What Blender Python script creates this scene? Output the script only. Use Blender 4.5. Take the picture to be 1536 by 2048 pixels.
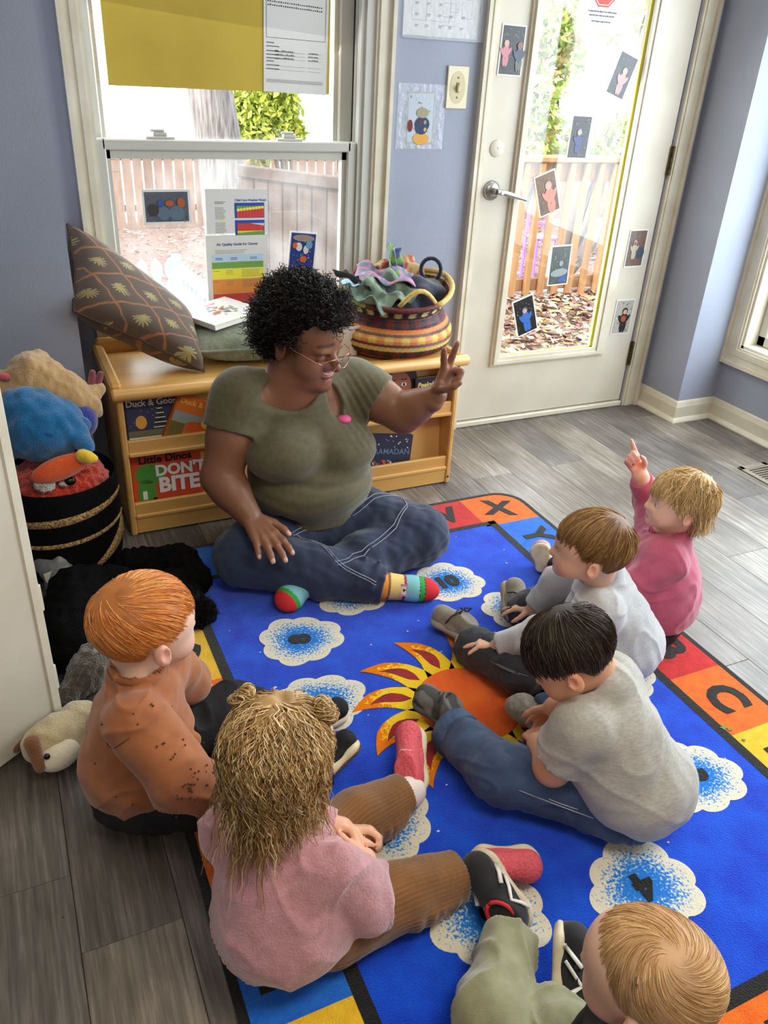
import bpy, bmesh, math, random
import numpy as np
from mathutils import Vector, Matrix, Quaternion, noise as mnoise

for _o in list(bpy.data.objects):
    bpy.data.objects.remove(_o, do_unlink=True)
SC = bpy.context.scene
COL = SC.collection
random.seed(7)
np.random.seed(7)

# ------------------------------------------------------------------ camera
CAM_H = 1.40
FPX = 1605.77
RC = np.array([[0.908284, -0.051381, -0.415186], [-0.16285, 0.870729, -0.464016], [0.385356, 0.489071, 0.782503]])
_cam = bpy.data.cameras.new('camera')
_cam.sensor_fit = 'VERTICAL'
_cam.sensor_height = 36.0
_cam.lens = FPX / 2048.0 * 36.0
_cam.clip_start = 0.02
CAM = bpy.data.objects.new('camera', _cam)
COL.objects.link(CAM)
_r = Vector((RC[0, 0], RC[0, 2], -RC[0, 1]))
_u = -Vector((RC[1, 0], RC[1, 2], -RC[1, 1]))
_f = Vector((RC[2, 0], RC[2, 2], -RC[2, 1]))
CAM.matrix_world = Matrix(((_r.x, _u.x, -_f.x, 0), (_r.y, _u.y, -_f.y, 0), (_r.z, _u.z, -_f.z, CAM_H), (0, 0, 0, 1)))
SC.camera = CAM


def ray(px, py):
    d = np.array([(px - 768) / FPX, (py - 1024) / FPX, 1.0])
    w = RC.T @ d
    return np.array([w[0], w[2], -w[1]])


def FZ(px, py, z=0.0):
    """the point of the place at height z that the photograph shows at a pixel"""
    d = ray(px, py)
    p = d * ((z - CAM_H) / d[2])
    return Vector((p[0], p[1], z))


def DY(px, py, y):
    """the same at depth y into the room"""
    d = ray(px, py)
    p = d * (y / d[1])
    return Vector((p[0], y, p[2] + CAM_H))


# ------------------------------------------------------------------ sky, sun, lamps, exposure
W = bpy.data.worlds.new('sky')
SC.world = W
W.use_nodes = True
_nt = W.node_tree
_nt.nodes.clear()
_bg = _nt.nodes.new('ShaderNodeBackground')
_ow = _nt.nodes.new('ShaderNodeOutputWorld')
_bg.inputs['Color'].default_value = (0.80, 0.90, 1.0, 1)
_bg.inputs['Strength'].default_value = 2.7
_nt.links.new(_bg.outputs[0], _ow.inputs[0])


def add_light(name, kind, loc, aim, energy, color, sx=1.0, sy=1.0):
    l = bpy.data.lights.new(name, kind)
    l.energy = energy
    l.color = color
    if kind == 'AREA':
        l.shape = 'RECTANGLE'
        l.size = sx
        l.size_y = sy
    o = bpy.data.objects.new(name, l)
    COL.objects.link(o)
    o.location = loc
    o.rotation_euler = (Vector(aim) - Vector(loc)).to_track_quat('-Z', 'Y').to_euler()
    return o


_s = add_light('sun', 'SUN', (-6, 2, 8), (0, 4.2, 0), 4.6, (1.0, 0.93, 0.80))
_s.data.angle = 0.01
# daylight that falls in through the bay window on the right, and through the window and the glazed door
add_light('daylight_right_window', 'AREA', (3.22, 1.35, 1.25), (0.6, 0.9, 0.25), 58, (0.80, 0.90, 1.0), 2.2, 1.7)
add_light('daylight_door', 'AREA', (2.15, 3.02, 1.15), (1.6, 1.2, 0.3), 14, (1.0, 0.98, 0.94), 0.5, 1.6)
add_light('daylight_window', 'AREA', (0.77, 3.02, 1.2), (0.7, 1.2, 0.3), 8, (1.0, 0.98, 0.94), 0.8, 1.3)
# unseen ceiling lamps, added as warm fill for the room
add_light('added_ceiling_fill', 'AREA', (0.9, 0.1, 2.39), (0.9, 0.1, 0), 17, (1.0, 0.89, 0.72), 1.1, 0.55)
add_light('added_ceiling_fill_rear', 'AREA', (-0.2, -1.6, 2.39), (-0.2, -1.6, 0), 10, (1.0, 0.87, 0.68), 1.1, 0.55)

SC.view_settings.view_transform = 'Standard'
SC.view_settings.look = 'None'
SC.view_settings.gamma = 1.0
SC.view_settings.use_curve_mapping = False
SC.view_settings.exposure = 0.55
SC.cycles.use_denoising = True
SC.cycles.max_bounces = 7
SC.cycles.diffuse_bounces = 4
SC.cycles.glossy_bounces = 3
SC.cycles.transparent_max_bounces = 16
SC.cycles.caustics_reflective = False
SC.cycles.caustics_refractive = False
SC.cycles.sample_clamp_indirect = 4.0
# ------------------------------------------------------------------ materials
MATS = {}


def srgb(r, g, b):
    return tuple(((c / 255.0) / 12.92 if c <= 10 else (((c / 255.0) + 0.055) / 1.055) ** 2.4) for c in (r, g, b))


def _rgba(c):
    return (c[0], c[1], c[2], 1.0)


def mat(name, base=(0.5, 0.5, 0.5), rough=0.6, base2=None, vscale=8.0, vdetail=3.0, contrast=0.5, stretch=(1, 1, 1), bump=0.0,
        bscale=120.0, bstretch=None, metal=0.0, sheen=0.0, spec=0.5, attr=None, emit=None, estr=0.0, alpha=1.0, coords='Object', rand=0.0, sss=0.0, wave=None):
    if name in MATS:
        return MATS[name]
    m = bpy.data.materials.new(name)
    m.use_nodes = True
    nt = m.node_tree
    N, L = nt.nodes, nt.links
    b = N['Principled BSDF']
    b.inputs['Roughness'].default_value = rough
    b.inputs['Metallic'].default_value = metal
    b.inputs['Specular IOR Level'].default_value = spec
    if sheen:
        b.inputs['Sheen Weight'].default_value = sheen
        b.inputs['Sheen Roughness'].default_value = 0.5
    if sss:
        b.inputs['Subsurface Weight'].default_value = sss
        b.inputs['Subsurface Radius'].default_value = (0.012, 0.005, 0.003)
        b.inputs['Subsurface Scale'].default_value = 0.6
    if alpha < 1:
        b.inputs['Alpha'].default_value = alpha
    tc = N.new('ShaderNodeTexCoord')
    csock = None
    if attr:
        at = N.new('ShaderNodeAttribute')
        at.attribute_name = attr
        csock = at.outputs['Color']
    else:
        rgb = N.new('ShaderNodeRGB')
        rgb.outputs[0].default_value = _rgba(base)
        csock = rgb.outputs[0]
    if base2 is not None:
        mp = N.new('ShaderNodeMapping')
        mp.inputs['Scale'].default_value = stretch
        L.new(tc.outputs[coords], mp.inputs[0])
        nz = N.new('ShaderNodeTexNoise')
        nz.inputs['Scale'].default_value = vscale
        nz.inputs['Detail'].default_value = vdetail
        L.new(mp.outputs[0], nz.inputs['Vector'])
        rp = N.new('ShaderNodeMapRange')
        rp.inputs['From Min'].default_value = 0.5 - 0.5 * (1 - contrast) * 0.6 - 0.02
        rp.inputs['From Max'].default_value = 0.5 + 0.5 * (1 - contrast) * 0.6 + 0.02
        L.new(nz.outputs['Fac'], rp.inputs['Value'])
        mx = N.new('ShaderNodeMix')
        mx.data_type = 'RGBA'
        if attr:
            mx.blend_type = 'MULTIPLY'
        L.new(rp.outputs[0], mx.inputs['Factor'])
        L.new(csock, mx.inputs['A'])
        mx.inputs['B'].default_value = _rgba(base2)
        csock = mx.outputs['Result']
    if rand:
        oi = N.new('ShaderNodeObjectInfo')
        hs = N.new('ShaderNodeHueSaturation')
        mr = N.new('ShaderNodeMapRange')
        mr.inputs['To Min'].default_value = 1 - rand
        mr.inputs['To Max'].default_value = 1 + rand
        L.new(oi.outputs['Random'], mr.inputs['Value'])
        L.new(mr.outputs[0], hs.inputs['Value'])
        L.new(csock, hs.inputs['Color'])
        csock = hs.outputs[0]
    L.new(csock, b.inputs['Base Color'])
    if bump:
        mp2 = N.new('ShaderNodeMapping')
        mp2.inputs['Scale'].default_value = bstretch or stretch
        L.new(tc.outputs[coords], mp2.inputs[0])
        if wave:
            n2 = N.new('ShaderNodeTexWave')
            n2.inputs['Scale'].default_value = bscale
            n2.inputs['Distortion'].default_value = wave[1]
            n2.inputs['Detail'].default_value = 1.0
            n2.bands_direction = wave[0]
        else:
            n2 = N.new('ShaderNodeTexNoise')
            n2.inputs['Scale'].default_value = bscale
            n2.inputs['Detail'].default_value = 2.0
        L.new(mp2.outputs[0], n2.inputs['Vector'])
        bp = N.new('ShaderNodeBump')
        bp.inputs['Strength'].default_value = bump
        bp.inputs['Distance'].default_value = 0.01
        L.new(n2.outputs['Fac'], bp.inputs['Height'])
        L.new(bp.outputs[0], b.inputs['Normal'])
    if emit is not None:
        b.inputs['Emission Color'].default_value = _rgba(emit)
        b.inputs['Emission Strength'].default_value = estr
    MATS[name] = m
    return m


def glass_mat(name='window_glass', tint=(1, 1, 1), gloss=0.06, haze=0.0):
    if name in MATS:
        return MATS[name]
    m = bpy.data.materials.new(name)
    m.use_nodes = True
    nt = m.node_tree
    nt.nodes.clear()
    N, L = nt.nodes, nt.links
    o = N.new('ShaderNodeOutputMaterial')
    t = N.new('ShaderNodeBsdfTransparent')
    t.inputs[0].default_value = _rgba(tint)
    g = N.new('ShaderNodeBsdfGlossy')
    g.inputs['Roughness'].default_value = 0.02
    mx = N.new('ShaderNodeMixShader')
    mx.inputs[0].default_value = gloss
    L.new(t.outputs[0], mx.inputs[1])
    L.new(g.outputs[0], mx.inputs[2])
    if haze:
        tc = N.new('ShaderNodeTexCoord')
        nz = N.new('ShaderNodeTexNoise')
        nz.inputs['Scale'].default_value = 9
        nz.inputs['Detail'].default_value = 5
        L.new(tc.outputs['Object'], nz.inputs['Vector'])
        mr = N.new('ShaderNodeMapRange')
        mr.inputs['From Min'].default_value = 0.35
        mr.inputs['From Max'].default_value = 0.75
        mr.inputs['To Min'].default_value = haze * 0.5
        mr.inputs['To Max'].default_value = haze * 1.6
        L.new(nz.outputs['Fac'], mr.inputs['Value'])
        d = N.new('ShaderNodeBsdfTranslucent')
        d.inputs[0].default_value = (0.9, 0.9, 0.9, 1)
        m2 = N.new('ShaderNodeMixShader')
        L.new(mr.outputs[0], m2.inputs[0])
        L.new(mx.outputs[0], m2.inputs[1])
        L.new(d.outputs[0], m2.inputs[2])
        L.new(m2.outputs[0], o.inputs[0])
    else:
        L.new(mx.outputs[0], o.inputs[0])
    MATS[name] = m
    return m


# ------------------------------------------------------------------ objects
def tag(o, label=None, cat=None, group=None, kind=None):
    if label:
        o['label'] = label
    if cat:
        o['category'] = cat
    if group:
        o['group'] = group
    if kind:
        o['kind'] = kind
    return o


def empty(name, loc=(0, 0, 0), rz=0.0, label=None, cat=None, group=None, kind=None, parent=None):
    o = bpy.data.objects.new(name, None)
    o.empty_display_size = 0.05
    COL.objects.link(o)
    o.location = loc
    o.rotation_euler = (0, 0, rz)
    if parent:
        o.parent = parent
    return tag(o, label, cat, group, kind)


def link(name, me, parent=None, loc=None, rot=None):
    o = bpy.data.objects.new(name, me)
    COL.objects.link(o)
    if parent is not None:
        o.parent = parent
    if loc is not None:
        o.location = loc
    if rot is not None:
        o.rotation_euler = rot
    return o


def fast_mesh(name, verts, faces, mats=None, smooth=True, mi=None, cols=None):
    """verts Nx3 array, faces list of equal-length index rows (array) or a list of lists"""
    me = bpy.data.meshes.new(name)
    if isinstance(faces, np.ndarray):
        n = faces.shape[1]
        me.vertices.add(len(verts))
        me.vertices.foreach_set('co', np.asarray(verts, dtype=np.float32).ravel())
        me.loops.add(faces.size)
        me.loops.foreach_set('vertex_index', faces.astype(np.int32).ravel())
        me.polygons.add(len(faces))
        me.polygons.foreach_set('loop_start', (np.arange(len(faces)) * n).astype(np.int32))
        me.update(calc_edges=True)
    else:
        me.from_pydata([tuple(v) for v in verts], [], faces)
    if smooth and len(me.polygons):
        me.polygons.foreach_set('use_smooth', np.ones(len(me.polygons), dtype=bool))
    for m in (mats if isinstance(mats, (list, tuple)) else [mats] if mats else []):
        me.materials.append(m)
    if mi is not None:
        me.polygons.foreach_set('material_index', np.asarray(mi, dtype=np.int32))
    if cols is not None:
        ca = me.color_attributes.new('Col', 'FLOAT_COLOR', 'POINT')
        c4 = np.ones((len(verts), 4), dtype=np.float32)
        c4[:, :3] = cols
        ca.data.foreach_set('color', c4.ravel())
    me.update()
    return me


def woff(p):
    """world position of a (never rotated) parent"""
    off = np.zeros(3)
    while p is not None:
        off += np.array(p.location)
        p = p.parent
    return off


class MB:
    def __init__(s):
        s.v, s.f, s.m = [], [], []
        s.mat = 0

    def add(s, vs, fs):
        n = len(s.v)
        s.v += [tuple(v) for v in vs]
        s.f += [[i + n for i in f] for f in fs]
        s.m += [s.mat] * len(fs)
        return s

    def box(s, x0, x1, y0, y1, z0, z1, M=None):
        vs = [Vector((x, y, z)) for z in (z0, z1) for y in (y0, y1) for x in (x0, x1)]
        if M is not None:
            vs = [M @ v for v in vs]
        return s.add(vs, [[0, 2, 3, 1], [4, 5, 7, 6], [0, 1, 5, 4], [2, 6, 7, 3], [0, 4, 6, 2], [1, 3, 7, 5]])

    def bbox(s, x0, x1, y0, y1, z0, z1, b=0.004, M=None):
        """a box with chamfered edges"""
        c = Vector(((x0 + x1) / 2, (y0 + y1) / 2, (z0 + z1) / 2))
        h = Vector(((x1 - x0) / 2, (y1 - y0) / 2, (z1 - z0) / 2))
        b = min(b, h.x * .49, h.y * .49, h.z * .49)
        idx, vs = {}, []
        for sx in (-1, 1):
            for sy in (-1, 1):
                for sz in (-1, 1):
                    for a in range(3):
                        d = [h.x, h.y, h.z]
                        for q in range(3):
                            if q != a:
                                d[q] -= b
                        v = c + Vector((sx * d[0], sy * d[1], sz * d[2]))
                        idx[(sx, sy, sz, a)] = len(vs)
                        vs.append(M @ v if M is not None else v)
        fs = []

        def face(keys, n):
            ids = [idx[k] for k in keys]
            p = [vs[i] for i in ids]
            nn = Matrix.Identity(3) if M is None else M.to_3x3()
            if (p[1] - p[0]).cross(p[2] - p[0]).dot(nn @ Vector(n)) < 0:
                ids.reverse()
            fs.append(ids)
        for a in range(3):
            o1, o2 = [(1, 2), (0, 2), (0, 1)][a]
            for sa in (-1, 1):
                ks = []
                for s1, s2 in ((-1, -1), (1, -1), (1, 1), (-1, 1)):
                    t = [0, 0, 0]
                    t[a], t[o1], t[o2] = sa, s1, s2
                    ks.append((t[0], t[1], t[2], a))
                n = [0, 0, 0]
                n[a] = sa
                face(ks, n)
            for s1 in (-1, 1):
                for s2 in (-1, 1):
                    t0, t1 = [0, 0, 0], [0, 0, 0]
                    t0[a], t1[a] = -1, 1
                    t0[o1] = t1[o1] = s1
                    t0[o2] = t1[o2] = s2
                    n = [0, 0, 0]
                    n[o1], n[o2] = s1, s2
                    face([(*t0, o1), (*t1, o1), (*t1, o2), (*t0, o2)], n)
        for sx in (-1, 1):
            for sy in (-1, 1):
                for sz in (-1, 1):
                    face([(sx, sy, sz, 0), (sx, sy, sz, 1), (sx, sy, sz, 2)], (sx, sy, sz))
        return s.add(vs, fs)

    def quad(s, a, b, c, d):
        return s.add([a, b, c, d], [[0, 1, 2, 3]])

    def prism(s, poly, z0, z1, M=None):
        """a flat polygon (list of x,y) extruded from z0 to z1"""
        n = len(poly)
        area = sum(poly[i][0] * poly[(i + 1) % n][1] - poly[(i + 1) % n][0] * poly[i][1] for i in range(n))
        if area < 0:
            poly = poly[::-1]
        vs = [Vector((p[0], p[1], z)) for z in (z0, z1) for p in poly]
        if M is not None:
            vs = [M @ v for v in vs]
        fs = [list(range(n))[::-1], list(range(n, 2 * n))] + [[i, (i + 1) % n, n + (i + 1) % n, n + i] for i in range(n)]
        return s.add(vs, fs)

    def tube(s, path, rad, sides=8, caps=True, flat=None):
        path = [Vector(p) for p in path]
        n = len(path)
        if not isinstance(rad, (list, tuple)):
            rad = [rad] * n
        t0 = (path[1] - path[0]).normalized()
        up = Vector((0, 0, 1)) if abs(t0.z) < 0.9 else Vector((1, 0, 0))
        u = t0.cross(up).normalized()
        vs = []
        for i in range(n):
            t = (path[min(i + 1, n - 1)] - path[max(i - 1, 0)]).normalized()
            u = (u - t * u.dot(t)).normalized()
            w = t.cross(u)
            for k in range(sides):
                a = 2 * math.pi * k / sides
                vs.append(path[i] + (u * math.cos(a) + w * math.sin(a) * (flat or 1)) * rad[i])
        fs = [[i * sides + k, i * sides + (k + 1) % sides, (i + 1) * sides + (k + 1) % sides, (i + 1) * sides + k] for i in range(n - 1) for k in range(sides)]
        if caps:
            fs += [list(range(sides))[::-1], [(n - 1) * sides + k for k in range(sides)]]
        return s.add(vs, fs)

    def lathe(s, prof, seg=24, M=None, cap=False):
        vs = [Vector((r * math.cos(2 * math.pi * k / seg), r * math.sin(2 * math.pi * k / seg), z)) for r, z in prof for k in range(seg)]
        if M is not None:
            vs = [M @ v for v in vs]
        n = len(prof)
        fs = [[i * seg + k, i * seg + (k + 1) % seg, (i + 1) * seg + (k + 1) % seg, (i + 1) * seg + k] for i in range(n - 1) for k in range(seg)]
        if cap:
            fs += [list(range(seg))[::-1], [(n - 1) * seg + k for k in range(seg)]]
        return s.add(vs, fs)

    def mesh(s, name, mats, smooth=False):
        return fast_mesh(name, s.v, s.f, mats, smooth, s.m if any(s.m) else None)

    def build(s, name, mats, parent=None, smooth=False, loc=None, rot=None, autosmooth=None, world=False):
        if world:
            o = woff(parent)
            s.v = [(v[0] - o[0], v[1] - o[1], v[2] - o[2]) for v in s.v]
        me = s.mesh(name, mats, smooth or autosmooth is not None)
        o = link(name, me, parent, loc, rot)
        if autosmooth is not None:
            try:
                me.set_sharp_from_angle(angle=math.radians(autosmooth))
            except Exception:
                pass
        return o


_FONT = [None]


def text_mesh(txt, size, extrude=0.0, bold=0.0, align='CENTER', shear=0.0, spacing=1.0):
    cu = bpy.data.curves.new('t', 'FONT')
    cu.body = txt
    cu.size = size
    cu.extrude = extrude
    cu.offset = bold
    cu.shear = shear
    cu.space_character = spacing
    cu.align_x = align
    cu.align_y = 'CENTER'
    cu.resolution_u = 3
    ob = bpy.data.objects.new('t', cu)
    COL.objects.link(ob)
    bpy.context.view_layer.update()
    dg = bpy.context.evaluated_depsgraph_get()
    ev = ob.evaluated_get(dg)
    me = ev.to_mesh()
    vs = [v.co.copy() for v in me.vertices]
    fs = [list(p.vertices) for p in me.polygons]
    ev.to_mesh_clear()
    bpy.data.objects.remove(ob)
    bpy.data.curves.remove(cu)
    return vs, fs


def frame_m(o, x, y):
    """matrix with origin o and axes x, y, x cross y"""
    x = Vector(x).normalized()
    z = x.cross(Vector(y)).normalized()
    y = z.cross(x)
    return Matrix(((x.x, y.x, z.x, o[0]), (x.y, y.y, z.y, o[1]), (x.z, y.z, z.z, o[2]), (0, 0, 0, 1)))


# ------------------------------------------------------------------ smooth bodies grown from blended solids
def V3(*a):
    return np.array(a[0] if len(a) == 1 else a, dtype=np.float64)


def unit(v):
    v = V3(v)
    return v / max(1e-9, np.linalg.norm(v))


class SD:
    def __init__(s):
        s.ops = []

    def rc(s, a, b, ra, rb=None, k=0.01, sub=False):
        s.ops.append(('rc', V3(a), V3(b), float(ra), float(ra if rb is None else rb), k, sub))
        return s

    def chain(s, pts, rads, k=0.01):
        for i in range(len(pts) - 1):
            s.rc(pts[i], pts[i + 1], rads[i], rads[i + 1], k)
        return s

    def el(s, c, r, R=None, k=0.01, sub=False):
        s.ops.append(('el', V3(c), V3(r), np.eye(3) if R is None else np.array(R, dtype=float), 0, k, sub))
        return s

    def bx(s, c, hlf, R=None, rnd=0.005, k=0.01, sub=False):
        s.ops.append(('bx', V3(c), V3(hlf), np.eye(3) if R is None else np.array(R, dtype=float), rnd, k, sub))
        return s

    def cut(s, p, n, k=0.002):
        s.ops.append(('cut', V3(p), unit(n), None, 0, k, True))
        return s

    @staticmethod
    def dist(op, X, Y, Z):
        kind = op[0]
        if kind == 'rc':
            a, b, ra, rb = op[1], op[2], op[3], op[4]
            ba = b - a
            den = max(1e-12, float(ba @ ba))
            px, py, pz = X - a[0], Y - a[1], Z - a[2]
            t = np.clip((px * ba[0] + py * ba[1] + pz * ba[2]) / den, 0, 1)
            return np.sqrt((px - t * ba[0]) ** 2 + (py - t * ba[1]) ** 2 + (pz - t * ba[2]) ** 2) - (ra + t * (rb - ra))
        if kind == 'cut':
            p, n = op[1], op[2]
            return -((X - p[0]) * n[0] + (Y - p[1]) * n[1] + (Z - p[2]) * n[2])
        c, r, R = op[1], op[2], op[3]
        px, py, pz = X - c[0], Y - c[1], Z - c[2]
        lx = px * R[0, 0] + py * R[1, 0] + pz * R[2, 0]
        ly = px * R[0, 1] + py * R[1, 1] + pz * R[2, 1]
        lz = px * R[0, 2] + py * R[1, 2] + pz * R[2, 2]
        if kind == 'el':
            k0 = np.sqrt((lx / r[0]) ** 2 + (ly / r[1]) ** 2 + (lz / r[2]) ** 2)
            k1 = np.sqrt((lx / r[0] ** 2) ** 2 + (ly / r[1] ** 2) ** 2 + (lz / r[2] ** 2) ** 2)
            return k0 * (k0 - 1) / np.maximum(k1, 1e-6)
        rd = op[4]
        qx, qy, qz = np.abs(lx) - r[0] + rd, np.abs(ly) - r[1] + rd, np.abs(lz) - r[2] + rd
        return np.sqrt(np.maximum(qx, 0) ** 2 + np.maximum(qy, 0) ** 2 + np.maximum(qz, 0) ** 2) + np.minimum(np.maximum(qx, np.maximum(qy, qz)), 0) - rd

    @staticmethod
    def bounds(op):
        if op[0] == 'rc':
            return np.minimum(op[1] - op[3], op[2] - op[4]), np.maximum(op[1] + op[3], op[2] + op[4])
        e = np.sqrt(((op[3] * op[2][None, :]) ** 2).sum(1)) if op[0] == 'el' else (np.abs(op[3]) @ op[2])
        return op[1] - e, op[1] + e

    def join(s, other, k=0.01):
        s.ops.append(('sd', other, None, None, 0, k, False))
        return s

    def extent(s):
        lo, hi = np.full(3, 1e9), np.full(3, -1e9)
        for op in s.ops:
            if op[6]:
                continue
            a, b = op[1].extent() if op[0] == 'sd' else s.bounds(op)
            lo, hi = np.minimum(lo, a), np.maximum(hi, b)
        return lo, hi

    def grid(s, h):
        lo, hi = s.extent()
        lo = lo - 4 * h
        hi = hi + 4 * h
        n = np.ceil((hi - lo) / h).astype(int) + 1
        ax = [(lo[i] + h * np.arange(n[i])).astype(np.float32) for i in range(3)]
        return s.field(ax, h), lo, h

    def field(s, ax, h):
        n = np.array([len(a) for a in ax])
        lo = np.array([a[0] for a in ax], dtype=np.float64)
        D = np.full(n, 0.06, dtype=np.float32)
        for op in s.ops:
            k = op[5]
            if op[0] == 'cut':
                sl = (slice(None),) * 3
            else:
                a, b = op[1].extent() if op[0] == 'sd' else s.bounds(op)
                pad = k + 3 * h
                i0 = np.clip(np.floor((a - pad - lo) / h).astype(int), 0, n)
                i1 = np.clip(np.ceil((b + pad - lo) / h).astype(int) + 1, 0, n)
                if (i1 <= i0).any():
                    continue
                sl = tuple(slice(i0[i], i1[i]) for i in range(3))
            if op[0] == 'sd':
                d = op[1].field([ax[i][sl[i]] for i in range(3)], h)
            else:
                X, Y, Z = ax[0][sl[0]][:, None, None], ax[1][sl[1]][None, :, None], ax[2][sl[2]][None, None, :]
                d = s.dist(op, X, Y, Z).astype(np.float32)
            cur = D[sl]
            if op[6]:
                d = -d
                if k > 1e-6:
                    hh = np.clip(0.5 + 0.5 * (cur - d) / k, 0, 1)
                    D[sl] = d * (1 - hh) + cur * hh + k * hh * (1 - hh)
                else:
                    D[sl] = np.maximum(cur, d)
            elif k > 1e-6:
                hh = np.clip(0.5 + 0.5 * (d - cur) / k, 0, 1)
                D[sl] = d * (1 - hh) + cur * hh - k * hh * (1 - hh)
            else:
                D[sl] = np.minimum(cur, d)
        return D

    def mesh(s, h=0.004, disp=None, relax=1):
        D, lo, h = s.grid(h)
        v, q = surface_nets(D, lo, h)
        for _ in range(relax):
            v = relax_mesh(v, q)
        if disp is not None:
            n = vert_normals(v, q)
            v = v + n * disp(v)[:, None]
        return v, q


def surface_nets(D, lo, h):
    S = D < 0
    n = np.array(D.shape)
    c = np.zeros(n - 1, dtype=np.int8)
    for dx in (0, 1):
        for dy in (0, 1):
            for dz in (0, 1):
                c += S[dx:n[0] - 1 + dx, dy:n[1] - 1 + dy, dz:n[2] - 1 + dz]
    I, J, K = np.nonzero((c > 0) & (c < 8))
    vid = np.full(n - 1, -1, dtype=np.int32)
    vid[I, J, K] = np.arange(len(I))
    acc = np.zeros((len(I), 3), dtype=np.float32)
    cnt = np.zeros(len(I), dtype=np.float32)
    for a in range(3):
        o = [x for x in range(3) if x != a]
        for u in (0, 1):
            for w in (0, 1):
                p0 = [0, 0, 0]
                p0[o[0]], p0[o[1]] = u, w
                p1 = list(p0)
                p1[a] = 1
                d0 = D[I + p0[0], J + p0[1], K + p0[2]]
                d1 = D[I + p1[0], J + p1[1], K + p1[2]]
                x = (d0 < 0) != (d1 < 0)
                t = np.where(x, d0 / np.where(x, d0 - d1, 1), 0)
                for q in range(3):
                    acc[:, q] += np.where(x, p0[q] + (t if q == a else 0), 0)
                cnt += x
    v = (np.stack([I, J, K], 1) + acc / np.maximum(cnt, 1)[:, None]) * h + lo
    quads = []
    for a in range(3):
        b, d = (a + 1) % 3, (a + 2) % 3
        s0 = [slice(None)] * 3
        s1 = [slice(None)] * 3
        s0[a], s1[a] = slice(0, -1), slice(1, None)
        x = S[tuple(s0)] != S[tuple(s1)]
        P = np.stack(np.nonzero(x), 1)
        ok = (P[:, b] > 0) & (P[:, d] > 0) & (P[:, b] < n[b] - 1) & (P[:, d] < n[d] - 1)
        P = P[ok]
        ins = S[P[:, 0], P[:, 1], P[:, 2]]

        def g(db, dd):
            Q = P.copy()
            Q[:, b] -= db
            Q[:, d] -= dd
            return vid[Q[:, 0], Q[:, 1], Q[:, 2]]
        f = np.stack([g(1, 1), g(0, 1), g(0, 0), g(1, 0)], 1)
        f[~ins] = f[~ins][:, ::-1]
        quads.append(f)
    q = np.concatenate(quads)
    return v.astype(np.float64), q[(q >= 0).all(1)]


def relax_mesh(v, q, w=0.5):
    acc = np.zeros_like(v)
    cnt = np.zeros(len(v))
    for a, b in ((0, 1), (1, 2), (2, 3), (3, 0)):
        for x, y in ((a, b), (b, a)):
            for i in range(3):
                acc[:, i] += np.bincount(q[:, x], v[q[:, y], i], minlength=len(v))
            cnt += np.bincount(q[:, x], minlength=len(v))
    return v * (1 - w) + w * acc / np.maximum(cnt, 1)[:, None]


def vert_normals(v, q):
    fn = np.cross(v[q[:, 2]] - v[q[:, 0]], v[q[:, 3]] - v[q[:, 1]])
    n = np.zeros_like(v)
    for k in range(4):
        for i in range(3):
            n[:, i] += np.bincount(q[:, k], fn[:, i], minlength=len(v))
    return n / np.maximum(1e-12, np.linalg.norm(n, axis=1))[:, None]


_rng = np.random.RandomState(11)
_WD = _rng.randn(24, 3)
_WD /= np.linalg.norm(_WD, axis=1)[:, None]
_WP = _rng.rand(24) * 6.28


def wob(p, f, seed=0, n=6):
    """soft noise, about -1..1, of frequency f (cycles per metre)"""
    r = np.zeros(len(p))
    for i in range(n):
        j = (i * 3 + seed * 5) % 24
        r += np.sin(p @ _WD[j] * f * 6.28 * (0.7 + 0.12 * i) + _WP[(j + seed) % 24] + 1.3 * np.sin(p @ _WD[(j + 7) % 24] * f * 3.9 + seed))
    return r / n ** 0.5 / 1.2


def sd_dist(op, v):
    return SD.dist(op, v[:, 0], v[:, 1], v[:, 2])


def paint(v, base, spots):
    """per-vertex colour; spots: list of (op, colour, softness[, strength])"""
    c = np.tile(np.array(base, dtype=float), (len(v), 1))
    for sp in spots:
        d = sd_dist(sp[0], v)
        w = np.clip(0.5 - d / sp[2], 0, 1) * (sp[3] if len(sp) > 3 else 1)
        c = c * (1 - w[:, None]) + np.array(sp[1])[None, :] * w[:, None]
    return c


def RC_(a, b, ra, rb=None):
    return ('rc', V3(a), V3(b), ra, ra if rb is None else rb, 0, False)


def EL_(c, r, R=None):
    return ('el', V3(c), V3(r), np.eye(3) if R is None else np.array(R), 0, 0, False)


def sd_obj(name, S, m, parent=None, h=0.004, disp=None, relax=1, base=None, spots=None):
    v, q = S.mesh(h, disp, relax)
    cols = paint(v, base, spots or []) if base is not None else None
    return link(name, fast_mesh(name, v - woff(parent), q, m, True, None, cols), parent)


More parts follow.
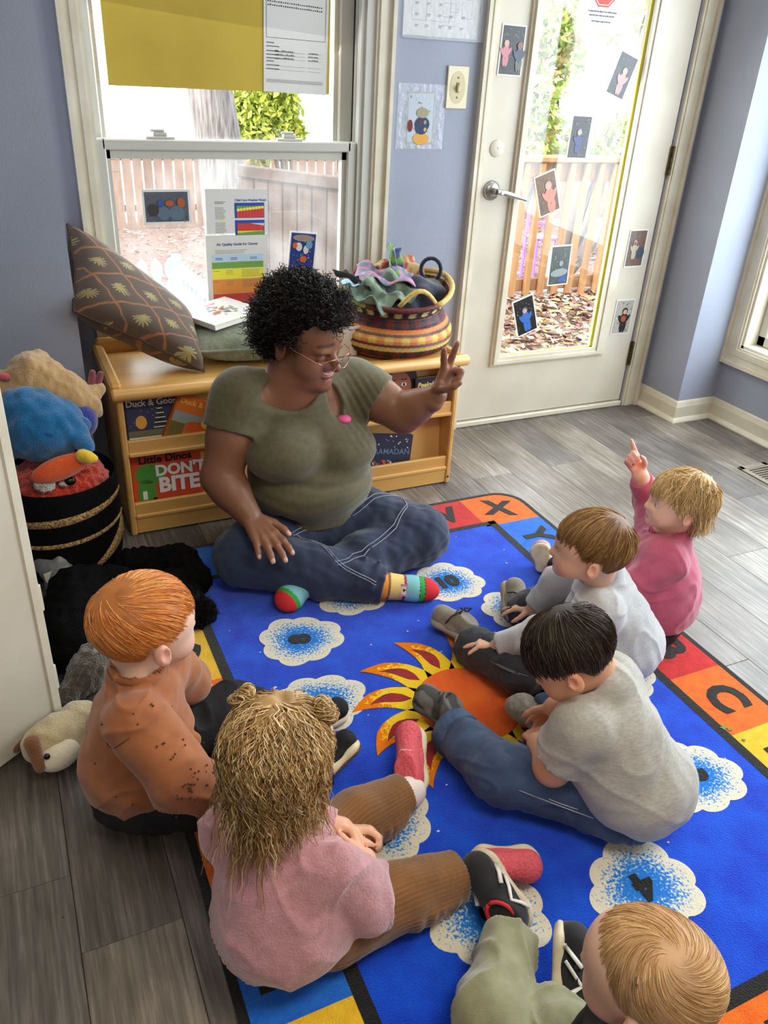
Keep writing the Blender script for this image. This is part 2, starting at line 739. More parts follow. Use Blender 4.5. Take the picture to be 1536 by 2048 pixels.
def strands(name, P, w, m, parent=None, sides=3, cols=None, wtip=0.3, flat=1.0):
    """P: N x S x 3 array of strand points"""
    N, S, _ = P.shape
    T = np.empty_like(P)
    T[:, 1:-1] = P[:, 2:] - P[:, :-2]
    T[:, 0] = P[:, 1] - P[:, 0]
    T[:, -1] = P[:, -1] - P[:, -2]
    T /= np.maximum(1e-9, np.linalg.norm(T, axis=2))[:, :, None]
    ref = np.tile(np.array([0.31, 0.52, 0.79]), (N, S, 1))
    U = np.cross(T, ref)
    U /= np.maximum(1e-9, np.linalg.norm(U, axis=2))[:, :, None]
    B = np.cross(T, U)
    w = np.asarray(w, dtype=float)
    if w.ndim == 0:
        w = np.full(N, float(w))
    prof = np.linspace(1, wtip, S)
    prof[0] = 0.7
    R = w[:, None] * prof[None, :]
    V = np.empty((N, S, sides, 3))
    for k in range(sides):
        a = 2 * math.pi * k / sides
        V[:, :, k] = P + (U * math.cos(a) + B * math.sin(a) * flat) * R[:, :, None]
    idx = np.arange(N * S * sides).reshape(N, S, sides)
    F = []
    for k in range(sides):
        k2 = (k + 1) % sides
        F.append(np.stack([idx[:, :-1, k], idx[:, :-1, k2], idx[:, 1:, k2], idx[:, 1:, k]], -1).reshape(-1, 4))
    off = woff(parent)
    cc = None
    if cols is not None:
        cc = np.repeat(cols, S * sides, axis=0)
    return link(name, fast_mesh(name, V.reshape(-1, 3) - off, np.concatenate(F), m, True, None, cc), parent)
# ------------------------------------------------------------------ the room
WY, JY = 2.83, 2.58          # window wall, front of the jogs beside it
XL, XJ, XR = 0.19, 2.75, 2.97
RX0, RY0, CZ = -2.0, -2.6, 2.45

m_wall = mat('wall_paint', srgb(158, 163, 178), 0.55, base2=srgb(151, 156, 171), vscale=3, bump=0.12, bscale=260, spec=0.3)
m_trim = mat('trim_paint', srgb(224, 217, 198), 0.42, base2=srgb(206, 196, 172), vscale=9, vdetail=6, contrast=0.3, bump=0.03, bscale=60)
m_door = mat('door_paint', srgb(216, 208, 190), 0.42, base2=srgb(200, 190, 170), vscale=5, vdetail=7, contrast=0.25, bump=0.03, bscale=40)
m_vinyl = mat('vinyl_frame', srgb(196, 194, 184), 0.4)
m_dark = mat('shade_and_screw_dark', srgb(20, 19, 18), 0.8)  # near-black: shade painted into gaps and vent, also screw heads
m_ceil = mat('ceiling_paint', srgb(232, 230, 224), 0.8)
m_steel = mat('brushed_steel', srgb(176, 174, 170), 0.32, metal=1.0, bump=0.02, bscale=300)
m_brass = mat('old_brass', srgb(120, 104, 70), 0.4, metal=0.9, base2=srgb(70, 60, 44), vscale=60)
m_yellow = mat('yellow_film', srgb(240, 232, 60), 0.5)
m_white = mat('white_plastic', srgb(228, 228, 224), 0.35)


def st(o):
    o['kind'] = 'structure'
    return o


m_screed = mat('screed', srgb(70, 66, 62), 0.8)
b = MB()
b.box(RX0, XR + .15, RY0, WY + .15, -0.06, -0.004)
FLOOR = st(b.build('floor', m_screed))

# vinyl planks: alike pieces share mesh data, colour varies per piece
m_plank = bpy.data.materials.new('vinyl_plank')
m_plank.use_nodes = True
_n = m_plank.node_tree
N, L = _n.nodes, _n.links
_b = N['Principled BSDF']
_tc, _oi = N.new('ShaderNodeTexCoord'), N.new('ShaderNodeObjectInfo')
_mul = N.new('ShaderNodeVectorMath')
_mul.operation = 'MULTIPLY_ADD'
_mul.inputs[1].default_value = (1, 1, 1)
_cmb = N.new('ShaderNodeCombineXYZ')
_sc = N.new('ShaderNodeMath')
_sc.operation = 'MULTIPLY'
_sc.inputs[1].default_value = 37.0
L.new(_oi.outputs['Random'], _sc.inputs[0])
for _i in range(3):
    L.new(_sc.outputs[0], _cmb.inputs[_i])
L.new(_tc.outputs['Object'], _mul.inputs[0])
L.new(_cmb.outputs[0], _mul.inputs[2])
_mp = N.new('ShaderNodeMapping')
_mp.inputs['Scale'].default_value = (48, 2.4, 1)
L.new(_mul.outputs[0], _mp.inputs[0])
_nz = N.new('ShaderNodeTexNoise')
_nz.inputs['Scale'].default_value = 2.2
_nz.inputs['Detail'].default_value = 7
_nz.inputs['Roughness'].default_value = 0.65
L.new(_mp.outputs[0], _nz.inputs['Vector'])
_nz2 = N.new('ShaderNodeTexNoise')
_nz2.inputs['Scale'].default_value = 5
_nz2.inputs['Detail'].default_value = 3
L.new(_mul.outputs[0], _nz2.inputs['Vector'])
_ad = N.new('ShaderNodeMath')
_ad.operation = 'MULTIPLY_ADD'
_ad.inputs[1].default_value = 0.45
L.new(_nz2.outputs['Fac'], _ad.inputs[0])
L.new(_nz.outputs['Fac'], _ad.inputs[2])
_rp = N.new('ShaderNodeValToRGB')
_rp.color_ramp.elements[0].position = 0.46
_rp.color_ramp.elements[0].color = _rgba(srgb(76, 69, 61))
_rp.color_ramp.elements[1].position = 0.98
_rp.color_ramp.elements[1].color = _rgba(srgb(160, 152, 143))
_e = _rp.color_ramp.elements.new(0.72)
_e.color = _rgba(srgb(115, 107, 98))
L.new(_ad.outputs[0], _rp.inputs[0])
_tone = N.new('ShaderNodeValToRGB')
_tone.color_ramp.interpolation = 'CONSTANT'
_tone.color_ramp.elements[0].color = (0.62, 0.62, 0.64, 1)
_tone.color_ramp.elements[1].position = 0.22
_tone.color_ramp.elements[1].color = (0.98, 0.96, 0.92, 1)
for _p, _c in ((0.42, (0.74, 0.74, 0.78, 1)), (0.58, (1.12, 1.1, 1.08, 1)), (0.78, (0.86, 0.82, 0.76, 1)), (0.9, (0.5, 0.5, 0.54, 1))):
    _e = _tone.color_ramp.elements.new(_p)
    _e.color = _c
L.new(_oi.outputs['Random'], _tone.inputs[0])
_mm = N.new('ShaderNodeMix')
_mm.data_type = 'RGBA'
_mm.blend_type = 'MULTIPLY'
_mm.inputs['Factor'].default_value = 1
L.new(_rp.outputs[0], _mm.inputs['A'])
L.new(_tone.outputs[0], _mm.inputs['B'])
L.new(_mm.outputs['Result'], _b.inputs['Base Color'])
_b.inputs['Roughness'].default_value = 0.42
_b.inputs['Specular IOR Level'].default_value = 0.55
_bp = N.new('ShaderNodeBump')
_bp.inputs['Strength'].default_value = 0.18
_bp.inputs['Distance'].default_value = 0.004
L.new(_nz.outputs['Fac'], _bp.inputs['Height'])
L.new(_bp.outputs[0], _b.inputs['Normal'])

PW, PL = 0.1785, 1.22
_meshes = {}


def plank(x0, x1, y0, y1):
    key = (round(x1 - x0, 3), round(y1 - y0, 3))
    if key not in _meshes:
        w, l = key
        _meshes[key] = MB().bbox(-w / 2 + .0004, w / 2 - .0004, -l / 2 + .0004, l / 2 - .0004, -.004, 0, .0012).mesh('plank', m_plank)
    return link('plank', _meshes[key], FLOOR, ((x0 + x1) / 2, (y0 + y1) / 2, 0))


_rp_ = random.Random(5)
_x = 2.6112 - PW * 18
_k = 0
while _x < XR:
    xa, xb = _x, min(_x + PW, XR)
    lim = WY if XL - 0.1 < (xa + xb) / 2 < XJ else JY
    y = -1.3 + _rp_.choice((0.0, .31, .62, .93)) - PL + (0.12 if _k % 2 else 0)
    while y < lim:
        ya, yb = max(y, -1.3), min(y + PL, lim)
        if yb - ya > .02 and xa > RX0:
            plank(xa, xb, ya, yb)
        y += PL
    _x += PW
    _k += 1

# walls
b = MB()
b.box(XL, .325, WY, WY + .15, 0, CZ)
b.box(.325, 1.262, WY, WY + .15, 0, .50)
b.box(.325, 1.262, WY, WY + .15, 2.02, CZ)
b.box(1.262, 1.712, WY, WY + .15, 0, CZ)
b.box(1.712, 2.634, WY, WY + .15, 2.06, CZ)
b.box(2.634, XJ, WY, WY + .15, 0, CZ)
st(b.build('wall_back', m_wall))
b = MB()
b.box(RX0, XL, JY, WY + .15, 0, CZ)
st(b.build('wall_left', m_wall))
b = MB()
b.box(XJ, XR + .15, JY, WY + .15, 0, CZ)
RW = (0.35, 2.50, 0.36, 2.0)     # right window opening y0 y1 z0 z1
b.box(XR, XR + .15, RW[1], JY, 0, CZ)
b.box(XR, XR + .15, RW[0], RW[1], 0, RW[2])
b.box(XR, XR + .15, RW[0], RW[1], RW[3], CZ)
b.box(XR, XR + .15, RY0, RW[0], 0, CZ)
st(b.build('wall_right', m_wall))
b = MB()
b.box(RX0 - .15, RX0, RY0, JY, 0, CZ)
st(b.build('wall_far_left', m_wall))
b = MB()
b.box(RX0, XR, RY0 - .15, RY0, 0, CZ)
st(b.build('wall_front', m_wall))
b = MB()
b.box(RX0 - .15, XR + .15, RY0 - .15, WY + .15, CZ, CZ + .1)
st(b.build('ceiling', m_ceil))
for loc, lab in (((0.9, .1), 'unseen white ceiling fill panel added above the rug'), ((-.2, -1.6), 'unseen white ceiling fill panel added at the rear of the room')):
    t = empty('added_fill_panel', (loc[0], loc[1], 2.45), label=lab, cat='lamp', group='added ceiling lights')  # fixtures out of view, added to carry the ceiling fill
    q = MB()
    for a in ((-.6, .6, -.32, -.29), (-.6, .6, .29, .32), (-.6, -.57, -.29, .29), (.57, .6, -.29, .29)):
        q.box(a[0], a[1], a[2], a[3], -.05, 0)
    q.build('lamp_frame', m_white, t)
    MB().box(-.57, .57, -.29, .29, -.012, -.004).build('diffuser', mat('diffuser', (0.9, .9, .9), .5, emit=(1, .95, .86), estr=1.5), t)


def run_trim(path, prof, left=True):
    """sweep a profile (out, up) along a floor path with mitred corners"""
    n = len(path)
    vs, fs = [], []
    for i in range(n):
        p = Vector((*path[i], 0))
        d0 = (Vector((*path[i], 0)) - Vector((*path[i - 1], 0))).normalized() if i else None
        d1 = (Vector((*path[i + 1], 0)) - Vector((*path[i], 0))).normalized() if i < n - 1 else None
        n0 = Vector((-d0.y, d0.x, 0)) if d0 else None
        n1 = Vector((-d1.y, d1.x, 0)) if d1 else None
        nn = n0 or n1
        if n0 and n1:
            nn = (n0 + n1)
            nn = nn / max(.3, nn.length_squared) * 2
        if not left:
            nn = -nn
        for o, z in prof:
            vs.append(p + nn * o + Vector((0, 0, z)))
    k = len(prof)
    for i in range(n - 1):
        for j in range(k - 1):
            a = [i * k + j, i * k + j + 1, (i + 1) * k + j + 1, (i + 1) * k + j]
            fs.append(a if not left else a[::-1])
    return MB().add(vs, fs)


PROF = [(.028, 0), (.028, .006), (.022, .016), (.015, .02), (.013, .022), (.013, .072), (.010, .082), (.007, .094), (.002, .10), (0, .10)]
st(run_trim([(2.715, WY), (XJ, WY), (XJ, JY), (XR, JY), (XR, RY0)], PROF, False).build('baseboard_right', m_trim))
st(run_trim([(RX0, JY), (XL, JY), (XL, WY)], PROF, False).build('baseboard_left', m_trim))


def casing(name, x0, x1, z0, z1, w, sides='LRTB', parent=None, frame=None, flip=1):
    """moulded picture-frame casing, inner opening x0..x1, z0..z1, on a wall plane; stepped layers, mitred"""
    M = frame
    b = MB()
    steps = [(0, .010, 0.012), (.010, w * .45, 0.018), (w * .45, w * .80, .014), (w * .80, w, .026)]
    for a, c, t in steps:
        o = [(x0 - c, z0 - c), (x1 + c, z0 - c), (x1 + c, z1 + c), (x0 - c, z1 + c)]
        i = [(x0 - a, z0 - a), (x1 + a, z0 - a), (x1 + a, z1 + a), (x0 - a, z1 + a)]
        if 'B' not in sides:
            o[0], o[1] = (x0 - c, z0), (x1 + c, z0)
            i[0], i[1] = (x0 - a, z0), (x1 + a, z0)
        for s, (p, q) in {'B': (0, 1), 'R': (1, 2), 'T': (2, 3), 'L': (3, 0)}.items():
            if s not in sides:
                continue
            pts = [o[p], o[q], i[q], i[p]]
            vs = [M @ Vector((x, -yy, z)) for yy in (0, t) for x, z in pts]
            if flip > 0:
                b.add(vs, [[4, 5, 6, 7], [0, 1, 5, 4], [1, 2, 6, 5], [2, 3, 7, 6], [3, 0, 4, 7]])
            else:
                b.add(vs, [[7, 6, 5, 4], [4, 5, 1, 0], [5, 6, 2, 1], [6, 7, 3, 2], [7, 4, 0, 3]])
    return b.build(name, m_trim, parent)


MW = Matrix.Translation((0, WY, 0))
# --- window in the window wall
win = st(empty('window_1', (0, 0, 0)))
casing('casing', .328, 1.258, .50, 2.02, .066, 'LRT', win, MW)
b = MB()
for x0, x1 in ((.325, .334), (1.206, 1.262)):
    b.box(x0, x1, WY - .004, WY + .13, .5, 2.02)
b.box(.325, 1.262, WY - .004, WY + .13, 2.0, 2.02)
b.box(.325, 1.262, WY - .02, WY + .13, .485, .51)
b.box(1.222, 1.232, WY - .012, WY, .5, 2.02)
b.build('window_frame', m_vinyl, win)
MB().box(1.1935, 1.1975, WY + .030, WY + .034, 1.15, 2.0).build('gap_shade_strip', m_dark, win)  # solid dark strip, the shade beside the sash put into its colour


def sash(name, x0, x1, z0, z1, y0, y1, wl, wr, wb, wt):
    b = MB()
    b.bbox(x0, x0 + wl, y0, y1, z0, z1, .004)
    b.bbox(x1 - wr, x1, y0, y1, z0, z1, .004)
    b.bbox(x0 + wl * .6, x1 - wr * .6, y0, y1, z1 - wt, z1, .004)
    b.bbox(x0 + wl * .6, x1 - wr * .6, y0, y1, z0, z0 + wb, .004)
    # glazing bead
    for bx in ((x0 + wl, x0 + wl + .012, z0 + wb, z1 - wt), (x1 - wr - .016, x1 - wr, z0 + wb, z1 - wt)):
        b.box(bx[0], bx[1], y0 + .014, y1, bx[2], bx[3])
    b.box(x0 + wl, x1 - wr, y0 + .014, y1, z1 - wt - .026, z1 - wt)
    return b.build(name, m_vinyl, win)


sash('lower_sash', .331, 1.206, .51, 1.147, WY + .004, WY + .045, .030, .034, .04, .032)
sash('upper_sash', .331, 1.206, 1.11, 2.0, WY + .055, WY + .09, .030, .05, .03, .04)
m_glass = glass_mat('window_glass', (0.97, .985, .98), .05, .06)
MB().box(.36, 1.172, WY + .028, WY + .031, .55, 1.115).build('glass_pane', m_glass, win)
MB().box(.36, 1.16, WY + .07, WY + .073, 1.14, 1.96).build('glass_pane', glass_mat('clear_glass', (.98, .99, .985), .04), win)
for xx in (.533, .965):
    q = MB()
    q.bbox(xx - .045, xx + .045, WY + .012, WY + .04, 1.147, 1.155, .002)
    q.bbox(xx - .022, xx + .022, WY + .014, WY + .036, 1.155, 1.168, .003)
    q.tube([(xx - .03, WY + .02, 1.172), (xx + .012, WY + .018, 1.172)], .004, 8)
    q.build('sash_latch', m_vinyl, win)
for xx in (.372, 1.142):
    MB().tube([(xx + .0, WY + .024, 1.085), (xx + .022, WY + .024, 1.085), (xx + .022, WY + .024, 1.05), (xx, WY + .024, 1.05), (xx, WY + .024, 1.085)], .0012, 5).build('wire_clip', m_steel, win)

# --- glazed door
door = st(empty('door_1', (0, 0, 0)))
casing('casing', 1.718, 2.630, 0, 2.06, .046, 'LT', door, MW)
casing('casing', 1.69, 2.640, 0, 2.06, .078, 'R', door, MW)
gx0, gx1, gz0, gz1 = 1.897, 2.408, .306, 1.95
b = MB()
dy0, dy1 = WY + .002, WY + .042
b.box(1.719, gx0, dy0, dy1, .03, 2.05)
b.box(gx1, 2.628, dy0, dy1, .03, 2.05)
b.box(gx0, gx1, dy0, dy1, .03, gz0)
b.box(gx0, gx1, dy0, dy1, gz1, 2.05)
b.build('door_panel', m_door, door)
MB().box(1.712, 1.719, WY + .012, WY + .06, 0, 2.06).box(2.628, 2.636, WY + .012, WY + .06, 0, 2.06).box(1.712, 2.634, WY + .012, WY + .06, .012, .032).build('gap_shade_strip', m_dark, door)  # dark strips painting the shade in the gaps around the door
b = MB()
for a, c, t in ((-.004, .012, .014), (.012, .026, .020), (.026, .036, .010)):
    o = [(gx0 - c, gz0 - c), (gx1 + c + .028, gz0 - c), (gx1 + c + .028, gz1 + c), (gx0 - c, gz1 + c)]
    i = [(gx0 - a, gz0 - a), (gx1 + a, gz0 - a), (gx1 + a, gz1 + a), (gx0 - a, gz1 + a)]
    for p, q in ((0, 1), (1, 2), (2, 3), (3, 0)):
        vs = [Vector((x, dy0 - yy, z)) for yy in (0, t) for x, z in (o[p], o[q], i[q], i[p])]
        b.add(vs, [[4, 5, 6, 7], [0, 1, 5, 4], [1, 2, 6, 5], [2, 3, 7, 6], [3, 0, 4, 7]])
b.build('glazing_frame', m_trim, door)
MB().box(gx0 - .01, gx1 + .01, WY + .018, WY + .022, gz0 - .01, gz1 + .01).build('glass_pane', glass_mat('clear_glass'), door)
MB().box(gx1 - .012, gx1 - .001, WY + .010, WY + .013, gz0, gz1).box(gx0, gx1, WY + .010, WY + .013, gz0, gz0 + .006).build('yellow_seal', m_yellow, door)
MB().bbox(1.712, 2.634, WY - .012, WY + .10, 0, .024, .004).build('threshold', m_trim, door)
hd = empty('door_handle', (0, 0, 0), parent=door)
Mh = Matrix.Translation((1.774, WY + .002, .986)) @ Matrix.Rotation(math.radians(90), 4, 'X')
MB().lathe([(0, 0), (.036, 0), (.036, .004), (.031, .012), (.017, .018), (.0, .018)], 28, Mh).build('rosette', m_steel, hd, autosmooth=40)
MB().tube([(1.774, WY - .01, .986), (1.774, WY - .05, .986)], .012, 14).build('spindle', m_steel, hd, autosmooth=40)
MB().tube([(1.768, WY - .05, .987), (1.80, WY - .052, .984), (1.85, WY - .051, .972), (1.905, WY - .046, .958)], [.0135, .013, .0115, .0105], 12, flat=.8).build('lever', m_steel, hd, autosmooth=50)
MB().tube([(1.784, WY - .06, .986), (1.784, WY - .067, .986)], .007, 12).build('lock_button', m_steel, hd, autosmooth=40)
Mh = Matrix.Translation((1.778, WY + .002, 1.1345)) @ Matrix.Rotation(math.radians(90), 4, 'X')
MB().lathe([(0, 0), (.030, 0), (.030, .003), (.028, .0045), (.004, .0045), (.003, .003), (0, .003)], 28, Mh).build('hole_cover', m_door, door, autosmooth=40)
for z0, z1 in ((1.04, 1.153), (.205, .318)):
    q = MB()
    q.box(2.626, 2.641, WY - .008, WY, z0, z1)
    for j in range(5):
        za = z0 + (z1 - z0) * j / 5
        q.tube([(2.634, WY - .012, za + .001), (2.634, WY - .012, za + (z1 - z0) / 5 - .001)], .0062, 10)
    q.build('hinge', m_brass, door)

# --- bay window at the right
wr = st(empty('window_2', (0, 0, 0)))
MR = Matrix(((0, 1, 0, XR), (1, 0, 0, 0), (0, 0, 1, 0), (0, 0, 0, 1)))
# local x -> world y, local -y -> world -x
casing('casing', RW[0], RW[1], RW[2], RW[3], .085, 'LRTB', wr, Matrix(((0, 1, 0, XR), (1, 0, 0, 0), (0, 0, 1, 0), (0, 0, 0, 1))), flip=-1)
b = MB()
for y0, y1 in ((RW[0], RW[0] + .012), (RW[1] - .012, RW[1])):
    b.box(XR - .002, XR + .14, y0, y1, RW[2], RW[3])
b.box(XR - .002, XR + .14, RW[0], RW[1], RW[2], RW[2] + .012)
b.box(XR - .002, XR + .14, RW[0], RW[1], RW[3] - .012, RW[3])
b.build('window_frame', m_trim, wr)
for y0, y1 in ((RW[0] + .012, 1.42), (1.42, RW[1] - .012)):
    q = MB()
    for a in ((y0, y0 + .045, RW[2] + .012, RW[3] - .012), (y1 - .045, y1, RW[2] + .012, RW[3] - .012)):
        q.bbox(XR + .07, XR + .12, a[0], a[1], a[2], a[3], .005)
    q.bbox(XR + .07, XR + .12, y0, y1, RW[2] + .012, RW[2] + .06, .005)
    q.bbox(XR + .07, XR + .12, y0, y1, RW[3] - .06, RW[3] - .012, .005)
    q.build('window_sash', m_vinyl, wr)
    MB().box(XR + .095, XR + .099, y0 + .03, y1 - .03, RW[2] + .05, RW[3] - .05).build('glass_pane', glass_mat('clear_glass'), wr)

# --- the white door standing open at the left edge
d2 = st(empty('door_2', (0, 0, 0)))
p0, p1 = Vector((-.050, 1.575, 0)), Vector((-.62, 1.17, 0))
ux = (p1 - p0).normalized()
MD = frame_m(p0, ux, Vector((0, 0, 1)))       # x along the door, y up, z = normal
q = MB()
q.bbox(.0, .70, .012, 2.03, -.02, .018, .003, MD)
q.build('door_panel', m_door, d2)
q = MB()
q.bbox(.14, .70, .012, 2.03, -.026, -.02, .002, MD) if False else None
q.bbox(-.004, .022, .006, 2.035, -.024, .022, .004, MD)
q.build('door_edge', m_trim, d2)
for zz in (.10, .32):
    MB().bbox(-.016, -.004, zz, zz + .07, -.012, .012, .003, MD).build('hinge', m_trim, d2)

# --- floor vent register
t = empty('floor_vent', (2.73, 1.925, 0), label='beige metal floor vent with dark slots below the right window', cat='vent')
q = MB()
vx, vy = .076, .165
for a in ((-vx, vx, -vy, -vy + .028), (-vx, vx, vy - .028, vy), (-vx, -vx + .022, -vy, vy), (vx - .022, vx, -vy, vy)):
    q.bbox(a[0], a[1], a[2], a[3], 0, .006, .002)
q.build('vent_frame', mat('vent_metal', srgb(150, 140, 124), .45, metal=.3), t)
MB().box(-vx + .02, vx - .02, -vy + .026, vy - .026, .0002, .0008).build('vent_shade_sheet', m_dark, t)  # flat dark sheet, shade of the duct put into its colour
for k in range(17):
    y = -vy + .036 + k * .0162
    MB().box(-vx + .02, vx - .02, y - .0035, y + .0035, .001, .0052).build('slat', MATS['vent_metal'], t)
# --- light switch
t = empty('light_switch', (1.582, WY, 1.331), label='ivory light switch plate with peeling corners on the blue wall', cat='switch')
m_iv = mat('ivory_plastic', srgb(228, 217, 184), .35)
MB().bbox(-.042, .042, -.007, 0, -.067, .067, .003).build('plate', m_iv, t)
q = MB()
q.prism([(0.031 * math.cos(a) , .052 * math.sin(a)) for a in [i * 2 * math.pi / 28 for i in range(28)]], .007, .0078, Matrix.Rotation(math.radians(90), 4, 'X'))
q.build('worn_oval', mat('ivory_worn', srgb(206, 192, 150), .5), t)
MB().bbox(-.006, .006, -.0095, -.0075, -.016, .016, .001).build('slot', mat('ivory_dark', srgb(120, 108, 80), .5), t)
MB().bbox(-.004, .004, -.02, -.009, -.006, .010, .001, Matrix.Rotation(.3, 4, 'X')).build('toggle', m_iv, t)
for z in (.031, -.031):
    MB().lathe([(0, .0), (.0035, 0), (.003, .0012), (0, .0012)], 10, Matrix.Translation((0, -.0078, z)) @ Matrix.Rotation(math.radians(90), 4, 'X')).build('screw', m_brass, t)
# ------------------------------------------------------------------ bookshelf bench under the window
m_maple = mat('maple', srgb(226, 178, 104), .38, base2=srgb(206, 152, 78), vscale=2.2, vdetail=6, contrast=.35, stretch=(1.2, 9, 9), bump=.02, bscale=30)
m_mapleply = mat('maple_panel', srgb(222, 172, 100), .42, base2=srgb(208, 156, 84), vscale=2.5, vdetail=5, contrast=.3, stretch=(1.5, 6, 6))
SX0, SX1, SY0, SY1, SZ = .252, 1.436, 2.365, 2.80, .508
shelf = empty('bookshelf', ((SX0 + SX1) / 2, (SY0 + SY1) / 2, 0), label='low maple bookshelf bench with sloped display ledges below the window', cat='bookshelf')


def sb(name, m=m_maple, rnd=.006, **k):
    q = MB()
    q.bbox(*k['b'], rnd)
    return q.build(name, m, shelf, world=True)


sb('side_panel', b=(SX0, SX0 + .019, SY0, SY1, 0, SZ - .03))
sb('side_panel', b=(SX1 - .019, SX1, SY0, SY1, 0, SZ - .03))
sb('back_panel', b=(SX0, SX1, SY1 - .012, SY1, 0, SZ), m=m_mapleply)
sb('bench_top', b=(SX0 + .01, SX1 - .005, SY0 + .01, SY1, SZ - .04, SZ - .016), rnd=.003)
# rounded front rail and the rims of the tray
q = MB()
M = Matrix.Translation((0, SY0 + .005, SZ - .018))
q.tube([(SX0 - .012, SY0 + .004, SZ - .020), (SX0 - .006, SY0 + .004, SZ - .020), (SX1 + .022, SY0 + .004, SZ - .020), (SX1 + .030, SY0 + .004, SZ - .020)], [.014, .020, .020, .014], 14, flat=1.0)
q.bbox(SX0 - .006, SX1 + .024, SY0 + .004, SY0 + .05, SZ - .036, SZ - .006, .006)
q.build('front_rail', m_maple, shelf, world=True, autosmooth=40)
sb('side_rail', b=(SX0 - .012, SX0 + .022, SY0 + .01, SY1, SZ - .036, SZ + .012), rnd=.008)
sb('side_rail', b=(SX1 - .012, SX1 + .022, SY0 + .01, SY1, SZ - .036, SZ - .004), rnd=.008)
sb('back_rail', b=(SX0, SX1, SY1 - .03, SY1, SZ - .03, SZ + .03), rnd=.008)
# slanted display backs and ledges
for zb, zt, yb, yt in ((.06, .275, SY0 + .060, SY0 + .085), (.275, .475, SY0 + .060, SY0 + .085)):
    q = MB()
    q.add([(SX0 + .02, yb, zb), (SX1 - .02, yb, zb), (SX1 - .02, yt, zt), (SX0 + .02, yt, zt), (SX0 + .02, yb + .01, zb), (SX1 - .02, yb + .01, zb), (SX1 - .02, yt + .01, zt), (SX0 + .02, yt + .01, zt)],
          [[0, 1, 2, 3], [7, 6, 5, 4], [0, 4, 5, 1], [1, 5, 6, 2], [2, 6, 7, 3], [3, 7, 4, 0]])
    q.build('display_back', m_mapleply, shelf, world=True)
for z0 in (.068, .288):
    sb('ledge_front', b=(SX0 + .019, SX1 - .019, SY0 + .006, SY0 + .020, z0, z0 + .046), rnd=.003)
    sb('ledge_bead', b=(SX0 + .019, SX1 - .019, SY0 - .001, SY0 + .012, z0 - .008, z0 + .006), rnd=.003)
    sb('ledge_floor', b=(SX0 + .019, SX1 - .019, SY0 + .012, SY0 + .07, z0 - .005, z0 + .004), rnd=.002)
sb('kick_board', b=(SX0 + .019, SX1 - .019, SY0 + .004, SY0 + .018, .004, .070), rnd=.003)
for z in (.47, .03):
    MB().lathe([(0, 0), (.004, 0), (.004, .002), (0, .002)], 8, Matrix.Translation((SX1 - .010, SY0 - .0015, z)) @ Matrix.Rotation(math.radians(90), 4, 'X')).build('screw', m_dark, shelf, world=True)
# ------------------------------------------------------------------ books
m_pages = mat('book_pages', srgb(238, 232, 216), .7)


def flat_text(q, txt, size, x, y, z, mi, bold=0.0, ang=0.0, align='CENTER', shear=0.0, spacing=1.0, M=None):
    vs, fs = text_mesh(txt, size, 0, bold, align, shear, spacing)
    T = Matrix.Translation((x, y, z)) @ Matrix.Rotation(ang, 4, 'Z')
    if M is not None:
        T = M @ T
    q.mat = mi
    q.add([T @ v for v in vs], fs)
    q.mat = 0


def blob(q, mi, cx, cy, rx, ry, z, n=20, ang=0.0, M=None, p=1.0):
    pts = []
    for k in range(n):
        t = 2 * math.pi * k / n
        c, s = math.cos(t), math.sin(t)
        x, y = rx * abs(c) ** p * (1 if c > 0 else -1), ry * abs(s) ** p * (1 if s > 0 else -1)
        v = Vector((cx + x * math.cos(ang) - y * math.sin(ang), cy + x * math.sin(ang) + y * math.cos(ang), z))
        pts.append(M @ v if M is not None else v)
    q.mat = mi
    q.add(pts, [list(range(n))])
    q.mat = 0


def rect(q, mi, x0, x1, y0, y1, z, M=None):
    q.mat = mi
    vs = [Vector((x0, y0, z)), Vector((x1, y0, z)), Vector((x1, y1, z)), Vector((x0, y1, z))]
    q.add([M @ v for v in vs] if M is not None else vs, [[0, 1, 2, 3]])
    q.mat = 0


def flat(name, rgb, rough=.5):
    return mat('ink_' + name, srgb(*rgb), rough)


def book(label, w, h, t, M, cover, art, mats, group=None, name='picture_book'):
    """board book: origin bottom-left of the front cover, x right, y up, z out of the cover"""
    o = empty(name, M.translation, label=label, cat='book', group=group)
    R = M.to_3x3().to_4x4()
    q = MB()
    q.bbox(0, w, 0, h, -.0028, 0, .0012, R)
    q.bbox(0, w, 0, h, -t, -t + .0028, .0012, R)
    q.bbox(-.001, .004, 0, h, -t, 0, .001, R)
    q.build('cover', cover, o)
    MB().box(.004, w - .003, .003, h - .003, -t + .0028, -.0028, R).build('pages', m_pages, o)
    q = MB()
    art(q, R)
    if q.v:
        q.build('cover_print', mats, o)
    return o


def lean(x, y, z, tilt=.10, roll=0.0, yaw=0.0):
    """a cover leaning back on the slanted display"""
    return Matrix.Translation((x, y, z)) @ Matrix.Rotation(yaw, 4, 'Z') @ Matrix.Rotation(math.radians(90) - tilt, 4, 'X') @ Matrix.Rotation(roll, 4, 'Z')


E_ = .0006


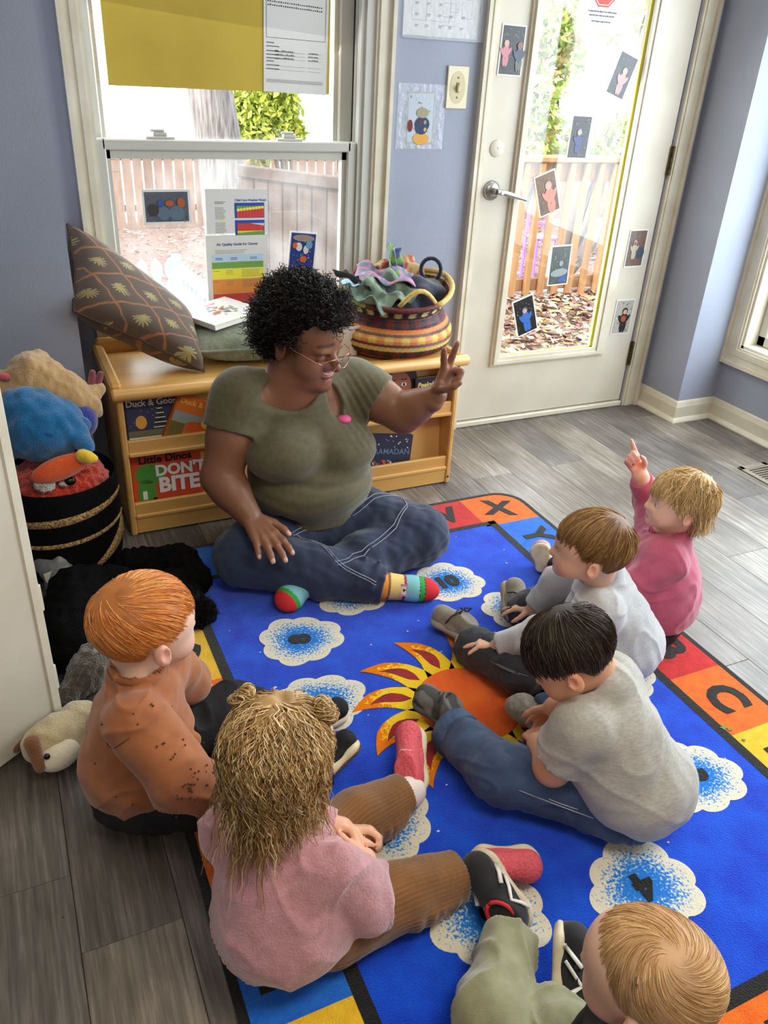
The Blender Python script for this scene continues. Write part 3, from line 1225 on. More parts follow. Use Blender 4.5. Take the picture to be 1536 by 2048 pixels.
def art_duck(q, R):
    rect(q, 0, .003, .177, .003, .055, E_, R)
    rect(q, 1, .003, .177, .055, .160, E_, R)
    for k in range(40):
        a = random.Random(k)
        blob(q, 2, a.uniform(.01, .17), a.uniform(.06, .17), .0012, .0012, 2 * E_, 6, M=R)
    for i in range(5):
        wz = .024 - i * .004
        q.mat = 3
        zz = .062 + i * .015
        q.add([R @ Vector((.105 - wz, zz, 2 * E_)), R @ Vector((.105 + wz, zz, 2 * E_)), R @ Vector((.105, zz + .026, 2 * E_))], [[0, 1, 2]])
        rect(q, 2, .105 - wz, .105 + wz, zz - .001, zz + .002, 3 * E_, R)
    blob(q, 4, .045, .082, .017, .022, 2 * E_, M=R)
    blob(q, 2, .150, .085, .018, .022, 2 * E_, M=R)
    flat_text(q, 'Duck & Goose', .028, .088, .143, 3 * E_, 2, .0006, M=R)
    rect(q, 2, .003, .177, .003, .034, 2 * E_, R)
    flat_text(q, "It's time for Christmas", .019, .093, .019, 3 * E_, 5, .0004, M=R)


FL = flat
book('board book with a snowy night cover and a dark pine tree, upper ledge', .18, .165, .016, lean(.279, SY0 + .040, .294), FL('night', (52, 58, 88)), art_duck,
     [FL('olive', (112, 112, 84)), FL('night', (52, 58, 88)), FL('white', (236, 234, 226)), FL('pine', (44, 54, 50)), FL('amber', (226, 166, 60)), FL('rust', (176, 60, 40))])


def art_pump(q, R):
    rect(q, 0, .004, .156, .0, .165, E_, R)
    rect(q, 1, .004, .156, .06, .11, 2 * E_, R)
    rect(q, 2, .004, .05, .0, .075, 3 * E_, R)
    blob(q, 3, .10, .072, .05, .02, 3 * E_, M=R)
    blob(q, 4, .115, .092, .018, .016, 4 * E_, M=R)
    flat_text(q, 'Duck & Goose', .024, .083, .145, 4 * E_, 4, .0005, M=R)
    flat_text(q, 'FIND A', .017, .095, .040, 4 * E_, 5, .0006, M=R)
    flat_text(q, 'PUMPKIN', .019, .092, .019, 4 * E_, 5, .0006, M=R)


book('orange board book with a pumpkin field cover tilted against its neighbour', .16, .165, .02, lean(.378, SY0 + .018, .318, .05, -.42), FL('pumpkin', (206, 104, 34)), art_pump,
     [FL('pumpkin', (206, 104, 34)), FL('pale_blue', (138, 150, 140)), FL('moss', (112, 96, 40)), FL('deep_orange', (214, 84, 22)), FL('gold', (228, 178, 60)), FL('dark_red', (96, 28, 16))])


def art_dino(q, R):
    blob(q, 1, .058, .118, .046, .034, E_, 24, M=R, p=.8)
    blob(q, 1, .045, .05, .03, .05, E_, 20, M=R, p=.8)
    rect(q, 3, .062, .074, .0, .034, 2 * E_, R)
    rect(q, 2, .030, .044, .03, .06, 2 * E_, R)
    flat_text(q, 'Little Dinos', .036, .112, .166, E_, 3, .0012, M=R)
    flat_text(q, "DON'T", .052, .158, .124, 2 * E_, 2, .0022, M=R)
    flat_text(q, 'BITE', .070, .150, .072, 2 * E_, 2, .003, M=R)


book('red orange board book with big white letters on the lower ledge', .228, .188, .014, lean(.276, SY0 + .042, .074, .08, 0), FL('vermilion', (214, 74, 42)), art_dino,
     [FL('vermilion', (214, 74, 42)), FL('leaf', (76, 148, 58)), FL('white', (236, 234, 226)), FL('black', (26, 24, 24))])


def art_rama(q, R):
    for k in range(26):
        a = random.Random(k + 50)
        blob(q, a.choice((1, 2, 3, 4)), a.uniform(.01, .155), a.uniform(.01, .052), a.uniform(.004, .011), a.uniform(.004, .009), E_ * (1 + (k % 5) * .5), 8, a.uniform(0, 3), R)
    for k in range(16):
        a = random.Random(k + 90)
        blob(q, a.choice((3, 4)), a.uniform(.01, .155), a.uniform(.10, .145), .003, .003, E_, 8, M=R)
    flat_text(q, 'RAMADAN', .030, .084, .085, 2 * E_, 4, .0002, M=R)
    blob(q, 3, .012, .095, .006, .014, 2 * E_, 10, .3, R)


book('navy board book with red flowers on the lower ledge at right', .165, .15, .016, lean(1.105, SY0 + .028, .078, .14, -.14), FL('navy', (38, 40, 62)), art_rama,
     [FL('navy', (38, 40, 62)), FL('poppy', (206, 84, 50)), FL('crimson', (150, 34, 34)), FL('cream', (226, 214, 180)), FL('steel_blue', (104, 130, 158))])


def art_face(q, R):
    blob(q, 1, .09, .125, .075, .066, E_, 24, M=R)
    blob(q, 2, .09, .10, .052, .058, 2 * E_, 24, M=R)
    for s in (-.022, .022):
        blob(q, 3, .09 + s, .108, .010, .007, 3 * E_, 12, M=R)
        blob(q, 1, .09 + s, .108, .005, .006, 4 * E_, 10, M=R)
        rect(q, 1, .09 + s - .012, .09 + s + .012, .124, .128, 3 * E_, R)
    blob(q, 4, .09, .072, .016, .007, 3 * E_, 12, M=R)
    blob(q, 5, .09, .088, .008, .005, 3 * E_, 10, M=R)


book('magenta picture book with a dark haired face, on the upper ledge', .135, .165, .012, lean(1.128, SY0 + .044, .294), FL('magenta', (200, 66, 108)), art_face,
     [FL('magenta', (200, 66, 108)), FL('black', (26, 24, 24)), FL('brown_skin', (150, 86, 60)), FL('white', (236, 234, 226)), FL('lip_red', (160, 50, 50)), FL('brown_dark', (118, 62, 42))])


def art_peek(q, R):
    rect(q, 1, .004, .124, .0, .085, E_, R)
    rect(q, 0, .004, .124, .085, .118, E_, R)
    flat_text(q, 'Peekaboo', .024, .008, .101, 2 * E_, 2, .0008, align='LEFT', shear=.2, M=R)


book('dark board book with yellow script and a purple lower cover, behind the raised hand', .128, .126, .022, lean(1.283, SY0 + .034, .294, .08, .02), FL('plum_black', (42, 34, 46)), art_peek,
     [FL('plum_black', (42, 34, 46)), FL('violet', (84, 74, 140)), FL('butter', (232, 206, 120))])


# the white book lying on the green cushion
def art_white(q, R):
    for k in range(34):
        a = random.Random(k + 7)
        cc = a.choice((1, 2, 3, 4))
        blob(q, cc, .115 + a.gauss(0, .026), .115 + a.gauss(0, .022), a.uniform(.004, .014), a.uniform(.003, .008), E_ * (1 + (k % 6) * .4), 7, a.uniform(0, 3), R)
    flat_text(q, 'little', .024, .12, .185, E_, 5, .0004, M=R)


_a, _b_, _d = FZ(430, 651, .627), FZ(507, 626, .640), FZ(355, 615, .627)
book('white board book lying flat on the green cushion', .215, .22, .018, frame_m(_a, _b_ - _a, _d - _a), FL('cover_white', (232, 230, 226)), art_white,
     [FL('cover_white', (232, 230, 226)), FL('sky', (120, 150, 200)), FL('ochre', (206, 160, 70)), FL('russet', (180, 100, 70)), FL('sage', (170, 170, 120)), FL('rose', (190, 110, 110))])


# ------------------------------------------------------------------ pillows
def pillow(name, label, A, B, C, D, thick, m, n=34, pinch=.07, seam=None, disp=None, pw=4):
    A, B, C, D = [np.array(x) for x in (A, B, C, D)]
    ctr = (A + B + C + D) / 4
    nrm = unit(np.cross(B - A, D - A))
    u = np.linspace(-1, 1, n)
    U, Vv = np.meshgrid(u, u, indexing='ij')
    s, t = (U + 1) / 2, (Vv + 1) / 2
    ed = 1 - pinch * (1 - np.abs(U * Vv)) * (np.maximum(np.abs(U), np.abs(Vv))) ** 4
    base = ((1 - s) * (1 - t))[..., None] * A + (s * (1 - t))[..., None] * B + (s * t)[..., None] * C + ((1 - s) * t)[..., None] * D
    base = ctr + (base - ctr) * ed[..., None]
    hgt = thick * ((1 - np.abs(U) ** pw) * (1 - np.abs(Vv) ** pw)) ** .5 * (1 - .12 * (U ** 2 + Vv ** 2))
    top = base + nrm * hgt[..., None]
    bot = base - nrm * (hgt * .8)[..., None]
    vs = np.concatenate([top.reshape(-1, 3), bot.reshape(-1, 3)])
    g = np.arange(n * n).reshape(n, n)
    f1 = np.stack([g[:-1, :-1], g[1:, :-1], g[1:, 1:], g[:-1, 1:]], -1).reshape(-1, 4)
    f2 = f1[:, ::-1] + n * n
    if disp is not None:
        vs = vs + np.concatenate([np.tile(nrm, (n * n, 1)), -np.tile(nrm, (n * n, 1))]) * disp(vs)[:, None]
    uv = np.concatenate([np.stack([s, t, hgt * 0], -1).reshape(-1, 3)] * 2)
    o = empty(name, ctr, label=label, cat='pillow')
    link('cover', fast_mesh(name, vs - ctr, np.concatenate([f1, f2]), m, True, None, uv), o)
    rim = [base[i, 0] for i in range(n)] + [base[n - 1, i] for i in range(1, n)] + [base[n - 1 - i, n - 1] for i in range(1, n)] + [base[0, n - 1 - i] for i in range(1, n)]
    q = MB()
    q.tube([Vector(p - ctr) for p in rim], .0045, 6, False)
    q.build('piping', seam or m, o, smooth=True)
    return o


# brown cover: palm sprigs inside a trellis, drawn from the cover's own coordinates
def pillow_mat():
    m = bpy.data.materials.new('palm_print')
    m.use_nodes = True
    nt = m.node_tree
    N, L = nt.nodes, nt.links
    b = N['Principled BSDF']
    b.inputs['Roughness'].default_value = .7
    b.inputs['Sheen Weight'].default_value = .2
    at = N.new('ShaderNodeAttribute')
    at.attribute_name = 'Col'

    def vm(op, a, bb=None):
        n = N.new('ShaderNodeVectorMath')
        n.operation = op
        for i, x in enumerate((a, bb)):
            if x is None:
                continue
            if isinstance(x, tuple):
                n.inputs[i].default_value = x
            else:
                L.new(x, n.inputs[i])
        return n.outputs[0]

    def mm(op, a, bb=None):
        n = N.new('ShaderNodeMath')
        n.operation = op
        for i, x in enumerate((a, bb)):
            if x is None:
                continue
            if isinstance(x, (int, float)):
                n.inputs[i].default_value = x
            else:
                L.new(x, n.inputs[i])
        return n.outputs[0]
    nz = N.new('ShaderNodeTexNoise')
    nz.inputs['Scale'].default_value = 5
    L.new(at.outputs['Vector'], nz.inputs['Vector'])
    warp = vm('ADD', at.outputs['Vector'], vm('MULTIPLY', vm('SUBTRACT', nz.outputs['Color'], (.5, .5, .5)), (.10, .10, 0)))
    rot = N.new('ShaderNodeMapping')
    rot.inputs['Rotation'].default_value = (0, 0, .6)
    rot.inputs['Scale'].default_value = (3.6, 3.6, 1)
    L.new(warp, rot.inputs[0])
    fr = vm('SUBTRACT', vm('FRACTION', rot.outputs[0]), (.5, .5, 0))
    sx = N.new('ShaderNodeSeparateXYZ')
    L.new(fr, sx.inputs[0])
    ax, ay = mm('ABSOLUTE', sx.outputs[0]), mm('ABSOLUTE', sx.outputs[1])
    line = mm('GREATER_THAN', mm('MAXIMUM', ax, ay), .466)
    # sprig: petals around each cell's centre
    ang = mm('ARCTAN2', sx.outputs[1], sx.outputs[0])
    rad = mm('SQRT', mm('ADD', mm('MULTIPLY', ax, ax), mm('MULTIPLY', ay, ay)))
    pet = mm('ADD', mm('MULTIPLY', mm('ABSOLUTE', mm('SINE', mm('MULTIPLY', ang, 6.5))), .19), .07)
    spr = mm('MULTIPLY', mm('LESS_THAN', rad, pet), mm('GREATER_THAN', mm('ADD', sx.outputs[1], .12), 0))
    c0 = N.new('ShaderNodeMix')
    c0.data_type = 'RGBA'
    c0.inputs['A'].default_value = _rgba(srgb(84, 68, 56))
    c0.inputs['B'].default_value = _rgba(srgb(156, 142, 92))
    L.new(spr, c0.inputs['Factor'])
    c1 = N.new('ShaderNodeMix')
    c1.data_type = 'RGBA'
    L.new(c0.outputs['Result'], c1.inputs['A'])
    c1.inputs['B'].default_value = _rgba(srgb(150, 98, 62))
    L.new(line, c1.inputs['Factor'])
    L.new(c1.outputs['Result'], b.inputs['Base Color'])
    return m


m_brownseam = mat('brown_piping', srgb(70, 52, 40), .7)
pillow('throw_pillow', 'brown pillow with green palm sprigs and an orange trellis leaning by the window', (.215, 2.795, .905), (.565, 2.75, .60), (.545, 2.475, .500), (.180, 2.545, .70), .095, pillow_mat(), seam=m_brownseam, pinch=.07, pw=5)
m_green = mat('quilted_green', srgb(138, 142, 116), .8, base2=srgb(112, 118, 94), vscale=26, contrast=.3, bump=.35, bscale=60, sheen=.3)
pillow('green_cushion', 'sage green quilted cushion lying on the bench under the white book', (.54, 2.765, .562), (.93, 2.76, .562), (.96, 2.44, .556), (.53, 2.50, .556), .062, m_green, pinch=.05, disp=lambda v: .0028 * np.sin(v[:, 0] * 190 + 4 * np.sin(v[:, 1] * 70)) * np.cos(v[:, 1] * 90))

# ------------------------------------------------------------------ woven basket of scarves
BX, BY, BZ = 1.262, 2.572, .494
wb = empty('woven_basket', (BX, BY, BZ), label='round woven basket striped orange, yellow and maroon on the bench end', cat='basket')
mar, mar2, orr, yel, lim_, blk, crm = [np.array(srgb(*c)) for c in ((104, 34, 40), (58, 34, 40), (226, 132, 52), (230, 190, 84), (206, 200, 130), (42, 34, 38), (222, 204, 160))]
prof = [(.145, .0), (.175, .008), (.198, .028), (.208, .055), (.205, .082), (.190, .108), (.172, .130), (.165, .148), (.172, .168), (.186, .186), (.196, .198)]
rows, seg = 54, 132
pz = np.linspace(0, 1, len(prof))
rr = np.interp(np.linspace(0, 1, rows), pz, [p[0] for p in prof])
zz = np.interp(np.linspace(0, 1, rows), pz, [p[1] for p in prof])
vs, cs = [], []
band = [(0, .06, (orr, yel)), (.06, .10, (mar, blk)), (.10, .13, (orr, orr)), (.13, .26, (mar, blk)), (.26, .32, (lim_, yel)), (.32, .35, (mar, mar)), (.35, .44, (orr, yel)), (.44, .48, (blk, mar)), (.48, .53, (orr, orr)), (.53, .74, (mar2, mar)), (.74, .86, (lim_, blk)), (.86, .93, (mar, mar2)), (.93, 1.01, (crm, yel))]
for i in range(rows):
    t = i / (rows - 1)
    for k in range(seg):
        a = 2 * math.pi * k / seg
        saddle = (.030 * math.cos(a - .15) + .016 * math.cos(2 * (a - .3))) * t ** 2
        rb = .0022 * (1 if k % 2 else -1) + .0016 * math.sin(i * 1.6)
        vs.append(((rr[i] + rb) * math.cos(a), (rr[i] + rb) * math.sin(a), zz[i] + saddle))
        for lo_, hi_, cc in band:
            if lo_ <= t < hi_:
                c = cc[(k // 3) % 2]
                if t < .5 and math.cos(a - math.radians(215)) > .35 and cc[0] is not mar:
                    c = c * .85 + crm * .15
                cs.append(c)
                break
fs = np.array([[i * seg + k, i * seg + (k + 1) % seg, (i + 1) * seg + (k + 1) % seg, (i + 1) * seg + k] for i in range(rows - 1) for k in range(seg)])
m_weave = mat('woven_straw', attr='Col', rough=.55, bump=.2, bscale=200)
link('basket_wall', fast_mesh('basket_wall', vs, fs, m_weave, True, None, np.array(cs)), wb)
MB().lathe([(0, .004), (.15, .004)], 40).build('basket_floor', mat('straw_dark', srgb(88, 50, 40), .7), wb)
# wrapped rim in coloured lengths
m_rimy, m_rimr, m_rimg = mat('rim_straw', srgb(214, 178, 98), .6, bump=.3, bscale=90), mat('rim_maroon', srgb(96, 32, 34), .6, bump=.3, bscale=90), mat('rim_green', srgb(150, 152, 70), .6, bump=.3, bscale=90)


def rimpt(a, dr=0., dz=0.):
    s = (.030 * math.cos(a - .15) + .016 * math.cos(2 * (a - .3)))
    return ((.198 + dr) * math.cos(a), (.198 + dr) * math.sin(a), .200 + s + dz)


for a0, a1, mm_ in ((-70, 40, m_rimy), (40, 120, m_rimr), (120, 175, m_rimg), (175, 215, m_rimg), (215, 290, m_rimr)):
    MB().tube([rimpt(math.radians(a0 + (a1 - a0) * k / 14)) for k in range(15)], .0095, 8).build('rim', mm_, wb, smooth=True)
MB().tube([rimpt(math.radians(248 + 40 * k / 8), -.004, .012 + .052 * math.sin(math.pi * k / 8)) for k in range(9)], .0085, 8).build('handle', m_rimy, wb, smooth=True)
MB().tube([rimpt(math.radians(78 + 50 * k / 8), 0, .012 + .05 * math.sin(math.pi * k / 8)) for k in range(9)], .0085, 8).build('handle', m_rimr, wb, smooth=True)


def cloth(name, label, cx, cy, cz, w, d, m, seed, amp=.02, tilt=(0, 0, 0), n=26, thick=.004, fold=3.0):
    u = np.linspace(-1, 1, n)
    U, Vv = np.meshgrid(u, u, indexing='ij')
    P = np.stack([U * w / 2, Vv * d / 2, amp * np.sin(U * fold * 1.9 + seed + .8 * np.sin(Vv * 3)) * .8 + amp * .6 * np.sin(Vv * fold * 1.3 + seed * 2.1 + U)], -1).reshape(-1, 3)
    P += np.stack([wob(P * 3, 4, seed % 4)] * 3, -1) * amp * np.array([.4, .4, .25])
    E = np.array(Matrix.Rotation(tilt[2], 3, 'Z') @ Matrix.Rotation(tilt[1], 3, 'Y') @ Matrix.Rotation(tilt[0], 3, 'X'))
    P = P @ E.T
    g = np.arange(n * n).reshape(n, n)
    f1 = np.stack([g[:-1, :-1], g[1:, :-1], g[1:, 1:], g[:-1, 1:]], -1).reshape(-1, 4)
    nn = vert_normals(P, f1)
    vs = np.concatenate([P, P - nn * thick])
    e = np.concatenate([g[:, 0], g[-1, 1:], g[::-1, -1][1:], g[0, ::-1][1:]])
    side = np.stack([e[:-1], e[:-1] + n * n, e[1:] + n * n, e[1:]], -1)
    o = link(name, fast_mesh(name, vs, np.concatenate([f1, f1[:, ::-1] + n * n, side]), m, True), None, (cx, cy, cz))
    return tag(o, label, 'scarf', 'scarves in the woven basket')


def print_mat(name, c1, c2, sc=30, c3=None):
    return mat(name, srgb(*c1), .75, base2=srgb(*c2), vscale=sc, contrast=.85, sheen=.3, vdetail=1)


# a dark heap fills the basket, coloured scarves on top
hs = SD()
hs.el((BX, BY, BZ + .12), (.152, .150, .085), k=.01)
hs.el((BX + .09, BY - .01, BZ + .195), (.085, .09, .05), k=.03)
hs.el((BX - .06, BY + .02, BZ + .185), (.10, .11, .035), k=.03)
o = sd_obj('navy_scarf', hs, mat('navy_cloth', srgb(24, 26, 44), .85, base2=srgb(34, 38, 62), vscale=14, sheen=.4), None, .006, lambda v: .007 * wob(v, 11, 1))
tag(o, 'navy scarf heaped at the bottom of the woven basket', 'scarf', 'scarves in the woven basket')
cloth('green_scarf', 'pale green scarf folded at the front of the woven basket', BX - .085, BY - .085, BZ + .222, .20, .15, print_mat('mint_print', (120, 142, 120), (72, 92, 78), 22), 2, .020, (.35, -.12, .4))
cloth('pink_scarf', 'pink and lilac patterned scarf lying across the woven basket', BX - .04, BY + .01, BZ + .252, .20, .13, print_mat('pink_print', (190, 130, 160), (110, 128, 150), 40), 5, .016, (.15, .1, -.3))
cloth('camouflage_scarf', 'lime and blue patterned scarf standing up in the woven basket', BX + .02, BY + .05, BZ + .285, .07, .14, print_mat('lime_print', (130, 168, 90), (70, 84, 140), 26), 9, .012, (.9, .5, .2), fold=4)
cloth('red_scarf', 'red and cream scarf at the back of the woven basket', BX + .06, BY + .10, BZ + .255, .17, .10, print_mat('red_print', (160, 62, 46), (196, 168, 110), 24), 4, .014, (.5, .0, .1))
cloth('black_scarf', 'black scarf along the left rim of the woven basket', BX - .125, BY + .03, BZ + .235, .10, .20, mat('black_cloth', srgb(30, 32, 30), .8), 7, .012, (.1, .3, .3))
cloth('sky_scarf', 'pale blue scarf hanging over the left rim of the woven basket', BX - .165, BY - .01, BZ + .232, .12, .06, print_mat('sky_print', (170, 205, 225), (130, 160, 170), 30), 3, .008, (.1, .35, .5))
MB().tube([(BX + .145 + .030 * math.sin(t), BY + .02 - .02 * math.sin(t), BZ + .262 + .040 * math.cos(t)) for t in [k * math.pi / 9 for k in range(19)]], .0075, 7).build('navy_strap', MATS['navy_cloth'], smooth=True)
tag(bpy.data.objects['navy_strap'], 'navy fabric loop standing up at the right of the woven basket', 'strap')
# white plastic bin
t = empty('plastic_bin', (1.03, 2.60, .494), label='small white plastic bin beside the woven basket', cat='bin')
q = MB()
for sx, (a0, a1) in enumerate(((-1, 1),)):
    pass
def _bin(q, w0, d0, w1, d1, h, th):
    for (ax, sgn) in (('x', -1), ('x', 1), ('y', -1), ('y', 1)):
        if ax == 'x':
            q.add([(sgn * w0, -d0, 0), (sgn * w0, d0, 0), (sgn * w1, d1, h), (sgn * w1, -d1, h), (sgn * (w0 - th), -d0, 0), (sgn * (w0 - th), d0, 0), (sgn * (w1 - th), d1, h), (sgn * (w1 - th), -d1, h)], [[0, 1, 2, 3], [7, 6, 5, 4], [3, 2, 6, 7], [0, 3, 7, 4], [1, 5, 6, 2]])
        else:
            q.add([(-w0, sgn * d0, 0), (w0, sgn * d0, 0), (w1, sgn * d1, h), (-w1, sgn * d1, h), (-w0, sgn * (d0 - th), 0), (w0, sgn * (d0 - th), 0), (w1, sgn * (d1 - th), h), (-w1, sgn * (d1 - th), h)], [[0, 1, 2, 3], [7, 6, 5, 4], [3, 2, 6, 7], [0, 3, 7, 4], [1, 5, 6, 2]])
_bin(q, .062, .092, .072, .104, .105, .003)
q.box(-.06, .06, -.09, .09, 0, .003)
q.build('bin_body', m_white, t)
q = MB()
for a in ((-.078, .078, -.110, -.103), (-.078, .078, .103, .110), (-.078, -.071, -.11, .11), (.071, .078, -.11, .11)):
    q.bbox(a[0], a[1], a[2], a[3], .099, .109, .002)
q.build('bin_rim', m_white, t)

# ------------------------------------------------------------------ papers and photographs on wall, window and door
m_paper = mat('paper', srgb(214, 212, 208), .6)
m_photo = mat('photo_paper', srgb(226, 226, 222), .3)


def sheet(name, label, cat, pts, y, art, mats, border=.0, group=None, z=.0012):
    """flat print on a wall: pts TL, TR, BR, BL as (x, z)"""
    tl, tr, br, bl = [Vector((p[0], 0, p[1])) for p in pts]
    w = ((tr - tl).length + (br - bl).length) / 2
    h = ((tl - bl).length + (tr - br).length) / 2
    c = (tl + tr + br + bl) / 4
    ex = ((tr - tl) + (br - bl)).normalized()
    ey = ((tl - bl) + (tr - br)).normalized()
    M = frame_m((c.x, y, c.z), ex, ey)     # z of M points to -y (into the room)
    if M.col[2][1] > 0:
        M = frame_m((c.x, y, c.z), ex, ey)
    o = empty(name, (c.x, y, c.z), label=label, cat=cat, group=group)
    R = M.to_3x3().to_4x4()
    q = MB()
    q.box(-w / 2, w / 2, -h / 2, h / 2, 0, z, R)
    q.build('paper' if cat != 'photo' else 'print_base', mats[0], o)
    q = MB()
    art(q, R, w, h, z)
    q.build('print', mats, o)
    return o


def bars(q, R, mi, x0, x1, y, n, step, z, hgt=.0016, seed=0, ragged=.25):
    a = random.Random(seed)
    for k in range(n):
        rect(q, mi, x0, x0 + (x1 - x0) * (1 - a.random() * ragged), y - k * step, y - k * step + hgt, z, R)


inks = {'grey': (120, 118, 116), 'dark': (52, 52, 54), 'blue': (34, 72, 160), 'red': (206, 62, 52), 'yellow': (236, 224, 62), 'green': (112, 162, 70), 'orange': (226, 142, 60), 'purple': (132, 96, 190), 'pale': (182, 206, 226), 'navy2': (40, 60, 120)}
I = {k: flat(k, v) for k, v in inks.items()}


def art_weather(q, R, w, h, z):
    e = .0004
    x0, x1 = -.01, w * .44
    flat_text(q, 'Child Care Weather Watch', .0098, (x0 + x1) / 2 + .004, h * .25, z + e, 1, .0003, spacing=1.0, M=R)
    for yy, mode in ((.032, 0), (-.025, 1)):
        top = yy - .004
        rect(q, 1, x0, x1, top - .050, top, z + e, R)
        n = 9 if mode == 0 else 16
        for k in range(n):
            xa = x0 + .008 + (x1 - x0 - .009) * k / n
            xb = xa + (x1 - x0 - .009) / n * .88
            ba, tp = top - .0485, top - .0105
            if mode == 0:
                f = .55 + .25 * k / n
                rect(q, 2, xa, xb, ba, ba + (tp - ba) * f, z + 2 * e, R)
                rect(q, 3, xa, xb, ba + (tp - ba) * f, ba + (tp - ba) * (f + .22), z + 2 * e, R)
                rect(q, 4, xa, xb, ba + (tp - ba) * (f + .22), max(ba + (tp - ba) * (f + .22), tp), z + 2 * e, R)
            else:
                f = 1 - .45 * max(0, k - 7) / n
                rect(q, 0, xa, xb, ba, tp, z + 2 * e, R)
                rect(q, 2, xa, xb, ba, ba + (tp - ba) * f, z + 3 * e, R)
                rect(q, 3, xa, xb, ba, ba + (tp - ba) * .34, z + 4 * e, R)
                rect(q, 4, xa, xb, ba, ba + (tp - ba) * (.17 + .01 * k % 3), z + 5 * e, R)
    bars(q, R, 5, -w * .36, -w * .18, .030, 2, .005, z + e, .0022, 1)
    bars(q, R, 5, -w * .36, -w * .18, .012, 9, .0045, z + e, .0014, 2)
    bars(q, R, 5, -w * .36, -w * .18, -.038, 8, .0045, z + e, .0014, 3)
    blob(q, 3, -w * .24, -.028, .004, .005, z + e, 10, M=R)


GY = WY + .0265
sheet('weather_chart', 'white sheet headed Child Care Weather Watch with red and yellow bar charts', 'poster', ((.668, .995), (.886, .996), (.884, .849), (.666, .852)), GY, art_weather, [m_paper, I['blue'], I['red'], I['yellow'], I['green'], I['grey']])


def art_ozone(q, R, w, h, z):
    e = .0004
    flat_text(q, 'Air Quality Guide for Ozone', .0125, .0, h * .39, z + e, 6, .0003, M=R)
    bars(q, R, 7, -w * .36, w * .40, h * .32, 3, .0052, z + e, .0012, 5, .5)
    y = h * .27
    for mi, hh in ((5, .024), (4, .022), (3, .036), (2, .050), (1, .044), (8, .056)):
        rect(q, mi, -w * .42, w * .42, y - hh, y, z + e, R)
        if mi != 5:
            bars(q, R, 7, -w * .40, -w * .30, y - .008, 1, .005, z + 2 * e, .0018, mi)
            bars(q, R, 7, -w * .20, -w * .06, y - .008, 3 if hh > .03 else 1, .006, z + 2 * e, .0013, mi + 3)
            bars(q, R, 7, w * .06, w * .40, y - .007, 5 if hh > .03 else 1, .0055, z + 2 * e, .0013, mi + 9)
        else:
            for xx in (-.36, -.12, .2):
                bars(q, R, 6, w * xx, w * (xx + .12), y - .012, 2, .005, z + 2 * e, .0018, 4)
        y -= hh + .001


sheet('air_quality_guide', 'white sheet headed Air Quality Guide for Ozone with rainbow colour bands', 'poster', ((.662, .846), (.884, .846), (.880, .555), (.658, .555)), GY, art_ozone, [m_paper, I['red'], I['orange'], I['yellow'], I['green'], I['pale'], I['navy2'], I['grey'], I['purple']])

# yellow poster with the form
m_card = mat('yellow_card', srgb(192, 166, 58), .7, base2=srgb(182, 154, 50), vscale=4)


def art_none(q, R, w, h, z):
    rect(q, 0, -w / 2, w / 2, -h / 2, h / 2, z + .0002, R)


sheet('yellow_poster', 'large blank yellow poster board hung over the upper window pane', 'poster', ((.395, 1.86), (1.118, 1.86), (1.117, 1.290), (.395, 1.293)), WY + .052, art_none, [m_card])


def art_form(q, R, w, h, z):
    e = .0004
    x0, x1 = -w * .46, w * .46
    for a in ((x0, x1, .0, .0012), (x0, x0 + .0012, .0, .24), (x1 - .0012, x1, .0, .24)):
        rect(q, 1, a[0], a[1], -h / 2 + .155 + a[2], -h / 2 + .155 + a[3], z + e, R)
    yb = -h / 2
    for k, yy in enumerate((.140, .130, .117, .107, .097, .088, .077, .066)):
        rect(q, 1, x0, x0 + w * (.12 if k in (0, 5) else .2), yb + yy, yb + yy + .0022, z + e, R)
        if k in (2, 3, 4, 6, 7):
            rect(q, 2, x0 + .028, x0 + w * .6, yb + yy - .0008, yb + yy, z + e, R)
            rect(q, 2, x0 + w * .64, x0 + w * .86, yb + yy - .0008, yb + yy, z + e, R)
        if k in (2, 3, 4):
            a = random.Random(k)
            for j in range(12):
                xx = x0 + .030 + j * .0055
                rect(q, 1, xx, xx + .0035, yb + yy, yb + yy + a.uniform(.002, .005), z + e, R)
            for j in range(7):
                xx = x0 + w * .66 + j * .005
                rect(q, 1, xx, xx + .003, yb + yy, yb + yy + a.uniform(.002, .004), z + e, R)
    bars(q, R, 2, x0, x1, yb + .036, 3, .0036, z + e, .0013, 4, .1)
    for r in range(2):
        a = random.Random(r + 8)
        for j in range(26):
            xx = x0 + .004 + j * .0072
            rect(q, 1, xx, xx + .0045, yb + .243 + r * .010 - .0002 * j, yb + .2445 + r * .010 - .0002 * j + a.uniform(.001, .003), z + e, R)


sheet('incident_form', 'white printed form with handwriting pinned on the yellow poster', 'paper', ((.888, 1.60), (1.108, 1.59), (1.108, 1.291), (.889, 1.290)), WY + .0495, art_form, [m_paper, I['dark'], I['grey']])


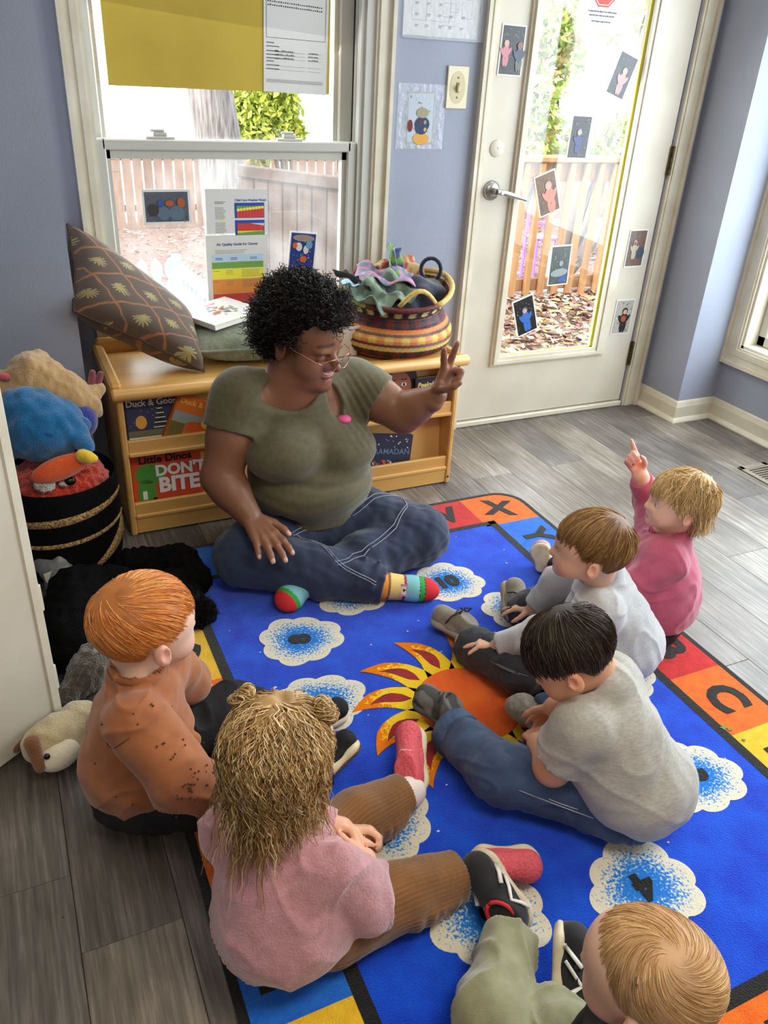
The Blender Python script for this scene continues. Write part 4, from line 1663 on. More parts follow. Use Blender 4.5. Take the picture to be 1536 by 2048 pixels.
# floor plan in a plastic sleeve
def art_plan(q, R, w, h, z):
    e = .0003
    yb = -h / 2
    def box(x0, x1, y0, y1, t=.0009):
        for a in ((x0, x1, y0, y0 + t), (x0, x1, y1 - t, y1), (x0, x0 + t, y0, y1), (x1 - t, x1, y0, y1)):
            rect(q, 1, a[0], a[1], yb + a[2], yb + a[3], z + e, R)
    box(-.115, -.06, .045, .12)
    box(-.06, .03, .045, .12)
    box(.0, .05, .06, .10)
    box(.075, .115, .06, .115)
    box(.03, .06, .075, .115)
    box(-.115, .06, .12, .20)
    for k in range(13):
        a = random.Random(k)
        x, y = -.11 + k % 5 * .045 + a.uniform(0, .01), .03 + k // 5 * .032
        rect(q, 1, x, x + .014, yb + y, yb + y + .0028, z + e, R)
        rect(q, 1, x, x + .011, yb + y - .004, yb + y - .0016, z + e, R)
    rect(q, 1, .0, .055, yb + .034, yb + .035, z + e, R)


sheet('floor_plan', 'floor plan drawing in a crinkled plastic sleeve on the blue wall', 'paper', ((1.358, 1.70), (1.648, 1.70), (1.644, 1.480), (1.357, 1.482)), WY - .0008, art_plan, [m_paper, I['grey']])
m_sleeve = mat('plastic_sleeve', (.9, .92, .95), .12, alpha=.18, bump=.5, bscale=60)
MB().box(1.352, 1.668, WY - .0062, WY - .0058, 1.474, 1.72).build('sleeve', m_sleeve, bpy.data.objects['floor_plan'], world=True)
MB().bbox(1.36, 1.645, WY - .0058, WY - .0022, 1.472, 1.481, .001).build('sleeve_edge', mat('sleeve_edge', srgb(196, 200, 205), .3, alpha=.7), bpy.data.objects['floor_plan'], world=True)


# photo prints
def photo_art(seed, figs, dark=(44, 46, 44), light=(120, 120, 112), green=None):
    def art(q, R, w, h, z):
        e = .00025
        b = .05 * w
        rect(q, 1, -w / 2 + b, w / 2 - b, -h / 2 + b, h / 2 - b, z + e, R)
        a = random.Random(seed)
        for k in range(46):
            cx, cy = a.uniform(-.40, .40) * w, a.uniform(-.42, .42) * h
            blob(q, 2 if k % 3 else 3, cx, cy, a.uniform(.01, .05) * w, a.uniform(.006, .024) * h, z + e * (2 + k % 4 * .5), 6, a.uniform(0, 3), R)
        for (mi, cx, cy, rx, ry, an) in figs:
            blob(q, mi, cx * w, cy * h, rx * w, ry * h, z + e * 6 + e * .6 * figs.index((mi, cx, cy, rx, ry, an)), 14, an, R)
    return art


def pm(*cs):
    return [m_photo] + [flat('p%d_%d_%d' % c, c, .3) for c in cs]


def child(skin, top, hat, legs, cx=0., cy=0., s=1.0):
    return [(legs, cx - .05 * s, cy - .25 * s, .07 * s, .13 * s, .1), (legs, cx + .08 * s, cy - .25 * s, .07 * s, .13 * s, -.1), (top, cx, cy - .06 * s, .17 * s, .13 * s, 0), (top, cx - .16 * s, cy - .06 * s, .06 * s, .10 * s, .5), (top, cx + .16 * s, cy - .05 * s, .06 * s, .10 * s, -.5), (hat, cx, cy + .12 * s, .115 * s, .075 * s, 0), (skin, cx, cy + .10 * s, .085 * s, .055 * s, 0)]


DK, MD_, GN = (40, 41, 40), (98, 96, 88), (88, 104, 50)
skin_c, skin_d = (206, 160, 134), (128, 90, 70)
PH = [
    ('photo print of two children playing, high on the door stile', ((1.747, 1.538), (1.847, 1.536), (1.846, 1.375), (1.742, 1.376)), WY + .0005, 1, pm(DK, MD_, GN, skin_c, (196, 120, 130), (60, 66, 90), skin_d), child(4, 5, 4, 5, -.26, .02, .9) + child(7, 6, 7, 2, .30, -.02, 1.0)),
    ('tilted photo print of a child in pink, upper right of the door glass', ((2.294, 1.488), (2.387, 1.458), (2.343, 1.310), (2.254, 1.337)), GY - .0105, 2, pm((58, 56, 58), (110, 106, 108), (80, 76, 74), skin_c, (206, 140, 140), (170, 150, 130)), child(4, 5, 6, 5, .05, -.02, 1.1)),
    ('photo print of a child in a blue jacket, middle of the door glass', ((2.114, 1.257), (2.212, 1.256), (2.212, 1.097), (2.113, 1.100)), GY - .0105, 3, pm((48, 46, 46), (100, 98, 92), (80, 70, 60), skin_c, (50, 56, 110), (140, 140, 140)), child(4, 5, 6, 5, -.05, 0, 1.0)),
    ('tilted photo print of a laughing child in a coral coat on the door glass', ((1.970, 1.029), (2.064, 1.063), (2.127, .912), (2.030, .876)), GY - .0105, 4, pm((110, 78, 40), (60, 58, 58), (150, 108, 50), skin_c, (214, 128, 106), (188, 150, 140)), child(4, 5, 6, 5, .08, .02, 1.35)),
    ('pale photo print of a leafy yard low on the door glass', ((2.108, .763), (2.211, .768), (2.219, .600), (2.113, .598)), GY - .0105, 5, pm((76, 84, 80), (130, 138, 132), (96, 104, 92), skin_c, (56, 92, 170), (150, 156, 156)), [(6, .0, -.18, .42, .10, .1), (5, .18, -.34, .22, .06, .3), (6, .05, .05, .1, .07, 0)]),
    ('tilted photo print of a child in a blue suit low on the glass', ((1.946, .536), (2.044, .572), (2.102, .414), (1.998, .382)), GY - .0105, 6, pm((30, 30, 28), (116, 112, 96), (70, 78, 40), skin_c, (58, 110, 190), (60, 90, 140)), child(4, 5, 6, 5, .0, .02, 1.2)),
    ('photo print of a child by a blue barrel on the right door stile', ((2.499, .821), (2.598, .822), (2.596, .662), (2.494, .662)), WY + .0005, 7, pm((104, 76, 62), (74, 58, 50), (120, 96, 76), skin_d, (178, 162, 140), (44, 60, 80)), [(6, .25, -.12, .22, .16, 0)] + child(4, 5, 5, 5, -.12, .05, .9)),
    ('photo print of a child in a dark hood, low on the right door stile', ((2.493, .519), (2.601, .519), (2.602, .357), (2.497, .360)), WY + .0005, 8, pm((176, 170, 160), (96, 92, 88), (210, 206, 198), skin_c, (40, 38, 40), (176, 78, 44)), child(4, 5, 5, 5, .05, .02, 1.25) + [(6, .03, -.05, .13, .09, 0)]),
    ('photo print of striped baskets and bean bags on the window pane', ((.457, .995), (.615, .997), (.618, .886), (.460, .887)), GY, 9, pm((92, 96, 106), (70, 66, 64), (120, 110, 104), (96, 116, 130), (178, 92, 60), (60, 92, 150)), [(4, -.08, -.18, .14, .2, 0), (4, .20, -.18, .17, .22, 0), (2, -.28, -.08, .11, .18, .3), (6, -.12, .10, .07, .12, 0), (5, .06, .10, .09, .09, 0), (5, .30, .12, .08, .14, .3)]),
    ('photo print of children on a blue rug on the window pane', ((.965, .854), (1.067, .843), (1.060, .690), (.955, .700)), GY, 10, pm((36, 58, 130), (150, 130, 116), (120, 90, 70), (206, 202, 196), (208, 92, 44), (96, 150, 176)), [(2, .0, .36, .4, .08, 0), (4, -.15, .16, .12, .1, .3), (4, .12, .1, .1, .1, 0), (5, .05, -.12, .13, .07, .2), (6, .22, .22, .12, .1, 0), (5, -.30, .18, .09, .07, 0)]),
    ('photo print of a dark blue gift bag taped to the blue wall', ((1.388, 1.312), (1.500, 1.315), (1.498, 1.147), (1.391, 1.147)), WY - .0012, 11, pm((186, 196, 204), (206, 206, 200), (160, 150, 120), (34, 58, 96), (220, 160, 74), (120, 30, 34)), [(5, .05, -.40, .30, .12, 0), (4, .07, -.12, .27, .15, 0), (4, .05, -.20, .23, .12, 0), (3, .07, .10, .22, .10, 0), (6, -.36, -.15, .09, .12, 0), (6, .0, -.08, .05, .05, 0), (5, .18, -.22, .05, .04, 0), (3, .17, -.08, .05, .04, 0)]),
]
for lab, pts, y, sd, ms, figs in PH:
    sheet('photo_print', lab, 'photo', pts, y, photo_art(sd, figs), ms)
MB().box(1.352, 1.540, WY - .0024, WY - .0021, 1.13, 1.338).build('clear_tape', mat('clear_tape', (.9, .93, 1.0), .1, alpha=.22, bump=.9, bscale=45), [o for o in bpy.data.objects if o.name.startswith('photo_print') and abs(o.location.x - 1.444) < .02][0], world=True)


# stop notice on the door glass
def art_stop(q, R, w, h, z):
    e = .0004
    q.mat = 1
    cy = .0
    ro = .062
    q.add([R @ Vector((ro * math.cos(math.radians(22.5 + 45 * k)), cy + ro * math.sin(math.radians(22.5 + 45 * k)), z + e)) for k in range(8)], [list(range(8))])
    q.mat = 2
    r2 = .056
    for k in range(8):
        a, b = math.radians(22.5 + 45 * k), math.radians(67.5 + 45 * k)
        q.add([R @ Vector((r * math.cos(t), cy + r * math.sin(t), z + 2 * e)) for r, t in ((r2, a), (r2, b), (r2 - .003, b), (r2 - .003, a))], [[0, 1, 2, 3]])
    q.mat = 0
    flat_text(q, 'STOP', .042, 0, cy, z + 2 * e, 2, .001, M=R)
    for k, s in enumerate(('To assist with the safety of our children please', 'close this door when you enter and exit.')):
        flat_text(q, s, .0078, 0, -.072 - k * .0125, z + e, 3, .0002, M=R, spacing=.92)
    flat_text(q, "Don't forget to sign in and out", .0078, 0, -.103, z + e, 3, .0002, M=R, spacing=.92)


sheet('stop_notice', 'white notice with a red octagon at the top of the door glass', 'sign', ((2.064, 1.80), (2.288, 1.80), (2.288, 1.543), (2.072, 1.545)), GY - .0105, art_stop, [m_paper, I['red'], FL('white', (236, 234, 226)), I['dark']])
# ------------------------------------------------------------------ alphabet rug
RX = (.155, 1.625)
RYY = (.25, 2.225)


def carpet(name, c1, c2, vs=45):
    return mat(name, srgb(*c1), .95, base2=srgb(*c2), vscale=vs, vdetail=4, contrast=.15, bump=.55, bscale=420, sheen=.25, spec=.1)


m_rblack = carpet('carpet_black', (34, 33, 32), (20, 20, 20))
m_rblue = mat('carpet_blue', srgb(4, 92, 232), .95, base2=srgb(2, 44, 190), vscale=14, vdetail=8, contrast=.1, bump=.55, bscale=420, sheen=.25, spec=.1)
m_rred = carpet('carpet_red', (222, 40, 36), (186, 22, 26))
m_rorange = carpet('carpet_orange', (246, 122, 24), (232, 92, 14))
m_ryellow = carpet('carpet_yellow', (252, 206, 48), (240, 180, 30))
m_rsky = carpet('carpet_sky_blue', (32, 122, 226), (20, 92, 204))
m_rdred = carpet('carpet_crimson', (186, 28, 30), (118, 12, 34), 22)
m_rsun = mat('carpet_sun', srgb(255, 116, 18), .95, base2=srgb(246, 92, 10), vscale=12, bump=.55, bscale=420, sheen=.25, spec=.1)
rug = empty('alphabet_rug', (0.89, 1.2375, 0), label='blue alphabet rug with a sun, numbered clouds and coloured letter squares', cat='rug')


def rpoly(name, pts, z0, z1, m, parent=rug):
    q = MB()
    q.prism(pts, z0, z1)
    return q.build(name, m, parent, world=True)


def rrect(x0, x1, y0, y1, r, n=8):
    out = []
    for cx, cy, a0 in ((x1 - r, y1 - r, 0), (x0 + r, y1 - r, 90), (x0 + r, y0 + r, 180), (x1 - r, y0 + r, 270)):
        for k in range(n + 1):
            a = math.radians(a0 + 90 * k / n)
            out.append((cx + r * math.cos(a), cy + r * math.sin(a)))
    return out


rpoly('rug_base', rrect(RX[0], RX[1], RYY[0], RYY[1], .10), .0005, .0085, m_rblack)
rpoly('rug_field', [(.372, .462), (1.41, .462), (1.41, 2.02), (.372, 2.02)], .0085, .0102, m_rblue)
C5 = {'r': m_rred, 'o': m_rorange, 'y': m_ryellow, 'b': m_rsky}
xo0, xo1, yo0, yo1 = .173, 1.607, .268, 2.207
xi0, xi1, yi0, yi1 = .345, 1.437, .435, 2.039


def letter(ch, x, y, ang, parent, size=.135, bold=.006, z=.0112):
    vs, fs = text_mesh(ch, size, .0006, bold)
    q = MB()
    q.add([Matrix.Translation((x, y, z)) @ Matrix.Rotation(math.radians(ang), 4, 'Z') @ v for v in vs], fs)
    return q.build('letter', m_rblack, parent, world=True)


def cell(ch, x0, x1, y0, y1, col, ang, corner=None):
    pts = [(x0, y0), (x1, y0), (x1, y1), (x0, y1)]
    if corner:
        r = .09
        cx = x1 if corner[0] > 0 else x0
        cy = y1 if corner[1] > 0 else y0
        pts = [p for p in pts if p != (cx, cy)]
        arc = [(cx - corner[0] * r * (1 - math.cos(math.radians(a))), cy - corner[1] * r * (1 - math.sin(math.radians(a)))) for a in range(0, 91, 15)]
        allp = pts + arc
        mx, my = sum(p[0] for p in allp) / len(allp), sum(p[1] for p in allp) / len(allp)
        ix = xi0 if corner[0] < 0 else xi1
        iy = yi0 if corner[1] < 0 else yi1
        pts = sorted(allp, key=lambda p: math.atan2(p[1] - my, p[0] - mx))
    c = rpoly('letter_square', pts, .0085, .0102, C5[col])
    letter(ch, (x0 + x1) / 2, (y0 + y1) / 2, ang, c)


ys = [2.01 - .2165 * k for k in range(8)]
for k, (ch, col) in enumerate(zip('YZABCDE', 'byorOyb'.replace('O', 'o').replace('yor', 'ybr'))):
    pass
for k, (ch, col) in enumerate((('Y', 'b'), ('Z', 'y'), ('A', 'b'), ('B', 'r'), ('C', 'o'), ('D', 'y'), ('E', 'b'))):
    cell(ch, xi1, xo1, ys[k + 1], ys[k], col, -90)
for k, (ch, col) in enumerate((('R', 'b'), ('Q', 'y'), ('P', 'o'), ('O', 'r'), ('N', 'o'), ('M', 'b'), ('L', 'y'))):
    cell(ch, xo0, xi0, ys[k + 1], ys[k], col, 90)
xs = [.39 + .2505 * k for k in range(5)]
for k, (ch, col) in enumerate((('T', 'b'), ('U', 'y'), ('V', 'b'), ('W', 'r'))):
    cell(ch, xs[k], xs[k + 1], yi1, yo1, col, 0)
for k, (ch, col) in enumerate((('J', 'b'), ('I', 'y'), ('H', 'o'), ('G', 'b'))):
    cell(ch, xs[k], xs[k + 1], yo0, yi0, col, 180)
for ch, x0, x1, y0, y1, col, cn, ang in (('X', 1.392, xo1, 2.01, yo1, 'o', (1, 1), -20), ('S', xo0, .39, 2.01, yo1, 'b', (-1, 1), 45), ('F', 1.392, xo1, yo0, .4945, 'r', (1, -1), -135), ('K', xo0, .39, yo0, .4945, 'o', (-1, -1), 135)):
    cell(ch, x0, x1, y0, y1, col, ang, cn)
q = MB()
for a in ((xi0, xi1, yi1 - .021, yi1), (xi0, xi1, yi0, yi0 + .027), (xi0, .372, yi0, yi1), (1.41, xi1, yi0, yi1)):
    q.box(a[0], a[1], a[2], a[3], .0085, .0107)
q.build('inner_border', m_rblack, rug, world=True)

# clouds: white rim, speckled blue inside
m_cloud = bpy.data.materials.new('carpet_cloud')
m_cloud.use_nodes = True
N, L = m_cloud.node_tree.nodes, m_cloud.node_tree.links
_b = N['Principled BSDF']
_b.inputs['Roughness'].default_value = .95
_b.inputs['Specular IOR Level'].default_value = .1
_at = N.new('ShaderNodeAttribute')
_at.attribute_name = 'Col'
_sx = N.new('ShaderNodeSeparateColor')
L.new(_at.outputs['Color'], _sx.inputs[0])
_tc = N.new('ShaderNodeTexCoord')
_nz = N.new('ShaderNodeTexNoise')
_nz.inputs['Scale'].default_value = 170
_nz.inputs['Detail'].default_value = 2
L.new(_tc.outputs['Object'], _nz.inputs['Vector'])
_a = N.new('ShaderNodeMath')
_a.operation = 'MULTIPLY_ADD'
_a.inputs[1].default_value = 1.7
_a.inputs[2].default_value = -.85
L.new(_nz.outputs['Fac'], _a.inputs[0])
_a2 = N.new('ShaderNodeMath')
_a2.operation = 'ADD'
L.new(_a.outputs[0], _a2.inputs[0])
L.new(_sx.outputs[0], _a2.inputs[1])
_rp = N.new('ShaderNodeValToRGB')
_rp.color_ramp.elements[0].position = .42
_rp.color_ramp.elements[0].color = _rgba(srgb(46, 128, 222))
_rp.color_ramp.elements[1].position = .74
_rp.color_ramp.elements[1].color = _rgba(srgb(238, 230, 206))
_e = _rp.color_ramp.elements.new(.58)
_e.color = _rgba(srgb(124, 176, 226))
L.new(_a2.outputs[0], _rp.inputs[0])
L.new(_rp.outputs[0], _b.inputs['Base Color'])
_n2 = N.new('ShaderNodeTexNoise')
_n2.inputs['Scale'].default_value = 420
L.new(_tc.outputs['Object'], _n2.inputs['Vector'])
_bp = N.new('ShaderNodeBump')
_bp.inputs['Strength'].default_value = .55
_bp.inputs['Distance'].default_value = .01
L.new(_n2.outputs['Fac'], _bp.inputs['Height'])
L.new(_bp.outputs[0], _b.inputs['Normal'])


def cloud(num, x, y, ang, rx=.112, ry=.098, bumps=8, ph=0.0):
    n = bumps * 9
    vs, cs, fs = [(0, 0, .0125)], [(0, 0, 0)], []
    rings = 8
    for r in range(1, rings + 1):
        for k in range(n):
            t = 2 * math.pi * k / n
            sc = 1 + .15 * (abs(math.sin((t + ph) * bumps / 2)) ** .7 - .6) * (r / rings)
            jit = 1 + .06 * math.sin(3 * t + num)
            f = r / rings * sc * jit
            vs.append((rx * f * math.cos(t), ry * f * math.sin(t), .0125))
            cs.append((r / rings,) * 3)
    for k in range(n):
        fs.append([0, 1 + k, 1 + (k + 1) % n])
        for r in range(rings - 1):
            a = 1 + r * n
            fs.append([a + k, a + n + k, a + n + (k + 1) % n, a + (k + 1) % n])
        vs.append((vs[1 + (rings - 1) * n + k][0], vs[1 + (rings - 1) * n + k][1], .0100))
        cs.append((1, 1, 1))
    e = 1 + rings * n
    l = 1 + (rings - 1) * n
    for k in range(n):
        fs.append([l + k, e + k, e + (k + 1) % n, l + (k + 1) % n])
    vs = [(v[0] + x - .89, v[1] + y - 1.2375, v[2] - .0012) for v in vs]
    o = link('cloud', fast_mesh('cloud', vs, fs, m_cloud, False, None, np.array(cs)), rug)
    vv, ff = text_mesh(str(num), .075, .0006, .005)
    q = MB()
    q.add([Matrix.Translation((x, y, .0122)) @ Matrix.Rotation(math.radians(ang), 4, 'Z') @ v for v in vv], ff)
    q.build('number', m_rblack, o, world=True)


for num, x, y, ang in ((8, .583, 1.652, 78), (9, .80, 1.80, 15), (10, 1.095, 1.755, 0), (1, 1.235, 1.56, -60), (2, 1.29, 1.2, -90), (3, 1.255, .862, -100), (4, .955, .685, 180), (5, .64, .745, 170), (6, .535, 1.02, 100), (7, .548, 1.40, 90)):
    cloud(num, x, y, ang, ph=num * .7)

# the sun with its flame-shaped rays
SCX, SCY, SR = .888, 1.262, .132
m_flame = bpy.data.materials.new('carpet_flame')
m_flame.use_nodes = True
N, L = m_flame.node_tree.nodes, m_flame.node_tree.links
_b = N['Principled BSDF']
_b.inputs['Roughness'].default_value = .95
_b.inputs['Specular IOR Level'].default_value = .1
_at = N.new('ShaderNodeAttribute')
_at.attribute_name = 'Col'
_sx = N.new('ShaderNodeSeparateColor')
L.new(_at.outputs['Color'], _sx.inputs[0])
_tc = N.new('ShaderNodeTexCoord')
_nz = N.new('ShaderNodeTexNoise')
_nz.inputs['Scale'].default_value = 120
L.new(_tc.outputs['Object'], _nz.inputs['Vector'])
_a = N.new('ShaderNodeMath')
_a.operation = 'MULTIPLY_ADD'
_a.inputs[1].default_value = .9
L.new(_nz.outputs['Fac'], _a.inputs[0])
L.new(_sx.outputs[0], _a.inputs[2])
_rp = N.new('ShaderNodeValToRGB')
_rp.color_ramp.elements[0].position = .85
_rp.color_ramp.elements[0].color = _rgba(srgb(254, 212, 50))
_rp.color_ramp.elements[1].position = 1.4
_rp.color_ramp.elements[1].color = _rgba(srgb(240, 130, 24))
L.new(_a.outputs[0], _rp.inputs[0])
L.new(_rp.outputs[0], _b.inputs['Base Color'])
_n2 = N.new('ShaderNodeTexNoise')
_n2.inputs['Scale'].default_value = 420
L.new(_tc.outputs['Object'], _n2.inputs['Vector'])
_bp = N.new('ShaderNodeBump')
_bp.inputs['Strength'].default_value = .55
_bp.inputs['Distance'].default_value = .01
L.new(_n2.outputs['Fac'], _bp.inputs['Height'])
L.new(_bp.outputs[0], _b.inputs['Normal'])

sun = empty('sun_motif', (SCX - .89, SCY - 1.2375, 0), parent=rug)


def flame(a0, r0, r1, half, bend, z, m, name, grad=True, tipw=1.0):
    """one curled ray: angle a0, from radius r0 to r1, half width (rad)"""
    n = 14
    Lp, Rp = [], []
    if grad:
        LE = [(.115, .040), (.15, .030), (.18, .022), (.21, .020), (.25, .026), (.275, .033), (.290, .040)]
        RE = [(.115, -.046), (.15, -.054), (.19, -.053), (.225, -.042), (.255, -.022), (.275, .008), (.290, .038)]
    else:
        LE = [(.142, -.012), (.165, .000), (.19, .002), (.21, .002), (.232, .008), (.246, .014)]
        RE = [(.142, -.013), (.165, -.027), (.19, -.031), (.21, -.025), (.232, -.006), (.246, .013)]
    ca, sa = math.cos(a0), math.sin(a0)
    for k in range(n + 1):
        t = k / n
        for E__, o_ in ((LE, Lp), (RE, Rp)):
            j = np.linspace(0, 1, len(E__))
            r_ = np.interp(t, j, [e[0] for e in E__])
            o2 = np.interp(t, j, [e[1] for e in E__])
            o_.append((r_ * ca - o2 * sa, r_ * sa + o2 * ca, t))
    vs, cs, fs = [], [], []
    for zz in (z, z - .0018):
        for l, r in zip(Lp, Rp):
            vs += [(l[0], l[1], zz), ((l[0] + r[0]) / 2, (l[1] + r[1]) / 2, zz), (r[0], r[1], zz)]
            g = max(0, l[2] - .25) * 1.2
            cs += [(g + .25, 0, 0), (g, 0, 0), (g + .25, 0, 0)]
    for k in range(n):
        i = 3 * k
        fs += [[i, i + 1, i + 4, i + 3], [i + 1, i + 2, i + 5, i + 4]]
        j = i + 3 * (n + 1)
        fs += [[i, i + 3, j + 3, j], [i + 2, j + 2, j + 5, i + 5]]
    fs = [f[::-1] for f in fs]
    return link(name, fast_mesh(name, vs, fs, m, False, None, np.array(cs)), sun)


for k in range(12):
    a = math.radians(104 + 30 * k - 7)
    flame(a, SR - .015, .292, .31, math.radians(14), .0126, m_flame, 'ray')
    flame(a, SR + .012, .240, .105, math.radians(8), .0132, m_rdred, 'ray_heart', False)
q = MB()
q.prism([(SR * math.cos(t * math.pi / 32), SR * math.sin(t * math.pi / 32)) for t in range(64)], .0100, .0130)
q.build('sun_disc', m_rsun, sun)
# crumbs and lint on the pile
_rr = random.Random(3)
q = MB()
for k in range(46):
    x, y, s = _rr.uniform(.4, 1.4), _rr.uniform(.5, 2.0), _rr.uniform(.0012, .003)
    q.bbox(x - s, x + s, y - s * .6, y + s * .6, .0103, .0128, s * .4)
tag(q.build('lint', mat('lint', srgb(232, 228, 215), .9), rug, world=True), kind='stuff')
q = MB()
for (x, y, s, a) in ((1.437, .955, .010, .4), (1.446, .945, .007, 1.4), (1.452, .905, .006, 2.0)):
    q.prism([(x + s * math.cos(a + t) * (1 if i % 2 else .45), y + s * math.sin(a + t) * (1 if i % 2 else .45)) for i, t in enumerate([j * .785 for j in range(8)])], .0103, .0122)
q.build('green_scrap', mat('green_scrap', srgb(96, 140, 84), .8), rug, world=True)
# ------------------------------------------------------------------ the yard beyond the glass
m_leafg = mat('leaf_litter', srgb(150, 122, 110), .95, base2=srgb(92, 68, 58), vscale=22, vdetail=9, contrast=.35, bump=.8, bscale=60)
m_deck = mat('deck_boards', srgb(190, 178, 156), .8, base2=srgb(150, 136, 114), vscale=4, vdetail=6, contrast=.2, stretch=(8, 1, 1))
m_fence = mat('cedar_fence', srgb(168, 130, 102), .85, base2=srgb(118, 88, 70), vscale=3, vdetail=6, contrast=.2, stretch=(9, 9, 1), rand=.16)
m_rail = mat('deck_rail_wood', srgb(186, 142, 92), .8, base2=srgb(146, 102, 64), vscale=3, vdetail=6, contrast=.2, stretch=(6, 6, 1), rand=.1)
m_bark = mat('pale_bark', srgb(176, 166, 160), .95, base2=srgb(96, 88, 84), vscale=5, vdetail=8, contrast=.35, stretch=(7, 7, .9), bump=1.0, bscale=14, bstretch=(6, 6, .8))
m_pick = mat('white_picket', srgb(178, 190, 206), .6)
OZ = -1.0
b = MB()
b.box(-9, 15, 2.99, 13.6, OZ - .1, OZ)
st(b.build('ground', m_leafg))
# raised deck outside the door
dk = st(empty('deck', (0, 0, 0)))
for k in range(24):
    x0 = 1.86 + k * .142
    MB().bbox(x0, x0 + .136, 2.985, 5.0, -.10, -.062, .004).build('deck_board', m_deck, dk)
# railing with square balusters
RLY = 4.90
rl = empty('deck_railing', (3.4, RLY, -.062), label='weathered wooden deck railing with upright balusters outside the door', cat='railing')
MB().bbox(2.0, 5.2, RLY - .07, RLY + .07, .865, .90, .006).build('top_rail', m_rail, rl, world=True)
MB().bbox(2.0, 5.2, RLY - .02, RLY + .02, .74, .865, .004).build('upper_rail', m_rail, rl, world=True)
MB().bbox(2.0, 5.2, RLY - .02, RLY + .02, .0, .085, .004).build('lower_rail', m_rail, rl, world=True)
for k in range(26):
    x = 2.04 + k * .124
    MB().bbox(x, x + .042, RLY - .062, RLY - .02, -.062, .86, .004).build('baluster', m_rail, rl, world=True)
# privacy fence
FY = 13.0
fc = empty('privacy_fence', (2, FY, OZ), label='tall cedar picket fence across the back of the yard', cat='fence')
_r = random.Random(4)
for k in range(110):
    x = -4.0 + k * .150
    h = 1.24 + _r.uniform(-.03, .03)
    MB().bbox(x, x + .128, FY, FY + .025, OZ, OZ + h, .005).build('fence_board', m_fence, fc, world=True)
for z in (.25, .95):
    MB().box(-4.0, 12.4, FY + .03, FY + .07, OZ + z, OZ + z + .09).build('fence_rail', m_fence, fc, world=True)
# darker board fence close behind the right half of the window
f2 = empty('side_fence', (1.6, 4.8, OZ), label='dark wooden board fence close behind the right half of the window', cat='fence')
m_f2 = mat('brown_fence', srgb(118, 96, 84), .85, base2=srgb(80, 64, 56), vscale=3, vdetail=6, contrast=.2, stretch=(9, 9, 1), rand=.14)
Pa, Pb = Vector((1.40, 5.05, 0)), Vector((1.84, 4.50, 0))
dv = Pb - Pa
ang = math.atan2(dv.y, dv.x)
nb = 7
for k in range(nb):
    c = Pa + dv * ((k + .5) / nb)
    MB().bbox(-.047, .047, -.011, .011, 0, .76 - OZ, .004, Matrix.Translation((c.x, c.y, OZ)) @ Matrix.Rotation(ang, 4, 'Z')).build('fence_board', m_f2, f2, world=True)
MB().bbox(-.36, .36, -.03, .03, .755, .82, .005, Matrix.Translation(((Pa.x + Pb.x) / 2, (Pa.y + Pb.y) / 2, 0)) @ Matrix.Rotation(ang, 4, 'Z')).build('fence_cap', m_f2, f2, world=True)
# low white picket fence near the window
pk = empty('picket_fence', (.85, 5.0, OZ), label='white picket fence in the yard outside the window', cat='fence')


def picket(M, h):
    q = MB()
    w = .036
    pts = [(-w, 0), (w, 0), (w, h - .16), (w * .45, h - .13), (w * 1.0, h - .09), (w * .8, h - .035), (0, h), (-w * .8, h - .035), (-w, h - .09), (-w * .45, h - .13), (-w, h - .16)]
    q.prism(pts, -.011, .011, M @ Matrix.Rotation(math.radians(90), 4, 'X'))
    return q.build('picket', m_pick, pk, world=True)


for k in range(5):
    picket(Matrix.Translation((.60 + k * .084, 5.0, OZ)), 1.31)
for k in range(10):
    picket(Matrix.Translation((.995 + k * .004, 4.93 - k * .088, OZ)) @ Matrix.Rotation(math.radians(86), 4, 'Z'), 1.29)
MB().bbox(.945, 1.0, 4.96, 5.02, OZ, OZ + 1.33, .006).build('gate_post', m_pick, pk, world=True)
MB().bbox(.55, .95, 5.012, 5.03, OZ + .86, OZ + .92, .004).build('picket_rail', m_pick, pk, world=True)
# sunlit white handrail sloping down outside the window
hr = empty('handrail', (.55, 3.9, OZ), label='white painted handrail board strewn with needles outside the window', cat='railing')
c1, c2, c3, c4 = DY(239, 545, 4.1), DY(287, 549, 4.2), DY(362, 632, 3.5), DY(330, 636, 3.4)
M = frame_m((c1 + c2) / 2, (c3 + c4) / 2 - (c1 + c2) / 2, c2 - c1)
hl_ = ((c3 + c4) / 2 - (c1 + c2) / 2).length
MB().bbox(-.02, hl_ + .1, -.062, .062, -.02, .02, .006, M).build('rail_board', m_pick, hr, world=True)
for t_ in (.1, .85):
    p_ = (c1 + c2) / 2 * (1 - t_) + (c3 + c4) / 2 * t_
    MB().box(p_.x - .03, p_.x + .03, p_.y - .03, p_.y + .03, OZ, p_.z - .015).build('rail_post', m_pick, hr, world=True)
_r = random.Random(9)
q = MB()
for k in range(70):
    x, y, a = _r.uniform(0, hl_), _r.uniform(-.05, .05), _r.uniform(0, 3)
    for zz in (.0202, -.0218):
        q.box(-.016, .016, -.0012, .0012, zz, zz + .0016, M @ Matrix.Translation((x, y, 0)) @ Matrix.Rotation(a, 4, 'Z'))
tag(q.build('pine_needles', mat('needle', srgb(96, 92, 84), .9), hr, world=True), kind='stuff')


# trees
def trunk(q, path, rads):
    q.tube(path, rads, 20)
    return q


